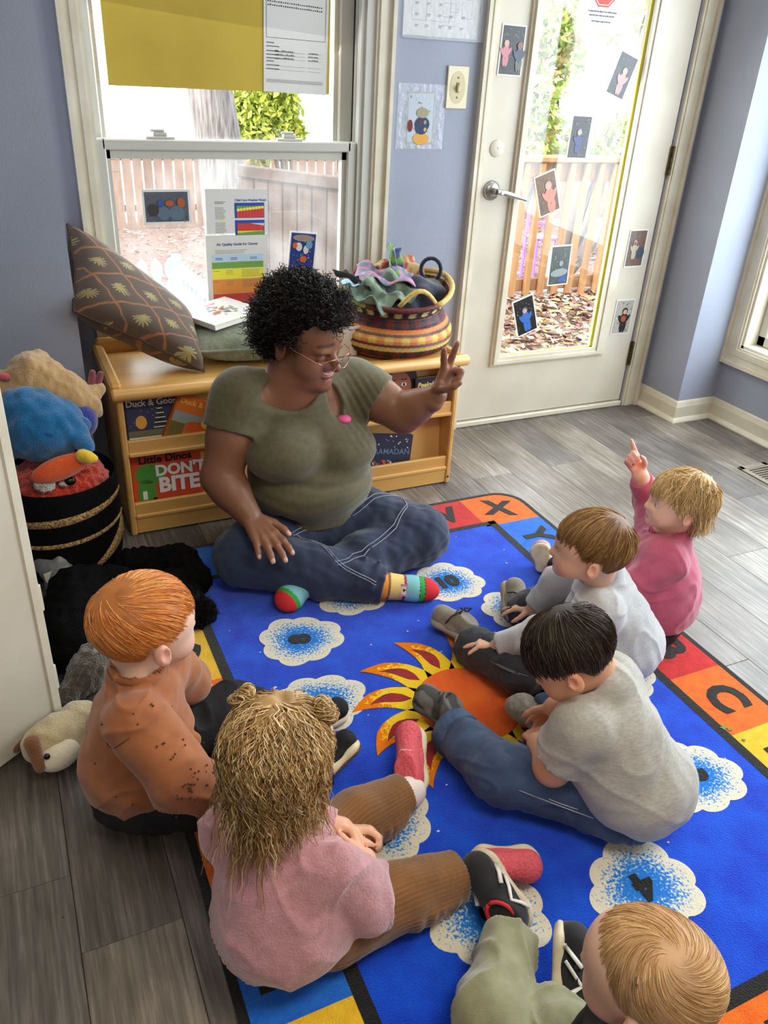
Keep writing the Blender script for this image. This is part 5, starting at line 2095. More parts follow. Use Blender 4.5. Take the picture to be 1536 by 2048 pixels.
tr = empty('tree', (1.85, 7.0, OZ), label='large pale barked tree trunk behind the window', cat='tree')
trunk(MB(), [(1.90, 7.0, OZ), (1.84, 7.0, .0), (1.78, 7.0, .7), (1.72, 7.0, 1.15), (1.68, 7.02, 3.2)], [.30, .22, .185, .172, .165]).build('trunk', m_bark, tr, smooth=True, world=True)
_tc = DY(1200, 160, 10)
tr = empty('slim_tree', (_tc.x, 10, OZ), label='pale slim tree trunk seen through the door glass', cat='tree')
trunk(MB(), [(_tc.x + .1, 10, OZ), (_tc.x, 10, 1.0), (_tc.x + .05, 10, 4.0)], [.22, .17, .15]).build('trunk', mat('bright_bark', srgb(214, 208, 204), .95, base2=srgb(170, 160, 156), vscale=6, vdetail=8, contrast=.3, stretch=(7, 7, .9)), tr, smooth=True, world=True)


def leaves(n, sampler, size, seed):
    rs = np.random.RandomState(seed)
    c = sampler(rs, n)
    a = rs.randn(n, 3)
    a /= np.linalg.norm(a, axis=1)[:, None]
    bb = np.cross(a, rs.randn(n, 3))
    bb /= np.linalg.norm(bb, axis=1)[:, None]
    s = size * (.6 + .8 * rs.rand(n))[:, None]
    nn = np.cross(a, bb)
    vs = np.stack([c - a * s, c + bb * s * .42 + nn * s * .12, c + a * s, c - bb * s * .42 + nn * s * .12], 1).reshape(-1, 3)
    f = np.arange(n * 4).reshape(-1, 4)
    return vs, f, rs


def bush(name, label, loc, spheres, n, size, cols, seed, cat='bush'):
    o = empty(name, loc, label=label, cat=cat)

    def smp(rs, n):
        w = np.array([s[3] ** 2 for s in spheres])
        i = rs.choice(len(spheres), n, p=w / w.sum())
        S_ = np.array(spheres)[i]
        d = rs.randn(n, 3)
        d /= np.linalg.norm(d, axis=1)[:, None]
        return S_[:, :3] + d * (S_[:, 3] * (.55 + .5 * rs.rand(n)))[:, None]
    vs, f, rs = leaves(n, smp, size, seed)
    cc = np.repeat(mix_cols_(rs, n, cols), 4, axis=0)
    oo = link('foliage', fast_mesh('foliage', vs - np.array(loc), f, mat('leaf', attr='Col', rough=.6), False, None, cc), o)
    oo['kind'] = 'stuff'
    q = MB()
    for s in spheres[:6]:
        q.tube([Vector((loc[0], loc[1], loc[2])), Vector(((loc[0] + s[0]) / 2 + .1, (loc[1] + s[1]) / 2, (loc[2] + s[2]) / 2)), Vector(s[:3])], [.05, .035, .012], 7)
    q.build('branches', mat('twig_bark', srgb(120, 104, 92), .9), o, smooth=True, world=True)
    return o


def mix_cols_(rs, n, cols):
    c = np.array([srgb(*x) for x in cols])
    return np.clip(c[rs.randint(0, len(cols), n)] * (1 + .15 * rs.randn(n))[:, None], 0, 1)


def cl(pts, Y):
    return [(*DY(x, y, Y + .1 * (i % 3)), r) for i, (x, y, r) in enumerate(pts)]


bush('evergreen', 'yellow green evergreen behind the tree trunk in the upper pane', (3.6, 11, OZ), cl([(495, 240, .34), (530, 215, .38), (560, 235, .30), (510, 270, .36), (545, 190, .36), (580, 275, .22), (490, 200, .3)], 11), 5200, .06, [(186, 196, 70), (160, 178, 60), (206, 210, 96)], 3)
bush('leafy_shrub', 'light green leafy shrub at the left of the door glass', (4.1, 7, OZ), cl([(1075, 40, .24), (1100, 90, .26), (1085, 150, .28), (1070, 200, .24), (1075, 250, .26), (1110, 280, .2), (1130, 60, .2), (1100, 20, .26), (1140, 120, .16), (1060, 290, .22), (1150, 285, .14)], 7), 2300, .055, [(186, 204, 96), (156, 182, 76), (214, 222, 140), (196, 160, 120)], 5)
bush('far_shrub', 'green shrub behind the railing at the right of the door glass', (6.0, 8, OZ), cl([(1220, 285, .22), (1245, 260, .18), (1200, 300, .2), (1240, 400, .2), (1225, 60, .14), (1290, 30, .18)], 8), 620, .055, [(196, 210, 110), (166, 186, 88)], 8)
# fallen leaves on deck and ground
def fallen(rs, n):
    k = rs.rand(n)
    x = np.where(k < .45, rs.uniform(2.0, 4.8, n), rs.uniform(-1.0, 9.0, n))
    y = np.where(k < .45, 3.3 + 1.6 * rs.rand(n) ** .55, rs.uniform(6.0, 12.9, n))
    z = np.where(k < .45, -.055, OZ + .015) + rs.rand(n) * .03
    return np.stack([x, y, z], 1)


vs, f, rs = leaves(9000, fallen, .05, 12)
zc = vs.reshape(-1, 4, 3)
mz = zc[:, :, 2].mean(1, keepdims=True)
zc[:, :, 2] = mz + (zc[:, :, 2] - mz) * .35
cc = np.repeat(mix_cols_(rs, 9000, [(170, 130, 116), (130, 92, 78), (206, 184, 176), (110, 74, 62), (176, 146, 100)]), 4, axis=0)
o = link('fallen_leaves', fast_mesh('fallen_leaves', zc.reshape(-1, 3), f, MATS['leaf'], False, None, cc))
tag(o, 'brown fallen leaves scattered over deck and yard', 'leaves', kind='stuff')
# purple toy chair beyond the railing, pale toy beside it
_tc = FZ(1062, 566, OZ)
t = empty('toy_chair', _tc, label='purple plastic toy chair behind the deck railing', cat='toy')
m_pur = mat('purple_plastic', srgb(176, 128, 226), .4)
for a in ((0, .04, 0, .04), (.30, .34, 0, .04), (0, .04, .26, .30), (.30, .34, .26, .30)):
    MB().bbox(a[0], a[1], a[2], a[3], 0, .55, .008).build('leg', m_pur, t)
MB().bbox(0, .34, 0, .30, .52, .56, .01).build('seat', m_pur, t)
MB().bbox(0, .05, .26, .30, .56, .98, .01).build('back_post', m_pur, t)
MB().bbox(.29, .34, .26, .30, .56, .98, .01).build('back_post', m_pur, t)
for z in (.66, .80, .93):
    MB().bbox(.05, .29, .265, .295, z, z + .05, .008).build('back_slat', m_pur, t)
_tc = FZ(1104, 590, OZ)
t = empty('yard_barrel', _tc, label='pale blue toy barrel behind the deck railing', cat='toy')
MB().lathe([(0, 0), (.15, 0), (.17, .15), (.17, .35), (.14, .5), (0, .52)], 24).build('barrel', mat('pale_blue_plastic', srgb(206, 226, 236), .4), t, smooth=True)
# ------------------------------------------------------------------ people: how a body is grown
m_skin = mat('skin', attr='Col', rough=.43, bump=.05, bscale=500, spec=.35)
m_hair = mat('hair', attr='Col', rough=.42, spec=.4)


def basis(f, up=(0, 0, 1)):
    f = unit(f)
    l = unit(np.cross(up, f))        # left
    u = np.cross(f, l)
    return np.stack([f, l, u], 1)    # columns: forward, left, up


def hand(S, W, d, n, size, left, curls, spread=.12, thumb=(.5, .35, .3), fat=1.0, k=.004, wristr=None, tips=None, thumb_curl=(.2, .3)):
    """W wrist, d towards the fingers, n out of the palm; curls: 4 x (base, mid, end) bends towards the palm"""
    d = unit(d)
    n = unit(np.array(n) - d * np.dot(n, d))
    t = np.cross(n, d) if left else np.cross(d, n)
    W = V3(W)
    L = size

    def P(x, y, z=0.0):
        return W + d * x * L + t * y * L + n * z * L
    kn = [P(.50, .155), P(.525, .055), P(.505, -.05), P(.455, -.145)]
    wr = wristr or .115 * L * fat
    for i, kp in enumerate(kn):
        S.rc(P(.02, .07 - .045 * i), kp, .072 * L * fat, .060 * L * fat, .028 * L)
    S.rc(P(-.12, 0), P(.10, 0), wr, .10 * L * fat, .04 * L)
    S.el(P(.20, .13, .05), (.11 * L * fat, .08 * L * fat, .08 * L * fat), np.stack([d, t, n], 1), .04 * L)
    lens = [.40, .445, .41, .32]
    out = []
    for i in range(4):
        a = spread * (1.5 - i) * .55
        dd = d * math.cos(a) + t * math.sin(a)
        p = kn[i]
        ang = 0.0
        rad = [.058, .052, .047, .040]
        if i == 3:
            rad = [r * .86 for r in rad]
        for j, fr in enumerate((.45, .30, .25)):
            ang += curls[i][j]
            v = dd * math.cos(ang) + n * math.sin(ang)
            q = p + v * lens[i] * fr * L
            S.rc(p, q, rad[j] * L * fat, rad[j + 1] * L * fat, k if j else k * 1.6)
            if j == 2:
                up = -(n * math.cos(ang) - dd * math.sin(ang))
                out.append((q, v, up, rad[3] * L * fat))
            p = q
    # thumb: out along t, forward along d, towards the palm along n
    tx, ty, tz = thumb
    b = P(.12, .12, .03)
    v1 = unit(d * tx + t * ty * 2 + n * tz)
    q1 = b + v1 * .22 * L
    S.rc(b, q1, .078 * L * fat, .062 * L * fat, .03 * L)
    v2 = unit(v1 + d * thumb_curl[0] * 1.2 - t * thumb_curl[0] + n * thumb_curl[0] * .5)
    q2 = q1 + v2 * .17 * L
    S.rc(q1, q2, .060 * L * fat, .054 * L * fat, k)
    v3 = unit(v2 + d * thumb_curl[1] - t * thumb_curl[1] * .6)
    q3 = q2 + v3 * .11 * L
    S.rc(q2, q3, .054 * L * fat, .042 * L * fat, k)
    out.append((q3, v3, unit(np.cross(np.cross(v3, n), v3)) * -1, .042 * L * fat))
    return out


def nails(out, col, s=1.0):
    sp = []
    for q, v, up, r in out:
        sp.append((EL_(q + up * r * .75 + v * r * .15, (r * .95 * s, r * .75 * s, r * .5 * s), np.stack([unit(v), unit(np.cross(up, v)), unit(up)], 1)), col, .0015))
    return sp


def kid_head(S, C, fwd, L=.185, up=(0, 0, 1), neck=None, ears=True, k=.012):
    """toddler head around C (centre of the skull); returns its frame"""
    B = basis(fwd, up)
    s = L / .185
    C = V3(C)

    def P(x, y, z):
        return C + B @ (np.array([x, y, z]) * s)
    S.el(P(-.012, 0, .018), np.array([.092, .074, .078]) * s, B, .02)
    S.el(P(.030, 0, .012), np.array([.056, .062, .060]) * s, B, .03)
    S.el(P(.030, 0, -.036), np.array([.055, .054, .052]) * s, B, .03)
    for y in (-1, 1):
        S.el(P(.050, .031 * y, -.045), np.array([.030, .026, .028]) * s, B, .02)
    S.el(P(.068, 0, -.074), np.array([.020, .022, .016]) * s, B, .02)
    S.rc(P(.080, 0, -.006), P(.094, 0, -.026), .006 * s, .0105 * s, .010)
    for y in (-1, 1):
        S.el(P(.088, .009 * y, -.029), np.array([.008, .006, .006]) * s, B, .005)
    S.el(P(.082, 0, -.053), np.array([.010, .017, .006]) * s, B, .005)
    S.el(P(.079, 0, -.061), np.array([.010, .014, .006]) * s, B, .005)
    for y in (-1, 1):
        S.el(P(.085, .029 * y, -.006), np.array([.012, .015, .010]) * s, B, .008, sub=True)
        S.el(P(.070, .029 * y, -.006), np.array([.013, .014, .011]) * s, B, .002)
        if ears:
            R = B @ np.array(Matrix.Rotation(.35 * y, 3, 'Z') @ Matrix.Rotation(-.15, 3, 'Y'))
            S.el(P(-.008, .079 * y, -.020), np.array([.0165, .009, .0245]) * s, R, .004)
            S.el(P(-.004, .088 * y, -.016), np.array([.009, .008, .014]) * s, R, .003, sub=True)
            S.el(P(-.006, .074 * y, -.016), np.array([.006, .004, .008]) * s, R, .003)
            S.el(P(-.004, .073 * y, -.040), np.array([.008, .006, .008]) * s, R, .004)
    if neck is not None:
        S.rc(P(-.022, 0, -.045), V3(neck), .044 * s, .047 * s, .025)
    return dict(C=C, B=B, s=s, P=P)


def face_spots(F, skin, lip, brow, cheek=None, lash=(.05, .035, .03), eye=True, earc=None):
    P, s, B = F['P'], F['s'], F['B']
    sp = []
    for y in (-1, 1):
        if cheek is not None:
            sp.append((EL_(P(.062, .034 * y, -.044), np.array([.022, .022, .020]) * s, B), cheek, .03, .55))
        sp.append((EL_(P(-.010, .078 * y, -.018), np.array([.014, .012, .020]) * s, B), earc if earc is not None else cheek if cheek is not None else skin, .014, .6))
        if eye:
            sp.append((EL_(P(.082, .029 * y, -.0065), np.array([.008, .0115, .0045]) * s, B), (.8, .78, .76), .003))
            sp.append((EL_(P(.083, .0285 * y, -.0065), np.array([.008, .0052, .0052]) * s, B), (.10, .08, .07), .002))
            sp.append((RC_(P(.079, .0175 * y, -.0015), P(.072, .041 * y, -.003), .0018 * s), lash, .002))
        sp.append((RC_(P(.086, .016 * y, .012), P(.074, .042 * y, .011), .003 * s), brow, .006, .8))
    sp.append((EL_(P(.086, 0, -.057), np.array([.010, .017, .0085]) * s, B), lip, .006, .8))
    sp.append((RC_(P(.091, -.014, -.057), P(.091, .014, -.057), .001 * s), tuple(np.array(lip) * .45), .003, .8))
    return sp


def hair_local(F, N, mask, whorl, comb, length, S=9, lift=(.03, .10), swirl=.3, grav=.35, jitter=.18, wave=0., rscale=(1, 1, 1), seed=1, clump=0, off=(-.010, 0, .020), wfreq=3.0, rad=(.092, .074, .078), sub=3, hang=True):
    """strands that lie on the skull; local frame x forward, y left, z up"""
    rs = np.random.RandomState(seed)
    r = np.array(rad) * np.array(rscale)
    c0 = np.array(off)
    U = rs.randn(N * 4, 3)
    U /= np.linalg.norm(U, axis=1)[:, None]
    U = U[mask(U)][:N]
    n = len(U)
    wv = unit(whorl)
    gl = F['B'].T @ np.array([0, 0, -1.0])
    p = c0 + r * U
    dirj = rs.randn(n, 3) * jitter
    ln = length(U) * (1 + .18 * rs.randn(n)) if callable(length) else length * (1 + .18 * rs.randn(n))
    ln = np.clip(ln, .008, .4)
    lf = lift[1] * (.4 + .9 * rs.rand(n))
    if clump:
        cid = rs.randint(0, clump, n)
        cen = U[rs.randint(0, n, clump)]
        dcl = ((U[:, None, :] - cen[None, :, :]) ** 2).sum(2)
        cid = dcl.argmin(1)
        dirj = dirj * .45 + (rs.randn(clump, 3) * jitter * 1.3)[cid]
        phase = (rs.rand(clump) * 6.28)[cid] + rs.randn(n) * .35
    else:
        phase = rs.rand(n) * 6.28
    P = np.zeros((n, S, 3))
    P[:, 0] = p
    cmb = np.array(comb, dtype=float)
    T = (S - 1) * sub
    for i in range(T):
        q = (p - c0) / r
        un = q / np.linalg.norm(q, axis=1)[:, None]
        nr = un / r
        nr /= np.linalg.norm(nr, axis=1)[:, None]
        away = un - wv
        away -= nr * (away * nr).sum(1)[:, None]
        away /= np.maximum(.15, np.linalg.norm(away, axis=1))[:, None]
        sw = np.cross(nr, away) * swirl
        t = i / T
        uz = -(un @ gl)
        wA = np.clip((uz + .45) / .5, 0, 1)[:, None] if hang else np.ones((n, 1))
        dd = (away + sw + cmb) * wA + dirj + gl * (grav * (.4 + t) + 1.0 * (1 - wA))
        dd -= nr * (dd * nr).sum(1)[:, None] * (.25 + .65 * wA)
        dd /= np.maximum(1e-6, np.linalg.norm(dd, axis=1))[:, None]
        if wave:
            side = np.cross(nr, dd)
            dd = dd + side * (wave * np.sin(phase + t * wfreq * 6.28))[:, None] + nr * (wave * .6 * np.cos(phase + t * wfreq * 6.28))[:, None]
        p = p + dd * (ln / T)[:, None]
        q = (p - c0) / r
        qn = np.linalg.norm(q, axis=1)
        tgt = 1 + (lift[0] + lf * min(1, (i + 1) / T * 2.2)) * (1 if hang else np.clip(.30 + 1.1 * (q[:, 2] / qn + .35), .15, 1))
        push = np.maximum(0, tgt - qn)
        p = p + (q / qn[:, None]) * r * (push * .8)[:, None]
        if (i + 1) % sub == 0:
            P[:, (i + 1) // sub] = p
    return P, U, rs


def to_world(F, P):
    sh = P.shape
    return (F['C'] + (P.reshape(-1, 3) * F['s']) @ F['B'].T).reshape(sh)


def hair_cap(F, S, g=.008, rad=(.092, .074, .078), off=(-.010, 0, .020)):
    S.el(F['P'](*off), (np.array(rad) + g) * F['s'], F['B'], .0)


def mix_cols(rs, n, cols, w=None):
    c = np.array([srgb(*x) for x in cols])
    i = rs.choice(len(cols), n, p=w)
    out = c[i] * (1 + .12 * rs.randn(n))[:, None]
    return np.clip(out, 0, 1)


def limb(S, pts, rads, k=.012):
    for i in range(len(pts) - 1):
        S.rc(pts[i], pts[i + 1], rads[i], rads[i + 1], k)


def shoe(root, name, heel, toe, up, L, W_, m_up, m_sole, label=None, sole_t=.014, height=.045, extra=None, toecap=None, h=.003, m_tongue=None):
    """a low shoe from heel to toe; up = direction of the ankle opening. The sole lies on the -up side"""
    heel, toe = V3(heel) + [0, 0, .006], V3(toe) + [0, 0, .006]
    d = unit(toe - heel)
    u = unit(np.array(up) - d * np.dot(up, d))
    s = np.cross(u, d)
    B = np.stack([d, s, u], 1)
    c = (heel + toe) / 2
    L = np.linalg.norm(toe - heel)

    def P(x, y, z):
        return heel + d * x * L + s * y * W_ + u * z
    S = SD()
    S.rc(P(.16, 0, sole_t + W_ * .40), P(.80, 0, sole_t + W_ * .26), W_ * .44, W_ * .40, .01)
    S.el(P(.80, 0, sole_t + W_ * .22), (L * .20, W_ * .50, W_ * .40), B, .012)
    S.rc(P(.18, 0, sole_t + .012), P(.26, 0, height + .012), W_ * .44, W_ * .40, .012)
    S.el(P(.5, 0, sole_t), (L * .48, W_ * .46, W_ * .25), B, .01)
    S.cut(P(0, 0, sole_t * .5), -u)
    S.cut(P(.2, 0, height + .010), unit(u * 1 - d * .25))
    o = sd_obj(name, S, m_up, root, h)
    if label:
        o['label'] = label
    Q = SD()
    Q.el(P(.20, 0, sole_t * .55), (L * .22, W_ * .50, sole_t * .75), B, .01)
    Q.bx(P(.48, 0, sole_t * .52), (L * .36, W_ * .47, sole_t * .55), B, sole_t * .5, .01)
    Q.el(P(.76, 0, sole_t * .55), (L * .25, W_ * .56, sole_t * .75), B, .012)
    Q.cut(P(0, 0, 0), -u, .001)
    Q.cut(P(0, 0, sole_t * 1.15), u, .001)
    sd_obj('sole', Q, m_sole, o, h)
    return o, P, B, L


def tubes(name, paths, r, m, parent, sides=6):
    q = MB()
    for p in paths:
        q.tube([Vector(x) for x in p], r, sides)
    return q.build(name, m, parent, smooth=True, world=True)


def flat_ops(S):
    out = []
    for op in S.ops:
        if op[0] == 'sd':
            out += flat_ops(op[1])
        elif not op[6]:
            out.append(op)
    return out


def on_surface(S, pts, r=.0):
    """slide points down the field onto the surface"""
    out = []
    for p in pts:
        p = V3(p)
        for _ in range(12):
            P_ = np.stack([p, p + [1e-3, 0, 0], p + [0, 1e-3, 0], p + [0, 0, 1e-3]])
            D = np.full(4, .2)
            for op in flat_ops(S):
                d = SD.dist(op, P_[:, 0], P_[:, 1], P_[:, 2])
                k = max(op[5], 1e-5)
                hh = np.clip(.5 + .5 * (d - D) / k, 0, 1)
                D = d * (1 - hh) + D * hh - k * hh * (1 - hh)
            g = (D[1:] - D[0]) / 1e-3
            p = p - g / max(1e-6, np.linalg.norm(g)) * (D[0] - r) * .9
        out.append(p)
    return out
# ------------------------------------------------------------------ the teacher
T_ = empty('person', (0.78, 2.10, 0), label='adult in an olive tee and jeans sitting cross-legged, holding up two fingers', cat='person')
sk, skl, skd = np.array(srgb(134, 90, 66)), np.array(srgb(182, 130, 104)), np.array(srgb(104, 68, 50))
lipc = srgb(150, 92, 84)
hC = V3(DY(612, 672, 2.085))
hF = unit((.53, -.80, -.27))
B = basis(hF)
hs_ = 1.10
F = dict(C=hC, B=B, s=hs_)


def hp(x, y, z):
    return hC + B @ (np.array([x, y, z]) * hs_)


F['P'] = hp
S = SD()
S.el(hp(-.012, 0, .020), np.array([.094, .076, .092]) * hs_, B, .02)
S.el(hp(.034, 0, .020), np.array([.056, .066, .072]) * hs_, B, .03)
S.el(hp(.034, 0, -.052), np.array([.056, .066, .066]) * hs_, B, .03)
for y in (-1, 1):
    S.el(hp(.052, .036 * y, -.052), np.array([.032, .032, .038]) * hs_, B, .02)
    S.el(hp(.072, .033 * y, .006), np.array([.018, .022, .010]) * hs_, B, .014)
    S.el(hp(.088, .032 * y, -.012), np.array([.010, .019, .010]) * hs_, B, .008, sub=True)
    S.el(hp(.071, .032 * y, -.014), np.array([.015, .019, .013]) * hs_, B, .003)
    R = B @ np.array(Matrix.Rotation(.3 * y, 3, 'Z'))
    S.el(hp(-.014, .080 * y, -.022), np.array([.021, .008, .034]) * hs_, R, .005)
    S.el(hp(-.010, .088 * y, -.018), np.array([.011, .007, .020]) * hs_, R, .003, sub=True)
S.el(hp(.078, 0, -.096), np.array([.024, .030, .020]) * hs_, B, .022)
S.rc(hp(.088, 0, -.006), hp(.109, 0, -.034), .0078 * hs_, .0130 * hs_, .012)
for y in (-1, 1):
    S.el(hp(.094, .014 * y, -.040), np.array([.011, .009, .009]) * hs_, B, .006)
S.el(hp(.091, 0, -.066), np.array([.012, .024, .0085]) * hs_, B, .006)
S.el(hp(.088, 0, -.080), np.array([.013, .021, .0095]) * hs_, B, .006)
S.rc(hp(.100, -.020, -.0725), hp(.100, .020, -.0725), .003 * hs_, None, .003, sub=True)
S.el(hp(.040, 0, -.098), np.array([.050, .052, .026]) * hs_, B, .025)
neckb = V3(.715, 2.105, .585)
S.rc(hp(-.030, 0, -.055), neckb, .060, .074, .03)
Rsh, Lsh = V3(.565, 2.115, .545), V3(.925, 2.14, .535)


def torso(S, g, k=.05, bust=0.):
    S.el((.790, 2.125, .12), (.215 + g, .16 + g, .12 + g), None, k)
    S.el((.765, 2.075, .265), (.192 + g, .155 + g, .115 + g), None, k)
    S.el((.750, 2.125, .42), (.185 + g, .120 + g, .175 + g), None, k)
    S.el((.670, 2.026, .392), (.114 + g - bust, .090 + g - bust, .084 + g - bust), None, .026)
    S.el((.836, 2.034, .380), (.112 + g - bust, .090 + g - bust, .084 + g - bust), None, .026)
    S.rc(Rsh + [.02, 0, -.02], neckb + [0, .01, -.04], .078 + g, .070 + g, .04)
    S.rc(Lsh + [-.02, 0, -.02], neckb + [0, .01, -.04], .078 + g, .070 + g, .04)


torso(S, -.011, bust=.016)
Rel, Rwr = V3(DY(442, 955, 2.06)), V3(DY(497, 1030, 1.965))
Lel, Lwr = V3(DY(806, 828, 2.03)), V3(DY(872, 790, 1.955))
limb(S, [Rsh, (Rsh + Rel) / 2, Rel], [.075, .068, .056], .02)
S.rc(Rel, Rel + (Rwr - Rel) * .35, .056, .054, .02)
S.rc(Rel + (Rwr - Rel) * .35, Rwr, .054, .037, .02)
limb(S, [Lsh, (Lsh + Lel) / 2, Lel], [.072, .066, .057], .02)
S.rc(Lel, Lel + (Lwr - Lel) * .4, .056, .050, .02)
S.rc(Lel + (Lwr - Lel) * .4, Lwr, .050, .033, .02)
# resting hand: on the knee, fingers towards the camera
h1 = hand(S, Rwr, unit(V3(FZ(550, 1100, .205)) - Rwr), (.12, -.35, -.93), .196, False, [(.10, .25, .2), (.08, .25, .22), (.08, .25, .22), (.12, .25, .2)], .30, (.75, .38, .1), 1.12, .004, .036)
# raised hand: two fingers up, the others folded under the thumb
dh = unit(V3(DY(902, 733, 1.94)) - Lwr)
nh = unit(V3(.35, -.93, -.15))
h2 = hand(S, Lwr, dh, nh, .178, True, [(-.10, .06, .05), (-.05, .05, .04), (1.25, 1.55, .7), (1.35, 1.5, .7)], .75, (.50, .12, .75), 1.08, .004, .033, None, (.5, .7))
# legs under the denim
hipR, hipL = V3(.70, 2.10, .115), V3(.87, 2.10, .115)
kneR, kneL = V3(FZ(492, 1112, .105)), V3(FZ(838, 1070, .105))
ankR, ankL = V3(FZ(772, 1172, .055)), V3(.66, 1.84, .05)
for a, kq, e in ((hipR, kneR, ankR), (hipL, kneL, ankL)):
    limb(S, [a, kq, e], [.10, .075, .04], .02)
toeR, toeL = V3(FZ(862, 1180, .038)), V3(FZ(566, 1208, .036))
for e, q in ((ankR, toeR), (ankL, toeL)):
    S.rc(e, q - unit(q - e) * .02, .030, .022, .02)
sp = [(EL_(hp(.096, 0, -.0725), np.array([.012, .024, .0175]) * hs_, B), lipc, .006, .85), (RC_(hp(.101, -.020, -.0725), hp(.101, .020, -.0725), .0016), srgb(58, 30, 28), .003, .9)]
for y in (-1, 1):
    sp += [(RC_(hp(.090, .015 * y, .027), hp(.074, .054 * y, .020), .0062, .0045), srgb(58, 38, 32), .006, .8),
           (RC_(hp(.086, .017 * y, -.020), hp(.076, .050 * y, -.018), .0034), srgb(22, 14, 12), .003, .95),
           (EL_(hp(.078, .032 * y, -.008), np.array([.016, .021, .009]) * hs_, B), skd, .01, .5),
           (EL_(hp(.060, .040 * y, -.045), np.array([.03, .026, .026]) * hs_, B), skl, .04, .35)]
sp += nails(h1, srgb(222, 176, 158), 1.1) + nails(h2, srgb(206, 158, 138))
sp += [(EL_(p_[0], (.014, .014, .014)), skl, .02, .35) for p_ in h1 + h2]
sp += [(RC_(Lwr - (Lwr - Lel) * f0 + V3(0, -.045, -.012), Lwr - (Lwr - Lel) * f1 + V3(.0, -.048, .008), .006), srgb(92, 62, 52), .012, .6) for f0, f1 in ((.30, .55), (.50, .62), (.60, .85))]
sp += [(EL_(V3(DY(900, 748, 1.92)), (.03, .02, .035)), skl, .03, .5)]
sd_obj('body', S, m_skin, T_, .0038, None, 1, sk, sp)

# olive tee
S = SD()
torso(S, .006)
for a, e, f0, r0, r1 in ((Rsh, Rel, .42, .086, .086), (Lsh, Lel, .52, .083, .080)):
    A_ = SD()
    A_.rc(a, a + (e - a) * .7, r0, r1, .01)
    A_.cut(a + (e - a) * f0, e - a)
    S.join(A_, .03)
S.rc((.58, 1.98, .20), (.93, 2.0, .175), .012, None, .02, sub=True)
S.cut(V3(.78, 2.1, .165), unit((0, .12, -1)))
# neckline: wide scoop and a narrow slit beside it
S.rc(hp(-.03, 0, -.05), neckb + [0, 0, -.02], .072, .088, .005, sub=True)
S.el(V3(DY(584, 796, 1.99)), (.094, .10, .062), None, .006, sub=True)
S.el(V3(DY(683, 810, 1.985)), (.026, .09, .070), np.array(Matrix.Rotation(-.25, 3, 'Y')), .006, sub=True)
m_olive = mat('olive_jersey', srgb(98, 91, 62), .85, base2=srgb(86, 79, 54), vscale=60, bump=.08, bscale=700, sheen=.25)


def tee_fold(v):
    a = .0022 * wob(v, 6, 1) - .010 * np.exp(-((v[:, 2] - (.312 - .08 * (v[:, 0] - .75))) / .014) ** 2) * (v[:, 1] < 2.06) * np.exp(-((v[:, 0] - .75) / .16) ** 4)
    a += .0016 * np.sin(v[:, 2] * 150 + 5 * np.sin(v[:, 0] * 11)) * np.exp(-((v[:, 2] - .29) / .06) ** 2)
    a += .0030 * np.sin(v[:, 0] * 260 + v[:, 2] * 130) * np.exp(-(((v[:, 0] - .90) / .05) ** 2 + ((v[:, 2] - .50) / .07) ** 2))
    return a


sd_obj('tee_shirt', S, m_olive, T_, .0048, tee_fold)
Q = SD()
Q.el(V3(DY(688, 838, 2.030)), (.022, .022, .012), None, .004)
sd_obj('pink_undershirt', Q, mat('pink_cloth', srgb(236, 96, 150), .7), T_, .004)

# jeans
m_denim = mat('denim', srgb(44, 57, 86), .85, base2=srgb(27, 35, 56), vscale=9, vdetail=8, contrast=.25, bump=.25, bscale=420, sheen=.2)
m_stitch = mat('denim_stitch', srgb(150, 156, 172), .8)
S = SD()
S.el((.785, 2.125, .105), (.225, .175, .115), None, .03)
for a, kq, e in ((hipR, kneR, ankR), (hipL, kneL, ankL)):
    S.rc(a, kq, .118, .090, .04)
    S.rc(kq, kq + (e - kq) * .5, .090, .080, .03)
    A_ = SD()
    A_.rc(kq + (e - kq) * .5, e + unit(e - kq) * .05, .080, .050, .02)
    A_.cut(e - unit(e - kq) * .006, e - kq)
    S.join(A_, .02)
S.cut((0, 0, .017), (0, 0, -1))
for t in (.58, .68, .78, .88):
    q = kneR + (ankR - kneR) * t
    ax = unit(ankR - kneR)
    S.rc(q + V3(-.02, -.06, .02), q + V3(.03, .0, .07), .004, None, .012)


def denim_fold(v):
    return .0028 * wob(v, 9, 2) + .0016 * wob(v, 24, 3)


jn = sd_obj('jeans', S, m_denim, T_, .0048, denim_fold)


def seam_line(pix, z):
    return [V3(FZ(x, y, z)) for x, y in pix]


for pix, z in (([(575, 1085), (600, 1095), (640, 1112), (690, 1135), (735, 1152), (762, 1162)], .13), ([(582, 1072), (596, 1062), (622, 1052), (660, 1040), (700, 1032), (745, 1020), (790, 1018), (812, 1035), (790, 1060), (750, 1085), (700, 1110), (676, 1120)], .16)):
    P_ = seam_line(pix, z)
    P_ = [P_[int(i)] * (1 - (i % 1)) + P_[min(len(P_) - 1, int(i) + 1)] * (i % 1) for i in np.arange(0, len(P_) - 1 + 1e-6, .25)]
    for dx in (-.006, .006):
        tubes('stitching', [on_surface(S, [p + V3(0, dx, dx * .5) for p in P_], .0022)], .0015, m_stitch, jn, 5)
tubes('fly_seam', [on_surface(S, [V3(FZ(x, y, .2)) for x, y in ((655, 992), (655, 1008), (648, 1025))], .002)], .002, m_stitch, jn, 5)

# socks: bright bands
m_sock = mat('sock_knit', attr='Col', rough=.85, bump=.15, bscale=500)
sr, so, st_, sg, spk = [np.array(srgb(*c)) for c in ((206, 36, 44), (240, 150, 50), (126, 190, 196), (44, 160, 60), (232, 200, 120))]


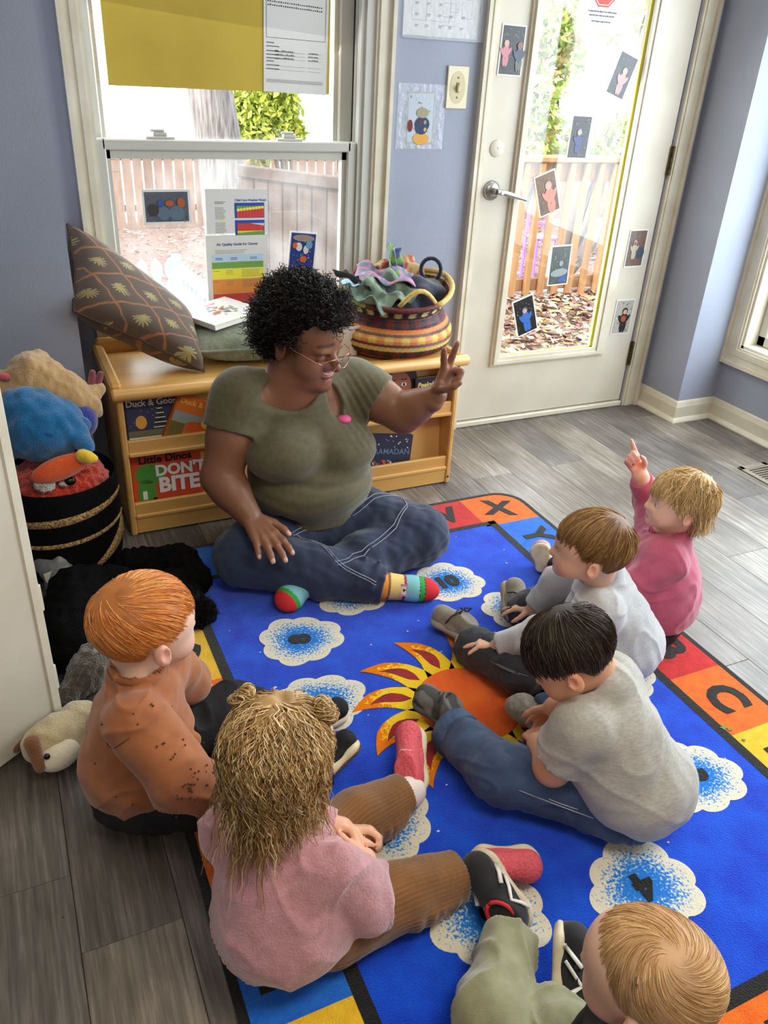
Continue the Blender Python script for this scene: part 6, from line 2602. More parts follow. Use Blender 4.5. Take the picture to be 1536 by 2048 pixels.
def sock(a, b, up, bands, r0=.037, r1=.033):
    a, b = V3(a), V3(b)
    d = unit(b - a)
    Ln = np.linalg.norm(b - a)
    S = SD()
    S.rc(a, a + d * Ln * .55, r0, .036, .01)
    S.el(a + d * Ln * .76, (Ln * .42, .041, .032), np.stack([d, unit(np.cross(up, d)), unit(up - d * np.dot(up, d))], 1), .02)
    v, q = S.mesh(.0035)
    t = (v - a) @ d / Ln
    cols = np.zeros_like(v)
    for lo_, hi_, c in bands:
        cols[(t >= lo_) & (t < hi_)] = c
    return link('sock', fast_mesh('sock', v - woff(T_), q, m_sock, True, None, cols), T_)


bl = np.array(srgb(30, 30, 34))
bnd = [(-9, .12, so), (.12, .40, spk), (.40, .45, np.array(srgb(150, 40, 44))), (.45, .72, st_), (.72, .735, bl), (.735, .83, sg), (.83, .845, bl), (.845, 9, sr)]
s1 = sock(ankR - unit(toeR - ankR) * .012, toeR, V3(0, -.4, .9), bnd, .042)
s2 = sock(ankL, toeL, V3(0, -.3, .95), [(-9, .45, st_), (.45, .72, st_), (.72, .85, sg), (.85, 9, sr)])
# printed figures on the near sock
Mx = frame_m(ankR + (toeR - ankR) * .24 + V3(.004, -.038, .012), Vector(toeR - ankR), Vector((0, .45, 1)))
q = MB()
rect(q, 0, -.011, .011, -.018, .018, 0, Mx)
rect(q, 1, -.007, .007, -.012, .012, .0006, Mx)
blob(q, 2, 0, 0, .003, .005, .0012, 10, M=Mx)
q.build('sock_print', [FL('lilac', (196, 130, 200)), FL('cream', (226, 214, 180)), FL('black', (26, 24, 24))], s1, world=True)

# hair: a round mass of small coils
S = SD()
S.el(hp(-.034, 0, .046), np.array([.104, .094, .092]) * hs_, B, .0)
S.el(hp(.022, 0, .088), np.array([.066, .074, .036]) * hs_, B, .03)
S.el(hp(-.074, 0, -.012), np.array([.068, .082, .072]) * hs_, B, .03)
S.el(hp(.098, 0, -.010), np.array([.078, .086, .084]) * hs_, B, .012, sub=True)
S.el(hp(-.012, .085, -.045), np.array([.035, .03, .05]) * hs_, B, .012, sub=True)
S.el(hp(-.012, -.085, -.045), np.array([.035, .03, .05]) * hs_, B, .012, sub=True)
m_afro = mat('afro_hair', srgb(26, 21, 19), .7, base2=srgb(14, 11, 10), vscale=60, bump=.6, bscale=90, spec=.25)
v, q = S.mesh(.006, lambda v: .006 * wob(v, 22, 2), 1)
hair = link('hair', fast_mesh('hair', v - woff(T_), q, m_afro, True), T_)
rs = np.random.RandomState(4)
n_ = vert_normals(v, q)
loc = (v - hC) @ B / hs_
ok = np.nonzero(~((loc[:, 0] > .030) & (loc[:, 2] < .085 - .3 * (loc[:, 0] - .03))) & ~((loc[:, 0] > -.03) & (loc[:, 2] < .0)))[0]
pick = rs.choice(ok, 4300)
base_, nn = v[pick], n_[pick]
t1 = np.cross(nn, rs.randn(len(pick), 3))
t1 /= np.linalg.norm(t1, axis=1)[:, None]
t2 = np.cross(nn, t1)
SS = 9
tt = np.linspace(0, 1, SS)
hl = (.014 + .020 * rs.rand(len(pick)))[:, None, None]
cr = (.0028 + .0022 * rs.rand(len(pick)))[:, None]
ph = rs.rand(len(pick))[:, None] * 6.28
tn = (1.2 + rs.rand(len(pick)))[:, None]
ang = ph + tt[None, :] * tn * 6.28
P = base_[:, None, :] - nn[:, None, :] * .003 + nn[:, None, :] * tt[None, :, None] * hl + (t1[:, None, :] * (cr * np.cos(ang))[:, :, None] + t2[:, None, :] * (cr * np.sin(ang))[:, :, None]) * (.35 + tt)[None, :, None]
P += (rs.randn(len(pick), 3) * .006)[:, None, :] * tt[None, :, None]
strands('hair_coils', P, .0016, m_hair, T_, 3, mix_cols(rs, len(pick), [(36, 30, 27), (22, 18, 16), (50, 42, 36)]), .6)
bpy.data.objects['hair_coils']['kind'] = 'stuff'

# glasses
gl = empty('glasses', (0, 0, 0), parent=T_)
m_frame = mat('glasses_frame', srgb(176, 120, 104), .25, metal=.6)
for y in (-1, 1):
    c = hp(.112, .035 * y, -.020)
    ring = []
    for k in range(25):
        a = 2 * math.pi * k / 24
        ring.append(hp(.114 - .010 * abs(math.cos(a)) * (1 if math.cos(a) * y > 0 else 0) - .006 * math.sin(a) * 0, .034 * y + .0275 * math.cos(a) * y * y, -.021 + .0200 * math.sin(a)))
    tubes('rim', [ring], .0014, m_frame, gl, 6)
    qq = MB()
    qq.add([Vector(p) for p in ring[:-1]], [list(range(24))])
    qq.build('lens', glass_mat('lens_glass', (.97, .95, .94), .07), gl, world=True)
    tubes('temple', [[hp(.104, .062 * y, -.013), hp(.092, .074 * y, -.009), hp(.03, .086 * y, -.004), hp(-.012, .090 * y, .006)]], .0016, m_frame, gl, 6)
tubes('bridge', [[hp(.114, .0075, -.017), hp(.118, 0, -.013), hp(.114, -.0075, -.017)]], .0016, m_frame, gl, 6)
# ------------------------------------------------------------------ the children
pale, pink_, fair = np.array(srgb(238, 196, 170)), np.array(srgb(236, 158, 140)), np.array(srgb(232, 186, 158))
lipk = srgb(206, 116, 108)


def heather(name, c1, c2, sc=120, st=(1, 1, 2.5)):
    return mat(name, srgb(*c1), .9, base2=srgb(*c2), vscale=sc, vdetail=3, contrast=.25, stretch=st, bump=.10, bscale=600, sheen=.3)


def sleeve(pts, rads, cutf=None, k=.015):
    A = SD()
    limb(A, pts, rads, k)
    if cutf is not None:
        a, e = V3(pts[-2]), V3(pts[-1])
        A.cut(a + (e - a) * cutf, e - a)
    return A


def folds(a=.002, f=16, seed=1, b=.0012, c=.0):
    """soft creases; c adds sharper ridges that wander over the cloth"""
    def g(v):
        r = np.abs(np.sin(wob(v, f * .55, seed + 2) * 2.6 + v[:, 2] * 18 + v[:, 0] * 9))
        return a * wob(v, f, seed) + b * wob(v, f * 2.3, seed + 1) + c * (1 - r) ** 2.2
    return g


def collar(top, c, ax, r, w, m):
    e1 = unit(np.cross(ax, (0, 1, .1)))
    e2 = np.cross(ax, e1)
    ring = [c + r * (math.cos(a) * e1 + math.sin(a) * e2) for a in np.linspace(0, 6.2832, 33)]
    return tubes('collar', [ring], w, m, top, 8)


# ---- red-haired boy in a brown sweatshirt --------------------------------------------------------
K = empty('person', (.12, 1.28, 0), label='red haired toddler in a rust brown sweatshirt sitting at the left rug edge', cat='person', group='children on the rug')
S = SD()
C = V3(FZ(292, 1249, .440))
F = kid_head(S, C, (.95, .30, -.12), .190, neck=V3(.120, 1.265, .335))
P = F['P']
neck = V3(.112, 1.262, .358)
shR, shL = V3(.092, 1.176, .310), V3(.165, 1.345, .305)
pel = V3(.085, 1.255, .085)
S.rc(pel + [0, 0, .012], neck + [0, 0, -.05], .062, .050, .03)
elR, wrR = V3(.150, 1.100, .215), V3(.225, 1.085, .150)
elL, wrL = V3(.225, 1.385, .195), V3(FZ(366, 1364, .095))
limb(S, [shR, elR, wrR], [.032, .028, .023])
limb(S, [shL, elL, wrL], [.032, .028, .022])
hA = hand(S, wrL, unit(V3(FZ(418, 1383, .055)) - wrL), (.1, 0, -1), .112, True, [(.0, .12, .1), (-.05, .12, .1), (-.05, .12, .1), (.0, .12, .1)], .55, (.7, .5, .1), 1.15, .003)
hand(S, wrR, unit(V3(.8, -.2, -.3)), (.1, .0, -1), .112, False, [(.5, .6, .4)] * 4, .2, (.6, .4, .4), 1.15, .003)
hipR, hipL = V3(.12, 1.20, .075), V3(.12, 1.33, .075)
knR, anR = V3(.300, 1.125, .075), V3(.46, 1.165, .05)
knL, anL = V3(.325, 1.375, .085), V3(.455, 1.30, .05)
for q in ((hipR, knR, anR), (hipL, knL, anL)):
    limb(S, q, [.055, .045, .03])
sp = face_spots(F, pale, lipk, srgb(214, 150, 100), srgb(238, 150, 132), lash=srgb(150, 96, 70))
sd_obj('body', S, m_skin, K, .0040, None, 1, pale, sp + [(EL_(V3(FZ(415, 1385, .02)), (.05, .05, .04)), srgb(240, 160, 145), .05, .6)])
m_rust = mat('rust_fleece', srgb(172, 104, 58), .85, base2=srgb(150, 86, 44), vscale=24, contrast=.35, bump=.08, bscale=500, sheen=.3)
G = SD()
G.el(pel + [.005, 0, .050], (.112, .120, .110), None, .03)
G.el((.108, 1.255, .225), (.094, .108, .110), None, .04)
G.rc(shR + [.0, .03, -.01], shL + [0, -.03, -.01], .052, .052, .03)
G.rc(neck + [.004, 0, -.045], neck + [.002, 0, -.004], .070, .054, .02)
G.join(sleeve([shR, elR, wrR, wrR + [.05, 0, -.03]], [.060, .057, .046, .042]), .012)
G.join(sleeve([shL, elL, wrL], [.056, .050, .036], .94), .015)
G.cut(pel + [0, 0, -.040], (-.1, 0, -1))
G.rc(neck + [.003, 0, .004], neck + [.012, .005, .06], .045, .050, .004, sub=True)
G.rc(V3(.205, 1.20, .20), V3(.165, 1.15, .12), .012, .010, .02)
top = sd_obj('sweatshirt', G, m_rust, K, .0046, folds(.0026, 9, 2, .0010, .0055))
# collar rib and seams
collar(top, neck + V3(.004, .002, .004), unit(V3(.10, .03, 1)), .050, .0065, mat('rust_rib', srgb(140, 84, 46), .9, bump=.4, bscale=260))
arm_ax = unit(elR - shR)
e1 = unit(np.cross(arm_ax, (0, 0, 1)))
e2 = np.cross(arm_ax, e1)
seam = [shR + arm_ax * .012 + .07 * (math.cos(a) * e1 + math.sin(a) * e2) for a in np.linspace(-2.2, 2.6, 22)]
tubes('sleeve_seam', [on_surface(G, seam, .0)], .0014, mat('rust_seam', srgb(104, 62, 32), .9), top)
# printed flecks
q = MB()
rs = np.random.RandomState(5)
for k in range(46):
    p = V3(.115, 1.22, .20) + rs.randn(3) * [.08, .08, .08]
    if k < 22:
        t = rs.rand()
        p = shR * (1 - t) + elR * t + rs.randn(3) * .03 + V3(.02, -.05, .03)
    w_ = on_surface(G, [p + (p - V3(.09, 1.28, .17)) * .5], .0012)[0]
    for j in range(rs.randint(1, 4)):
        a = w_ + rs.randn(3) * .004
        q.bbox(a[0] - .0016, a[0] + .0016, a[1] - .0016, a[1] + .0016, a[2] - .0016, a[2] + .0016, .0006)
tag(q.build('printed_flecks', mat('fleck', srgb(84, 56, 40), .9), top, world=True), kind='stuff')
m_black = mat('black_twill', srgb(24, 25, 28), .85, base2=srgb(14, 14, 17), vscale=30, bump=.12, bscale=500)
G = SD()
G.el(pel + [.015, 0, -.012], (.115, .125, .062), None, .02)
for q_ in ((hipR, knR, anR), (hipL, knL, anL)):
    G.rc(q_[0], q_[1], .070, .062, .02)
    A = SD()
    A.rc(q_[1], q_[2] + unit(q_[2] - q_[1]) * .04, .062, .046, .02)
    A.cut(q_[2], q_[2] - q_[1])
    G.join(A, .02)
G.cut((0, 0, .017), (0, 0, -1))
sd_obj('trousers', G, m_black, K, .005, folds(.003, 12, 3, .001, .004))
tubes('drawstring', [[V3(FZ(382, 1478, .12)), V3(FZ(388, 1492, .11)), V3(FZ(396, 1506, .10))], [V3(FZ(374, 1488, .12)), V3(FZ(384, 1500, .11)), V3(FZ(398, 1508, .098))]], .0035, m_white, K)
m_cream = mat('rubber_cream', srgb(226, 214, 186), .6, base2=srgb(200, 186, 152), vscale=30)
m_gum = mat('rubber_brown', srgb(96, 58, 38), .7, bump=.6, bscale=180)
so_, SP, SB, SL = shoe(K, 'shoe', V3(FZ(652, 1562, .016)), V3(FZ(722, 1492, .058)), (-.5, .55, .6), .13, .055, m_black, m_cream, 'black canvas shoe with a brown gum sole', .018)
Q = SD()
Q.el(SP(.76, 0, -.001), (SL * .23, .029, .004), SB, .004)
Q.bx(SP(.46, 0, -.001), (SL * .36, .024, .003), SB, .002, .006)
sd_obj('tread', Q, m_gum, so_, .0025)
shoe(K, 'shoe', V3(.47, 1.30, .012), V3(.585, 1.335, .014), (-.1, 0, 1), .13, .055, m_black, m_cream, None, .018)
# hair
RADK, OFFK = (.094, .0765, .080), (-.012, 0, .022)
ncol = [(238, 158, 78), (224, 138, 60), (246, 178, 104), (206, 118, 46)]


def hair_line(fringe=.030, ear=.004, nape=-.070):
    xs_ = np.array([-.12, -.060, -.040, -.026, .016, .034, .052, .12])
    zs_ = np.array([nape, nape, nape + .012, ear, ear, fringe * .6, fringe, fringe])
    return lambda p: np.interp(p[..., 0], xs_, zs_)


def trim(Pn, line, slack=.0):
    """end every strand where it would hang below the cut line"""
    out = Pn.copy()
    low_ = Pn[..., 2] < line(Pn) - slack
    low_[:, 0] = False
    first = np.where(low_.any(1), low_.argmax(1), Pn.shape[1])
    for s_ in range(1, Pn.shape[1]):
        bad = first <= s_
        out[bad, s_] = out[bad, s_ - 1] + (out[bad, s_ - 1] - out[bad, max(0, s_ - 2)]) * .02
    return out


def boy_hair(K, F, cols, capc,  N=3000, whorl=(-.45, .15, .88), comb=(.35, 0, 0), ln=.06, seed=1, sw=.45, wd=.0013, lift=(.015, .05), grav=.25, jitter=.16, clump=90, length=None, wave=0., g=.004, S_=7, wfreq=3., fringe=.030, ear=.004, nape=-.070, slack=.0, hang=False):
    line = hair_line(fringe, ear, nape)
    r_ = np.array(RADK)

    def mask(U):
        p = np.array(OFFK) + r_ * U
        return p[:, 2] > line(p) + .004 + .020 * np.clip((p[:, 0] - .03) / .03, 0, 1)
    Lf = length or ln
    Pn, U, rs = hair_local(F, N, mask, whorl, comb, Lf, S=S_, lift=lift, swirl=sw, grav=grav, jitter=jitter, seed=seed, clump=clump, off=OFFK, rad=RADK, wave=wave, wfreq=wfreq, hang=hang)
    rag = (rs.rand(len(Pn), 1) * .020 - .006)
    Pn = trim(Pn, lambda p: line(p) - rag, slack)
    G = SD()
    G.el(F['P'](*OFFK), (r_ + g) * F['s'], F['B'], .0)
    v, q = G.mesh(.0035, None, 1)
    lp = (v - F['C']) @ F['B'] / F['s']
    keep = (lp[:, 2] > line(lp) + .016 * np.clip((lp[:, 0] - .03) / .03, 0, 1))
    q = q[keep[q].all(1)]
    m_ = mat('hair_cap_%d_%d_%d' % capc, srgb(*capc), .6, base2=srgb(*[int(c * .8) for c in capc]), vscale=30)
    cap = link('hair', fast_mesh('hair', v - woff(K), q, m_, True), K)
    st_o = strands('hair_strands', to_world(F, Pn), wd, m_hair, K, 3, mix_cols(rs, len(Pn), cols), .35)
    st_o['kind'] = 'stuff'
    return cap


boy_hair(K, F, ncol, (206, 126, 58), 2600, whorl=(-.62, .1, .78), comb=(.45, -.1, -.05), ln=.075, seed=2, nape=-.084)

# ---- girl in a pink sweater, seen from behind -------------------------------------------------------
K = empty('person', (.29, .86, 0), label='toddler with curly light brown hair and pigtails in a dusty pink sweater', cat='person', group='children on the rug')
S = SD()
C = V3(FZ(556, 1512, .43))
F = kid_head(S, C, (.55, .81, -.18), .176, neck=V3(.272, .858, .315))
pel = V3(.285, .835, .08)
neck = V3(.277, .858, .31)
shR, shL = V3(.335, .800, .258), V3(.195, .905, .265)
S.rc(pel + [0, 0, .012], neck + [0, 0, -.05], .062, .050, .03)
elR, wrR = V3(.388, .775, .150), V3(.412, .832, .178)
elL, wrL = V3(.318, .955, .185), V3(.398, .905, .182)
limb(S, [shR, elR, wrR], [.032, .028, .022])
limb(S, [shL, elL, wrL], [.032, .028, .022])
hand(S, wrR, (.02, .75, .10), (-.9, .05, -.3), .100, False, [(.7, .8, .5), (.75, .8, .5), (.8, .8, .5), (.85, .8, .5)], .15, (.8, .2, .4), 1.18, .003)
hand(S, wrL, (.70, -.25, -.05), (.1, -.6, -.6), .100, True, [(.6, .8, .5), (.65, .8, .5), (.7, .8, .5), (.7, .8, .5)], .15, (.8, .2, .4), 1.18, .003)
hipR, hipL = V3(.34, .80, .075), V3(.26, .90, .075)
knR, anR = V3(FZ(800, 1790, .075)), V3(FZ(915, 1752, .055))
knL, anL = V3(FZ(712, 1640, .075)), V3(FZ(803, 1592, .055))
for q_ in ((hipR, knR, anR), (hipL, knL, anL)):
    limb(S, q_, [.05, .042, .028])
gsk = np.array(srgb(232, 180, 150))
sd_obj('body', S, m_skin, K, .0040, None, 1, gsk, face_spots(F, gsk, lipk, srgb(170, 130, 90), srgb(238, 140, 110), earc=srgb(240, 140, 96)))
m_dusty = mat('dusty_pink_knit', srgb(206, 152, 158), .95, base2=srgb(184, 126, 134), vscale=70, contrast=.15, bump=.30, bscale=260, sheen=.6)
G = SD()
G.el(pel + [-.016, -.004, .048], (.126, .120, .108), None, .03)
G.el((.262, .848, .200), (.108, .100, .105), None, .04)
G.rc(shR + [-.03, 0.01, -.008], shL + [.03, -.01, -.008], .056, .056, .03)
G.rc(neck + [0, 0, -.03], neck + [0, 0, .012], .062, .050, .02)
G.join(sleeve([shR, elR, wrR], [.054, .050, .036], .90), .014)
G.join(sleeve([shL, elL, wrL], [.052, .046, .034], .90), .014)
G.cut(pel + [0, 0, -.056], (0, 0, -1))
G.rc(neck + [.003, .006, .006], neck + [.01, .02, .07], .042, .052, .004, sub=True)
top = sd_obj('sweater', G, m_dusty, K, .0046, folds(.0026, 8, 4, .0010, .0060))
collar(top, neck + V3(.003, .005, .016), unit(V3(.1, .2, 1)), .045, .006, m_dusty)
m_cord = mat('brown_corduroy', srgb(134, 90, 44), .9, base2=srgb(112, 72, 32), vscale=14, sheen=.4)


def cord_leg(G, a, kq, e, r=(.066, .056, .044), rings=(.05, .25, .42, .60, .78)):
    G.rc(a, kq, r[0], r[1], .02)
    A = SD()
    A.rc(kq, e + unit(e - kq) * .05, r[1], r[2], .02)
    ax = unit(e - kq)
    e1 = unit(np.cross(ax, (0, 0, 1)))
    e2 = np.cross(ax, e1)
    for i, t in enumerate(rings):
        c = kq + (e - kq) * t
        rr_ = r[1] + (r[2] - r[1]) * t
        pts = [c + ax * .008 * math.sin(a_ * 2 + i) + (rr_ - .001) * (math.cos(a_) * e1 + math.sin(a_) * e2) for a_ in np.linspace(0, 3.3, 9)]
        for u_, w_ in zip(pts[:-1], pts[1:]):
            A.rc(u_, w_, .0095, None, .010)
    A.cut(e, e - kq)
    G.join(A, .02)


def wales(hip, kn, an, n=58, amp=.0016):
    """corduroy ridges that run along the leg"""
    def f(v):
        out = np.zeros(len(v))
        best = np.full(len(v), 1e9)
        for a, b in ((hip, kn), (kn, an)):
            ba = b - a
            t = np.clip(((v - a) @ ba) / (ba @ ba), 0, 1)
            d = v - a - t[:, None] * ba
            e1 = unit(np.cross(ba, (0, 0, 1)))
            e2 = np.cross(unit(ba), e1)
            an_ = np.arctan2(d @ e2, d @ e1)
            dist = np.linalg.norm(d, axis=1)
            m_ = dist < best
            best = np.where(m_, dist, best)
            out = np.where(m_, amp * np.sin(an_ * n), out)
        return out
    return f


for nm, hip, kn, an in (('trouser_leg', hipR, knR, anR), ('trouser_leg', hipL, knL, anL)):
    G = SD()
    if kn is knR:
        G.el(pel + [.03, .03, -.02], (.115, .11, .060), None, .02)
    cord_leg(G, hip, kn, an)
    G.cut((0, 0, .017), (0, 0, -1))
    w_ = wales(hip, kn, an, 44, .0013)
    sd_obj(nm, G, m_cord, K, .0034, lambda v: w_(v) + .002 * wob(v, 12, 3), 0)
m_coral = mat('coral_mesh', srgb(230, 100, 110), .75, base2=srgb(214, 82, 94), vscale=160, bump=.5, bscale=200)
for heel, toe, up, lab in ((V3(FZ(838, 1602, .02)), V3(FZ(828, 1462, .045)), (-.55, .1, .75), 'coral mesh sneaker standing on its side'), (V3(FZ(938, 1722, .022)), V3(FZ(1080, 1728, .035)), (-.1, -.75, .55), 'coral mesh sneaker touching the black sneaker')):
    so_, SP, SB, SL = shoe(K, 'shoe', heel, toe, up, .14, .062, m_coral, m_cream, lab, .017, .045)
    tubes('lace', [[SP(.45 + .1 * j, -.30, .055 - .006 * j), SP(.47 + .1 * j, 0, .066 - .006 * j), SP(.45 + .1 * j, .30, .055 - .006 * j)] for j in range(2)], .0022, mat('pale_lace', srgb(240, 170, 170), .8), so_)
A_ = SD()
A_.rc(V3(anL), V3(anL) + unit(V3(FZ(838, 1575, .04)) - anL) * .03, .034, .033, .005)
sd_obj('sock', A_, mat('white_knit', srgb(236, 222, 216), .9), K, .004)
# curly hair with two little pigtails
gcol = [(198, 160, 104), (172, 132, 80), (222, 190, 136), (146, 108, 62), (236, 210, 162)]


def gmask(U):
    x, z = U[:, 0], U[:, 2]
    return z > np.where(x > .1, .55 * ((x - .1) / .9) ** .8, -.62)


Pn, U, rs = hair_local(F, 3600, gmask, (.25, 0, .97), (-.25, 0, 0), lambda U: .095 + .060 * np.clip(.5 - U[:, 2], 0, 1.3), S=13, lift=(.02, .16), swirl=.10, grav=.9, jitter=.26, seed=8, clump=120, wave=.75, off=OFFK, rad=RADK, wfreq=2.6)
strands('hair_strands', to_world(F, Pn), .0014, m_hair, K, 3, mix_cols(rs, len(Pn), gcol), .35)['kind'] = 'stuff'
G = SD()
G.el(F['P'](*OFFK), (np.array(RADK) + .008) * F['s'], F['B'], .0)
G.el(F['P'](-.046, 0, -.020), np.array([.056, .066, .056]) * F['s'], F['B'], .03)
G.el(F['P'](.094, 0, -.050), np.array([.080, .10, .085]) * F['s'], F['B'], .012, sub=True)
for y in (-1, 1):
    G.el(F['P'](.010, .085 * y, -.034), np.array([.030, .03, .036]) * F['s'], F['B'], .010, sub=True)
sd_obj('hair', G, mat('hair_cap_girl', srgb(176, 138, 86), .6, base2=srgb(146, 110, 64), vscale=26), K, .004, lambda v: .004 * wob(v, 26, 1), 1)
for y, nm in ((1, 'left'), (-1, 'right')):
    pt = F['P'](.018, .058 * y, .082)
    out_ = F['B'] @ unit(V3(.1, .75 * y, .75))
    rs2 = np.random.RandomState(20 + y)
    n_ = 420
    th = rs2.rand(n_) * 6.28
    e1 = unit(np.cross(out_, (0, 0, 1)))
    e2 = np.cross(out_, e1)
    tt = np.linspace(0, 1, 11)
    rad_ = (.005 + .012 * np.sin(np.clip(tt * 1.25, 0, 1) * np.pi) + .008 * tt)[None, :] * (.4 + .8 * rs2.rand(n_))[:, None]
    axp = (tt * .048 - .9 * np.maximum(0, tt - .55) ** 2 * .12)[None, :] * (.7 + .4 * rs2.rand(n_))[:, None]
    ang = th[:, None] + tt[None, :] * (1.2 * rs2.randn(n_))[:, None]
    PP = pt + axp[..., None] * out_ + (rad_ * np.cos(ang))[..., None] * e1 + (rad_ * np.sin(ang))[..., None] * e2
    PP[:, :, 2] -= (.022 * tt ** 2)[None, :]
    o = strands('pigtail', PP, .0012, m_hair, K, 3, mix_cols(rs2, n_, gcol), .4)
    tubes('hair_tie', [[pt + out_ * .006 + .0085 * (math.cos(a) * e1 + math.sin(a) * e2) for a in np.linspace(0, 6.283, 15)]], .0028, mat('lilac_tie', srgb(176, 120, 190), .5), o)

# ---- boy in a grey long-sleeved top ------------------------------------------------------------------
K = empty('person', (1.31, 1.25, 0), label='toddler with light brown hair in a grey long sleeved top, hands on his shoes', cat='person', group='children on the rug')
S = SD()
C = V3(FZ(1182, 1096, .435))
F = kid_head(S, C, (-.80, .60, -.02), .168, neck=V3(1.205, 1.235, .325))
pel = V3(1.280, 1.215, .08)
neck = V3(1.205, 1.235, .335)
shL, shR = V3(1.165, 1.165, .285), V3(1.270, 1.305, .285)
S.rc(pel + [0, 0, .012], neck + [.02, 0, -.05], .062, .050, .03)
elL, wrL = V3(FZ(1085, 1270, .20)), V3(FZ(998, 1292, .125))
elR, wrR = V3(1.225, 1.405, .20), V3(FZ(1068, 1218, .12))
limb(S, [shL, elL, wrL], [.032, .028, .022])
limb(S, [shR, elR, wrR], [.032, .028, .022])
hand(S, wrL, V3(FZ(948, 1283, .105)) - wrL, (.1, .1, -1), .108, True, [(.12, .2, .15), (.10, .15, .1), (.15, .15, .1), (.25, .15, .1)], .95, (.45, .6, .1), 1.12, .003)
hand(S, wrR, V3(FZ(1035, 1212, .10)) - wrR, (.1, .1, -1), .106, False, [(.12, .2, .15), (.10, .15, .1), (.15, .15, .1), (.25, .15, .1)], .9, (.35, .6, .2), 1.12, .003)
hipL, hipR = V3(1.22, 1.25, .075), V3(1.29, 1.34, .075)
knL, anL = V3(FZ(1040, 1335, .085)), V3(FZ(930, 1285, .055))
knR, anR = V3(1.215, 1.45, .085), V3(FZ(1030, 1228, .05))
for q_ in ((hipR, knR, anR), (hipL, knL, anL)):
    limb(S, q_, [.05, .042, .028])
sd_obj('body', S, m_skin, K, .0040, None, 1, fair, face_spots(F, fair, lipk, srgb(170, 130, 90), srgb(238, 154, 132)))
m_gtop = heather('grey_marl', (196, 196, 198), (176, 177, 180))
G = SD()
G.el(pel + [.0, 0, .055], (.118, .122, .110), None, .03)
G.el((1.240, 1.225, .215), (.105, .108, .100), None, .04)
G.rc(shR + [0, -.02, -.004], shL + [0, .02, -.004], .058, .058, .03)
G.rc(neck + [.008, 0, -.03], neck + [.004, 0, .008], .062, .050, .02)
G.join(sleeve([shL, elL, wrL], [.054, .046, .034], .94), .014)
G.join(sleeve([shR, elR, wrR], [.054, .046, .034], .94), .014)
G.cut(pel + [0, 0, -.045], (0, 0, -1))
G.rc(neck + [-.006, .004, .004], neck + [-.022, .012, .07], .042, .050, .004, sub=True)
top = sd_obj('top', G, m_gtop, K, .0046, folds(.0022, 9, 6, .0010, .0045))
collar(top, neck + V3(-.006, .004, .010), unit(V3(-.2, .1, 1)), .046, .005, heather('grey_rib', (184, 184, 186), (166, 167, 170)))
m_blackdenim = mat('black_denim', srgb(48, 50, 56), .85, base2=srgb(34, 36, 42), vscale=20, contrast=.2, bump=.25, bscale=420, sheen=.2)


def trousers(K, name, pel, legs, m, r=(.070, .062, .050), cuff=None, seat=(.108, .108, .062), fd=None, h=.0052):
    G = SD()
    G.el(pel, seat, None, .02)
    for a, kq, e in legs:
        G.rc(a, kq, r[0], r[1], .02)
        A = SD()
        A.rc(kq, e + unit(e - kq) * .05, r[1], r[2], .02)
        A.cut(e, e - kq)
        G.join(A, .02)
    G.cut((0, 0, .017), (0, 0, -1))
    o = sd_obj(name, G, m, K, h, fd or folds(.003, 13, 5, .001, .004))
    return o, G


tro, G = trousers(K, 'jeans', pel + [-.01, .02, -.02], ((hipL, knL, anL), (hipR, knR, anR)), m_blackdenim)
tubes('stitching', [on_surface(G, [V3(FZ(x, y, .14)) for x, y in ((925, 1318), (960, 1328), (1000, 1342), (1040, 1358), (1075, 1372))], .001), on_surface(G, [V3(FZ(x, y, .14)) for x, y in ((924, 1324), (958, 1335), (998, 1349), (1038, 1365))], .001)], .0012, mat('grey_stitch', srgb(116, 118, 124), .8), tro)
m_suede = mat('grey_suede', srgb(142, 134, 120), .9, base2=srgb(122, 114, 100), vscale=40, sheen=.3)
m_grsole = mat('rubber_taupe', srgb(150, 140, 122), .6)
m_dlace = mat('dark_lace', srgb(52, 48, 44), .9)
for heel, toe, up in ((V3(FZ(938, 1290, .012)), V3(FZ(862, 1245, .020)), (.25, .2, .9)), (V3(FZ(1012, 1248, .012)), V3(FZ(1012, 1170, .065)), (.55, -.25, .7))):
    so_, SP, SB, SL = shoe(K, 'shoe', heel, toe, up, .14, .064, m_suede, m_grsole, 'grey suede lace-up boot', .018, .055)
    tubes('lace', [[SP(.36 + .1 * j, -.32, .068 - .008 * j), SP(.40 + .1 * j, 0, .080 - .010 * j), SP(.36 + .1 * j, .32, .068 - .008 * j)] for j in range(3)] + [[SP(.40, .0, .082), SP(.30, -.35, .085), SP(.42, -.55, .06), SP(.48, -.1, .076)], [SP(.40, .0, .082), SP(.32, .35, .085), SP(.46, .6, .058), SP(.55, .5, .03)]], .0022, m_dlace, so_)
boy_hair(K, F, [(158, 118, 72), (138, 100, 58), (184, 144, 94), (118, 84, 46)], (128, 92, 54), 2600, whorl=(-.55, -.05, .83), comb=(.45, .12, -.05), ln=.085, seed=5, grav=.3, lift=(.02, .07), nape=-.080)

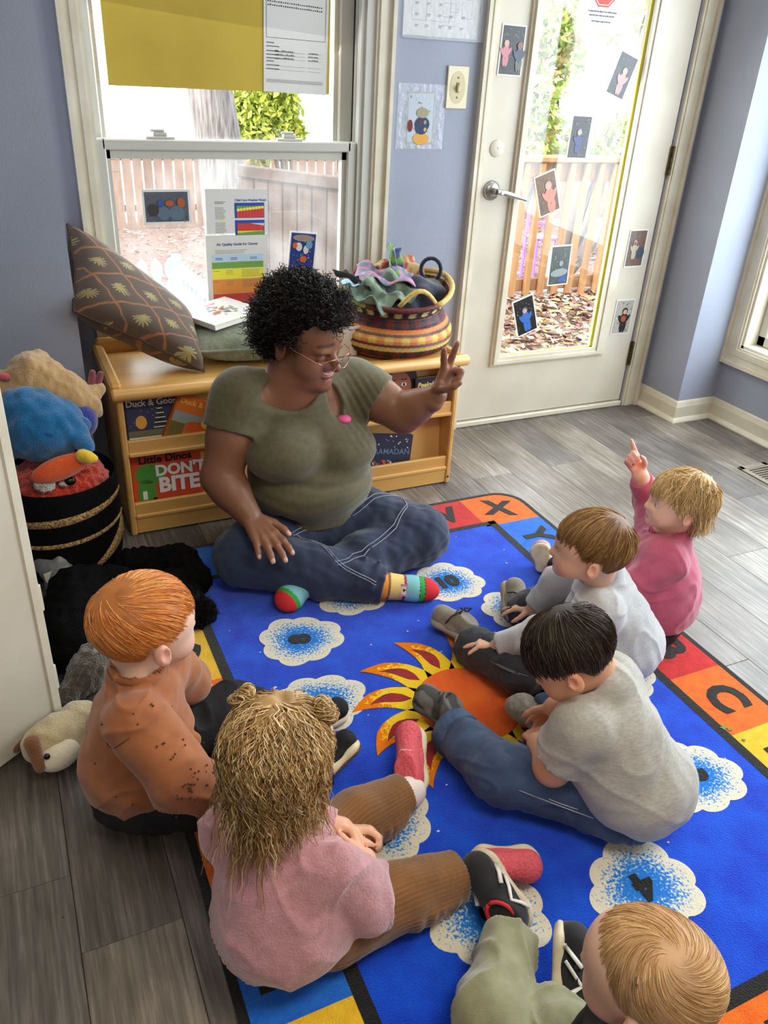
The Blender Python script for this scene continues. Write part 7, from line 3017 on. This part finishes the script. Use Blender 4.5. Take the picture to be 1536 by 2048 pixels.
# ---- boy in a grey tee bending over his sock --------------------------------------------------------
K = empty('person', (1.08, .86, 0), label='dark haired toddler in a heather grey tee bending over his stockinged foot', cat='person', group='children on the rug')
S = SD()
C = V3(FZ(1140, 1308, .385))
F = kid_head(S, C, (-.58, .48, -.72), .176, neck=V3(.985, .945, .325), up=(-.45, .42, .8))
pel = V3(1.025, .835, .08)
neck = V3(.970, .930, .325)
shL, shR = V3(.900, .880, .272), V3(1.045, .975, .275)
S.rc(pel + [0, 0, .012], neck + [.01, -.02, -.05], .062, .050, .03)
elL, wrL = V3(FZ(1098, 1530, .165)), V3(FZ(1090, 1486, .150))
elL = V3(.835, .905, .150)
elL = V3(.868, .908, .150)
wrL = V3(.893, .990, .128)
elR, wrR = V3(1.055, 1.05, .20), V3(FZ(1108, 1415, .165))
limb(S, [shL, elL], [.040, .039])
limb(S, [elL, wrL], [.038, .026])
limb(S, [shR, elR, wrR], [.036, .032, .024])
hand(S, wrL, V3(FZ(1058, 1455, .10)) - wrL, (.35, .7, -.5), .112, True, [(.5, .5, .3), (.55, .5, .3), (.6, .5, .3), (.6, .5, .3)], .2, (.8, .4, .4), 1.2, .003)
hand(S, wrR, V3(FZ(1085, 1440, .10)) - wrR, (-.5, -.2, -.6), .112, False, [(.15, .2, .2), (.5, .7, .4), (.6, .8, .4), (.6, .8, .4)], .2, (.5, .4, .5), 1.2, .003)
hipL, hipR = V3(.965, .86, .078), V3(1.06, .93, .078)
knL, anL = V3(FZ(1002, 1548, .085)), V3(FZ(905, 1462, .055))
knR, anR = V3(1.085, 1.085, .085), V3(FZ(1085, 1440, .065))
for q_ in ((hipR, knR, anR), (hipL, knL, anL)):
    limb(S, q_, [.05, .042, .028])
tan_ = np.array(srgb(226, 168, 132))
sd_obj('body', S, m_skin, K, .0040, None, 1, tan_, face_spots(F, tan_, lipk, srgb(60, 44, 36), srgb(230, 142, 116)))
m_ht = heather('heather_tee', (186, 182, 172), (158, 155, 148), 90, (1, 1, 4))
G = SD()
G.el(pel + [.0, -.004, .048], (.124, .124, .105), None, .03)
G.el((.985, .885, .205), (.112, .114, .115), None, .04)
G.rc(shR + [-.01, -.02, -.01], shL + [.02, .01, -.01], .066, .066, .03)
G.rc(neck + [.012, -.015, -.03], neck + [.008, -.01, -.004], .066, .055, .02)
G.join(sleeve([shL, shL + (elL - shL) * 1.2], [.062, .062], .60), .016)
G.join(sleeve([shR, shR + (elR - shR) * 1.2], [.060, .058], .6), .016)
G.cut(pel + [0, 0, -.040], (0, 0, -1))
G.rc(neck + [-.01, .012, -.004], neck + [-.05, .05, .05], .048, .064, .004, sub=True)
top = sd_obj('tee_shirt', G, m_ht, K, .0046, folds(.0026, 8, 7, .0012, .0030))
collar(top, neck + V3(-.010, .008, .002), unit(V3(-.42, .40, .85)), .050, .0055, heather('heather_rib', (178, 174, 164), (150, 148, 140), 90))
m_kdenim = mat('kid_denim', srgb(58, 82, 118), .85, base2=srgb(34, 50, 80), vscale=12, vdetail=6, contrast=.2, bump=.25, bscale=420, sheen=.2)
tro, G = trousers(K, 'jeans', pel + [-.015, .02, -.018], ((hipL, knL, anL), (hipR, knR, anR)), m_kdenim, (.070, .062, .050), None, (.118, .115, .062))
ax = unit(anL - knL)
e1 = unit(np.cross(ax, (0, 0, 1)))
e2 = np.cross(ax, e1)
A = SD()
A.rc(anL - ax * .05, anL + ax * .05, .058, .058, .0)
A.cut(anL + ax * .006, ax)
A.cut(anL - ax * .034, -ax)
A.cut((0, 0, .015), (0, 0, -1))
sd_obj('jeans_cuff', A, mat('kid_denim_cuff', srgb(76, 98, 130), .85, base2=srgb(52, 70, 100), vscale=40, bump=.3, bscale=300), tro, .004)
tubes('pocket_seam', [on_surface(G, [V3(FZ(x, y, .12)) for x, y in ((1098, 1618), (1120, 1640), (1148, 1650))], .0015), on_surface(G, [V3(FZ(x, y, .12)) for x, y in ((1040, 1590), (1100, 1650), (1165, 1690))], .0015)], .0013, m_stitch, tro)
m_camo = mat('grey_camo', srgb(112, 112, 108), .8, base2=srgb(66, 67, 66), vscale=26, vdetail=0, contrast=.93)
so_, SP, SB, SL = shoe(K, 'shoe', V3(FZ(900, 1455, .012)), V3(FZ(826, 1400, .050)), (.3, -.25, .9), .13, .066, m_camo, mat('dark_rubber', srgb(74, 74, 72), .7), 'grey camouflage sneaker with elastic laces', .014, .055)
tubes('lace', [[SP(.36 + .09 * j, -.34, .064 - .006 * j), SP(.42 + .09 * j, 0, .078 - .007 * j), SP(.40 + .09 * j, .34, .060 - .006 * j)] for j in range(4)], .0020, m_dlace, so_)
m_gsock = heather('grey_sock', (172, 166, 152), (150, 145, 133), 120, (1, 1, 1))
A = SD()
d_ = unit(V3(FZ(1022, 1402, .06)) - anR)
A.rc(anR - d_ * .02, anR + d_ * .06, .036, .032, .01)
A.rc(anR + d_ * .06, V3(FZ(1030, 1412, .06)), .033, .024, .015)
sd_obj('sock', A, m_gsock, K, .0035, folds(.0012, 24, 2))
boy_hair(K, F, [(62, 48, 36), (48, 36, 28), (92, 74, 56), (40, 30, 24)], (46, 35, 28), 2600, whorl=(-.35, -.15, .93), comb=(.1, .12, -.02), ln=.085, seed=9, grav=.3, lift=(.02, .08), wave=.18, nape=-.074, fringe=.01)

# ---- blonde child in a rose top, pointing ------------------------------------------------------------
K = empty('person', (1.52, 1.36, 0), label='blonde toddler in a rose pink top pointing one finger up at the teacher', cat='person', group='children on the rug')
S = SD()
C = V3(FZ(1360, 1003, .435))
F = kid_head(S, C, (-.88, .46, .04), .158, neck=V3(1.525, 1.36, .325))
pel = V3(1.515, 1.325, .08)
neck = V3(1.530, 1.350, .338)
shL, shR = V3(1.475, 1.285, .290), V3(1.545, 1.425, .290)
S.rc(pel + [0, 0, .012], neck + [0, 0, -.05], .062, .050, .03)
elR, wrR = V3(FZ(1300, 1000, .33)), V3(FZ(1280, 950, .43))
elL, wrL = V3(FZ(1262, 1180, .19)), V3(FZ(1175, 1175, .14))
limb(S, [shR, elR, wrR], [.032, .028, .023])
limb(S, [shL, elL, wrL], [.032, .028, .022])
hand(S, wrR, V3(FZ(1250, 893, .50)) - wrR, (-.3, -.9, .2), .110, False, [(.05, .05, .05), (1.1, 1.3, .6), (1.2, 1.3, .6), (1.2, 1.3, .6)], .15, (.5, .15, .7), 1.15, .003, None, None, (.4, .6))
hand(S, wrL, V3(FZ(1120, 1165, .11)) - wrL, (0, .1, -1), .105, True, [(.3, .3, .2)] * 4, .3, (.7, .4, .3), 1.15, .003)
hipL, hipR = V3(1.44, 1.36, .075), V3(1.49, 1.43, .075)
knL, anL = V3(1.37, 1.47, .08), V3(1.375, 1.555, .05)
knR, anR = V3(1.44, 1.57, .08), V3(1.415, 1.65, .05)
for q_ in ((hipR, knR, anR), (hipL, knL, anL)):
    limb(S, q_, [.05, .042, .028])
sd_obj('body', S, m_skin, K, .0040, None, 1, fair, face_spots(F, fair, lipk, srgb(206, 170, 120), srgb(240, 150, 132)) + [(EL_(V3(FZ(1266, 918, .47)), (.06, .06, .05)), srgb(240, 150, 136), .04, .6)])
m_rose = mat('rose_jersey', srgb(196, 92, 120), .85, base2=srgb(182, 80, 108), vscale=30, bump=.08, bscale=500, sheen=.35)
G = SD()
G.el(pel + [0, 0, .058], (.110, .115, .108), None, .03)
G.el((1.518, 1.345, .215), (.095, .108, .100), None, .04)
G.rc(shR + [0, -.02, -.004], shL + [0, .02, -.004], .056, .056, .03)
G.rc(neck + [0, 0, -.03], neck + [0, 0, -.004], .060, .052, .02)
G.join(sleeve([shL, elL, wrL], [.052, .045, .032], .94), .014)
G.join(sleeve([shR, elR, wrR], [.050, .042, .031], .86), .014)
G.cut(pel + [0, 0, -.05], (0, 0, -1))
G.rc(neck + [-.004, .004, 0], neck + [-.03, .03, .06], .047, .060, .004, sub=True)
for a, b, r in () and ((elL + [.03, -.04, .04], elL + [.05, -.03, -.03], .009), (V3(1.47, 1.25, .16), V3(1.56, 1.22, .08), .010), (V3(1.42, 1.30, .22), V3(1.45, 1.25, .14), .010)):
    G.rc(a, b, r, r * .5, .02, sub=True)
top = sd_obj('top', G, m_rose, K, .0046, folds(.0022, 9, 8, .0010, .0045))
collar(top, neck + V3(-.003, .003, .002), unit(V3(-.12, .1, 1)), .046, .005, mat('rose_rib', srgb(186, 84, 112), .9))
trousers(K, 'leggings', pel + [-.01, .01, -.02], ((hipL, knL, anL), (hipR, knR, anR)), m_black, (.062, .054, .042), None, (.10, .105, .06), folds(.002, 14, 2), .005)
m_pgs = mat('pink_grey_knit', srgb(206, 168, 168), .85, base2=srgb(178, 150, 150), vscale=200, bump=.5, bscale=260)
for heel, toe, up in ((V3(FZ(1122, 1192, .015)), V3(FZ(1082, 1158, .045)), (.2, -.3, .9)), (V3(FZ(1092, 1150, .016)), V3(FZ(1074, 1092, .100)), (.6, .6, -.1))):
    shoe(K, 'shoe', heel, toe, up, .13, .060, m_pgs, m_cream, 'pale pink knit sneaker with a ridged cream sole', .016, .045)
boy_hair(K, F, [(222, 188, 130), (204, 166, 106), (238, 210, 160), (184, 146, 90)], (192, 154, 98), 2600, whorl=(-.5, 0, .86), comb=(.1, 0, -.05), ln=.080, seed=12, grav=.5, lift=(.02, .10), wave=.26, jitter=.26, S_=9, nape=-.095, slack=.012, ear=-.004, hang=True)

# ---- nearest child, cropped by the lower edge --------------------------------------------------------
K = empty('person', (.60, .33, 0), label='toddler with thin sandy hair in a black top and sage trousers at the front', cat='person', group='children on the rug')
S = SD()
C = V3(FZ(1296, 1950, .44))
F = kid_head(S, C, (-.45, .88, -.22), .160, neck=V3(.575, .330, .325))
pel = V3(.555, .27, .09)
neck = V3(.570, .325, .330)
shL, shR = V3(.480, .30, .285), V3(.61, .38, .285)
S.rc(pel + [0, 0, .012], neck + [0, 0, -.05], .062, .050, .03)
elL, wrL = V3(.425, .29, .19), V3(.48, .36, .13)
elR, wrR = V3(.64, .42, .19), V3(.60, .44, .13)
limb(S, [shL, elL, wrL], [.032, .028, .022])
limb(S, [shR, elR, wrR], [.032, .028, .022])
hand(S, wrL, (.4, .6, -.5), (.2, .3, -.9), .105, True, [(.3, .4, .3)] * 4, .2, (.7, .4, .3), 1.15, .003)
hand(S, wrR, (-.2, .6, -.6), (-.2, .3, -.9), .105, False, [(.3, .4, .3)] * 4, .2, (.7, .4, .3), 1.15, .003)
hipL, hipR = V3(.50, .33, .08), V3(.60, .36, .08)
knL, anL = V3(.515, .555, .085), V3(.630, .675, .055)
knR, anR = V3(.60, .48, .08), V3(.625, .545, .05)
for q_ in ((hipR, knR, anR), (hipL, knL, anL)):
    limb(S, q_, [.05, .042, .028])
sd_obj('body', S, m_skin, K, .0040, None, 1, fair, face_spots(F, fair, lipk, srgb(196, 156, 110), srgb(238, 154, 132)))
G = SD()
G.el(pel + [0, 0, .06], (.115, .115, .115), None, .03)
G.el((.545, .295, .25), (.105, .105, .11), None, .04)
G.rc(shR + [0, 0, -.004], shL + [0, 0, -.004], .060, .060, .03)
G.rc(neck + [0, 0, -.03], neck + [0, 0, -.004], .062, .052, .02)
G.join(sleeve([shL, elL, wrL], [.060, .052, .038], .92), .022)
G.join(sleeve([shR, elR, wrR], [.060, .052, .038], .92), .022)
G.cut(pel + [0, 0, -.05], (0, 0, -1))
sd_obj('top', G, m_black, K, .005, folds(.0026, 11, 3))
m_sage = mat('sage_fleece', srgb(142, 140, 104), .9, base2=srgb(128, 126, 92), vscale=40, bump=.15, bscale=400, sheen=.4)
trousers(K, 'trousers', pel + [.0, .02, -.02], ((hipL, knL, anL), (hipR, knR, anR)), m_sage, (.064, .058, .044), None, (.105, .105, .062), folds(.003, 9, 6, .001, .007))
m_bsuede = mat('black_suede', srgb(30, 30, 32), .85, base2=srgb(22, 22, 24), vscale=50, sheen=.2)
m_wleather = mat('white_leather', srgb(236, 234, 226), .5)
m_redl = mat('red_lining', srgb(206, 48, 56), .8)
for heel, toe, up, sgn in ((V3(.690, .692, .020), V3(.655, .842, .066), (-.75, -.25, .45), 1), (V3(.640, .553, .020), V3(.700, .648, .095), (.80, -.35, .30), 1)):
    so_, SP, SB, SL = shoe(K, 'shoe', heel, toe, up, .14, .066, m_bsuede, m_cream, 'black sneaker with white side stripes and a red lining', .018, .05)
    for sd in (-1, 1):
        q = MB()
        for x0, z0, x1, z1, x2, z2 in ((.14, .020, .30, .050, .55, .022), (.50, .050, .72, .020, .72, .020)):
            pts = [SP(x0, .52 * sd, z0), SP((x0 + x1) / 2, .54 * sd, (z0 + z1) / 2), SP(x1, .47 * sd, z1), SP((x1 + x2) / 2, .53 * sd, (z1 + z2) / 2), SP(x2, .52 * sd, z2)]
            q.tube([Vector(p) for p in pts], .0042, 6, flat=.6)
        q.build('side_stripe', m_wleather, so_, smooth=True, world=True)
    q = MB()
    for x in (.34, .50):
        q.tube([Vector(SP(x, -.50, .040)), Vector(SP(x + .02, -.3, .062 - .02 * x)), Vector(SP(x + .02, 0, .074 - .03 * x)), Vector(SP(x + .02, .3, .062 - .02 * x)), Vector(SP(x, .50, .040))], .0085, 8, flat=.35)
    q.build('strap', m_bsuede, so_, smooth=True, world=True)
    tubes('lining', [[SP(.24 + .17 * math.cos(a), .36 * math.sin(a), .060 + .012 * math.cos(a)) for a in np.linspace(0, 6.283, 19)]], .004, m_redl, so_)
boy_hair(K, F, [(206, 164, 110), (190, 146, 94), (222, 184, 132), (176, 132, 82)], (208, 164, 122), 2600, whorl=(-.35, .35, .85), comb=(.0, -.15, 0), ln=.045, seed=15, grav=.15, lift=(.004, .02), wd=.0010, g=.0015, sw=.9, jitter=.10, fringe=.045, nape=-.06)
# ------------------------------------------------------------------ toy basket and plush animals at the left
def plush_mat(name, c1, c2, sc=60, bump=.6):
    return mat(name, srgb(*c1), .95, base2=srgb(*c2), vscale=sc, contrast=.2, bump=bump, bscale=220, sheen=.6, spec=.1)


TBX, TBY, TBR = .055, 2.29, .165
tb = empty('toy_basket', (TBX, TBY, 0), label='black fabric basket with gold braided stripes, full of plush toys', cat='basket')
m_bfelt = mat('black_felt', srgb(13, 13, 14), .95, base2=srgb(8, 8, 9), vscale=30, bump=.3, bscale=120, spec=.15)
m_jute = mat('gold_jute', srgb(206, 170, 110), .8, base2=srgb(120, 86, 44), vscale=150, vdetail=1, contrast=.5, bump=.8, bscale=160)
pr = [(.0, .004), (.13, .004), (.15, .012), (.158, .04), (.163, .12), (.166, .22), (.166, .30), (.160, .306), (.156, .298), (.154, .2), (.148, .05), (.0, .03)]
MB().lathe(pr, 44).build('basket_body', m_bfelt, tb, smooth=True)
for z0, tl, th, a0, a1, tk in ((.225, .035, 0.0, 190, 350, .013), (.150, .030, .0, 190, 350, .007), (.070, .085, .0, 262, 345, .034)):
    vs, fs, n = [], [], 40
    for k in range(n + 1):
        t = k / n
        a = math.radians(a0 + (a1 - a0) * t)
        z = z0 + tl * (t - .5) * 1.4
        w = tk * (math.sin(math.pi * min(1, t * 1.02)) ** .5 if tk < .02 else max(.05, t ** 1.4))
        r = .1665 + .0025
        for dz, dr in ((-w, -.004), (-w * .7, 0), (w * .7, 0), (w, -.004)):
            vs.append(((r + dr) * math.cos(a), (r + dr) * math.sin(a), max(.012, z + dz)))
    for k in range(n):
        for j in range(3):
            fs.append([k * 4 + j, (k + 1) * 4 + j, (k + 1) * 4 + j + 1, k * 4 + j + 1])
    link('braided_stripe', fast_mesh('braided_stripe', vs, fs, m_jute, True), tb)


def plush(name, label, loc):
    return empty(name, loc, label=label, cat='plush toy', group='plush toys')


# red plush with a round ear, deepest in the basket
m_red = plush_mat('red_plush', (226, 62, 26), (196, 40, 16), 40, .9)
t = plush('red_plush', 'shaggy red plush toy with a big round ear inside the black basket', (TBX, TBY, .26))
S = SD()
S.el((TBX + .0, TBY - .02, .275), (.135, .125, .085), None, .02)
S.el((TBX + .04, TBY - .05, .30), (.09, .07, .06), None, .03)
sd_obj('body', S, m_red, t, .0045, lambda v: .0045 * wob(v, 40, 1))
S = SD()
c = V3(DY(120, 937, 2.150))
S.el(c, (.080, .024, .034), np.array(Matrix.Rotation(-.28, 3, 'Y')), .01)
sd_obj('ear', S, plush_mat('orange_velour', (240, 104, 52), (228, 88, 40), 30, .3), t, .004)
S = SD()
S.el(V3(DY(90, 968, 2.16)), (.030, .02, .026), np.array(Matrix.Rotation(.4, 3, 'Y')), .01)
sd_obj('white_patch', S, plush_mat('white_plush', (226, 220, 206), (190, 184, 170), 40, .9), t, .004, lambda v: .003 * wob(v, 50, 2))
S = SD()
S.el(V3(DY(140, 962, 2.150)), (.016, .012, .013), None, .01)
sd_obj('eye', S, mat('eye_black', srgb(14, 13, 13), .2), t, .003)
S = SD()
S.el(V3(DY(130, 967, 2.152)), (.018, .010, .009), None, .01)
sd_obj('eye_white', S, MATS['white_plush'], t, .003)

# blue plush lying on top
m_bp = plush_mat('blue_plush', (36, 118, 172), (26, 96, 148), 50, .4)
m_navyp = plush_mat('indigo_plush', (44, 62, 156), (34, 48, 130), 50, .4)
t = plush('blue_plush', 'blue plush bird with a yellow foot lying on the red plush in the basket', (TBX, TBY, .36))
S = SD()
S.el(V3(DY(85, 855, 2.26)), (.115, .10, .095), None, .02)
S.el(V3(DY(50, 815, 2.28)), (.07, .07, .06), None, .03)
S.rc(V3(DY(155, 865, 2.22)), V3(DY(172, 895, 2.16)), .030, .022, .02)
sd_obj('body', S, m_bp, t, .005, lambda v: .003 * wob(v, 18, 1))
S = SD()
S.el(V3(DY(152, 842, 2.29)), (.060, .06, .055), None, .02)
sd_obj('wing', S, m_navyp, t, .005)
S = SD()
S.el(V3(DY(160, 848, 2.238)), (.032, .012, .025), np.array(Matrix.Rotation(.5, 3, 'Y')), .01)
sd_obj('wing_spot', S, plush_mat('sky_plush', (74, 140, 190), (60, 124, 176)), t, .004)
S = SD()
S.rc(V3(DY(166, 912, 2.135)), V3(DY(178, 916, 2.120)), .020, .016, .01)
S.rc(V3(DY(178, 914, 2.125)), V3(DY(190, 917, 2.115)), .014, .009, .01)
sd_obj('foot', S, plush_mat('yellow_felt', (250, 210, 60), (236, 190, 40), 30, .3), t, .004)
S = SD()
S.el(V3(DY(97, 872, 2.165)), (.016, .006, .013), None, .01)
sd_obj('belly_patch', S, plush_mat('teal_felt', (22, 92, 150), (18, 80, 136), 30, .3), t, .003)

# tan plush on the very top
m_tan = plush_mat('tan_plush', (208, 172, 122), (188, 150, 102), 40, .35)
t = plush('tan_plush', 'tan velour plush toy with pink paws topmost on the basket heap', (TBX, TBY + .08, .47))
S = SD()
S.rc(V3(DY(68, 755, 2.36)), V3(DY(135, 795, 2.34)), .072, .066, .03)
S.rc(V3(DY(135, 795, 2.34)), V3(DY(175, 812, 2.33)), .060, .040, .03)
S.rc(V3(DY(75, 735, 2.38)), V3(DY(82, 712, 2.40)), .030, .018, .02)
S.rc(V3(DY(35, 768, 2.35)), V3(DY(-2, 765, 2.36)), .034, .034, .02)
S.rc(V3(DY(45, 785, 2.33)), V3(DY(8, 790, 2.33)), .032, .030, .02)
sd_obj('body', S, m_tan, t, .005, lambda v: .004 * wob(v, 14, 3) + .002 * wob(v, 34, 2))
S = SD()
S.rc(V3(DY(2, 752, 2.325)), V3(DY(14, 754, 2.322)), .010, .010, .01)
sd_obj('pink_pad', S, plush_mat('pink_velour', (226, 112, 124), (206, 92, 106), 40, .3), t, .003)
S = SD()
S.el(V3(DY(80, 793, 2.272)), (.009, .006, .009), None, .01)
sd_obj('pink_spot', S, MATS['pink_velour'], t, .003)
for (x0, y0, x1, y1) in ((183, 768, 185, 745), (194, 770, 201, 748)):
    S = SD()
    S.rc(V3(DY(x0, y0, 2.36)), V3(DY(x1, y1, 2.37)), .012, .009, .01)
    sd_obj('pink_finger', S, plush_mat('dusky_velour', (150, 76, 84), (126, 62, 70), 40, .3), t, .003)
S = SD()
S.rc(V3(DY(180, 790, 2.35)), V3(DY(196, 778, 2.36)), .034, .022, .02)
sd_obj('head', S, m_tan, t, .004)
S = SD()
S.el(V3(DY(38, 716, 2.42)), (.016, .010, .010), None, .01)
S.el(V3(DY(48, 712, 2.42)), (.010, .008, .007), None, .01)
sd_obj('cloth_tag', S, plush_mat('teal_ribbon', (96, 160, 170), (200, 206, 200), 60, .2), t, .003)

# grey plush with its tag, on the floor
t = plush('grey_plush', 'small grey satin plush toy with a white cloth tag on the floor', (.02, 2.10, 0))
m_gr = mat('grey_satin', srgb(136, 136, 132), .45, base2=srgb(116, 116, 112), vscale=20, sheen=.3)
S = SD()
S.rc(V3(FZ(88, 1118, .07)), V3(FZ(125, 1152, .06)), .042, .040, .02)
S.el(V3(FZ(120, 1118, .10)), (.018, .016, .018), None, .01)
S.rc(V3(FZ(82, 1112, .10)), V3(FZ(100, 1100, .12)), .018, .012, .02)
S.rc(V3(FZ(88, 1140, .03)), V3(FZ(78, 1145, .02)), .020, .018, .02)
S.rc(V3(FZ(118, 1160, .03)), V3(FZ(100, 1172, .018)), .020, .016, .02)
sd_obj('body', S, m_gr, t, .004, lambda v: .0015 * wob(v, 30, 2))
a = FZ(104, 1152, .075)
MB().bbox(-.020, .020, -.014, .014, 0, .0016, .0005, frame_m(a, FZ(140, 1138, .08) - a, FZ(118, 1166, .05) - a)).build('cloth_tag', mat('tag_cloth', srgb(190, 188, 168), .8), t, world=True)

# big black plush lying along the door
m_bk = mat('black_plush', srgb(12, 11, 11), .95, base2=srgb(7, 7, 7), vscale=60, bump=.5, bscale=220, spec=.1)
t = plush('black_plush', 'large black plush toy lying on the floor behind the red haired child', (.10, 1.92, 0))
S = SD()
S.rc(V3(FZ(160, 1195, .08)), V3(FZ(150, 1285, .07)), .085, .080, .03)
S.rc(V3(FZ(150, 1180, .06)), V3(FZ(230, 1180, .07)), .07, .07, .03)
S.rc(V3(FZ(140, 1290, .05)), V3(FZ(135, 1320, .04)), .05, .035, .02)
S.cut((0, 0, .016), (0, 0, -1))
sd_obj('body', S, m_bk, t, .006, lambda v: .004 * wob(v, 20, 1))
t = plush('black_shaggy_plush', 'shaggy black plush toy lying between the teacher and the red haired child', (.30, 2.02, 0))
S = SD()
S.rc(V3(FZ(268, 1135, .05)), V3(FZ(360, 1128, .045)), .058, .055, .03)
S.rc(V3(FZ(360, 1128, .045)), V3(FZ(395, 1160, .04)), .05, .045, .03)
S.rc(V3(FZ(340, 1180, .05)), V3(FZ(400, 1228, .04)), .06, .045, .03)
S.cut((0, 0, .018), (0, 0, -1))
sd_obj('body', S, m_bk, t, .006, lambda v: .005 * wob(v, 30, 2))
rs = np.random.RandomState(31)
cc = V3(FZ(398, 1228, .045))
dirs = rs.randn(700, 3)
dirs /= np.linalg.norm(dirs, axis=1)[:, None]
dirs[:, 2] = np.abs(dirs[:, 2])
tt = np.linspace(0, 1, 5)
PP = cc + dirs[:, None, :] * (.035 + .018 * tt)[None, :, None] + (rs.randn(700, 3) * .006)[:, None, :] * tt[None, :, None]
strands('shaggy_fur', PP, .0012, m_hair, t, 3, mix_cols(rs, 700, [(22, 21, 20), (34, 32, 30)]), .3)['kind'] = 'stuff'
# brown-grey plush with a white tusk
t = plush('brown_plush', 'grey brown plush toy with a white tusk behind the red haired child', (.05, 1.72, 0))
m_bg = plush_mat('taupe_plush', (92, 80, 66), (72, 62, 50), 60, .9)
S = SD()
S.rc(V3(FZ(205, 1290, .06)), V3(FZ(180, 1340, .055)), .06, .05, .03)
S.rc(V3(FZ(185, 1345, .045)), V3(FZ(140, 1385, .03)), .040, .030, .02)
S.cut((0, 0, .005), (0, 0, -1))
sd_obj('body', S, m_bg, t, .005, lambda v: .003 * wob(v, 40, 2))
tubes('tusk', [[V3(FZ(186, 1308, .10)), V3(FZ(198, 1296, .125)), V3(FZ(214, 1292, .13))]], .009, mat('tusk_white', srgb(236, 238, 240), .6), t)

# floppy cream dog
t = plush('cream_dog_plush', 'floppy cream plush dog with brown ears lying in front of the open door', (-.06, 1.45, 0))
m_cr = plush_mat('cream_plush', (212, 194, 150), (192, 172, 128), 40, .4)
m_br = plush_mat('cocoa_plush', (138, 92, 64), (116, 74, 48), 40, .4)
S = SD()
S.el(V3(FZ(98, 1484, .055)), (.060, .050, .045), np.array(Matrix.Rotation(.5, 3, 'Z')), .02)
S.rc(V3(FZ(120, 1470, .05)), V3(FZ(160, 1440, .05)), .042, .045, .03)
S.rc(V3(FZ(140, 1468, .04)), V3(FZ(155, 1500, .03)), .026, .022, .02)
sd_obj('body', S, m_cr, t, .004, lambda v: .003 * wob(v, 20, 3))
S = SD()
S.el(V3(FZ(118, 1510, .050)), (.046, .034, .030), np.array(Matrix.Rotation(.4, 3, 'Z')), .02)
sd_obj('muzzle', S, plush_mat('ivory_plush', (236, 226, 200), (220, 208, 180), 40, .3), t, .004)
S = SD()
S.rc(V3(FZ(64, 1486, .095)), V3(FZ(80, 1535, .055)), .018, .012, .01)
sd_obj('ear', S, m_br, t, .004)
S = SD()
S.el(V3(FZ(40, 1484, .03)), (.036, .024, .018), np.array(Matrix.Rotation(.4, 3, 'Z')), .01)
sd_obj('ear', S, m_br, t, .004)
S = SD()
S.el(V3(FZ(94, 1513, .078)), (.007, .007, .007), None, .0)
sd_obj('eye', S, MATS['eye_black'], t, .002)
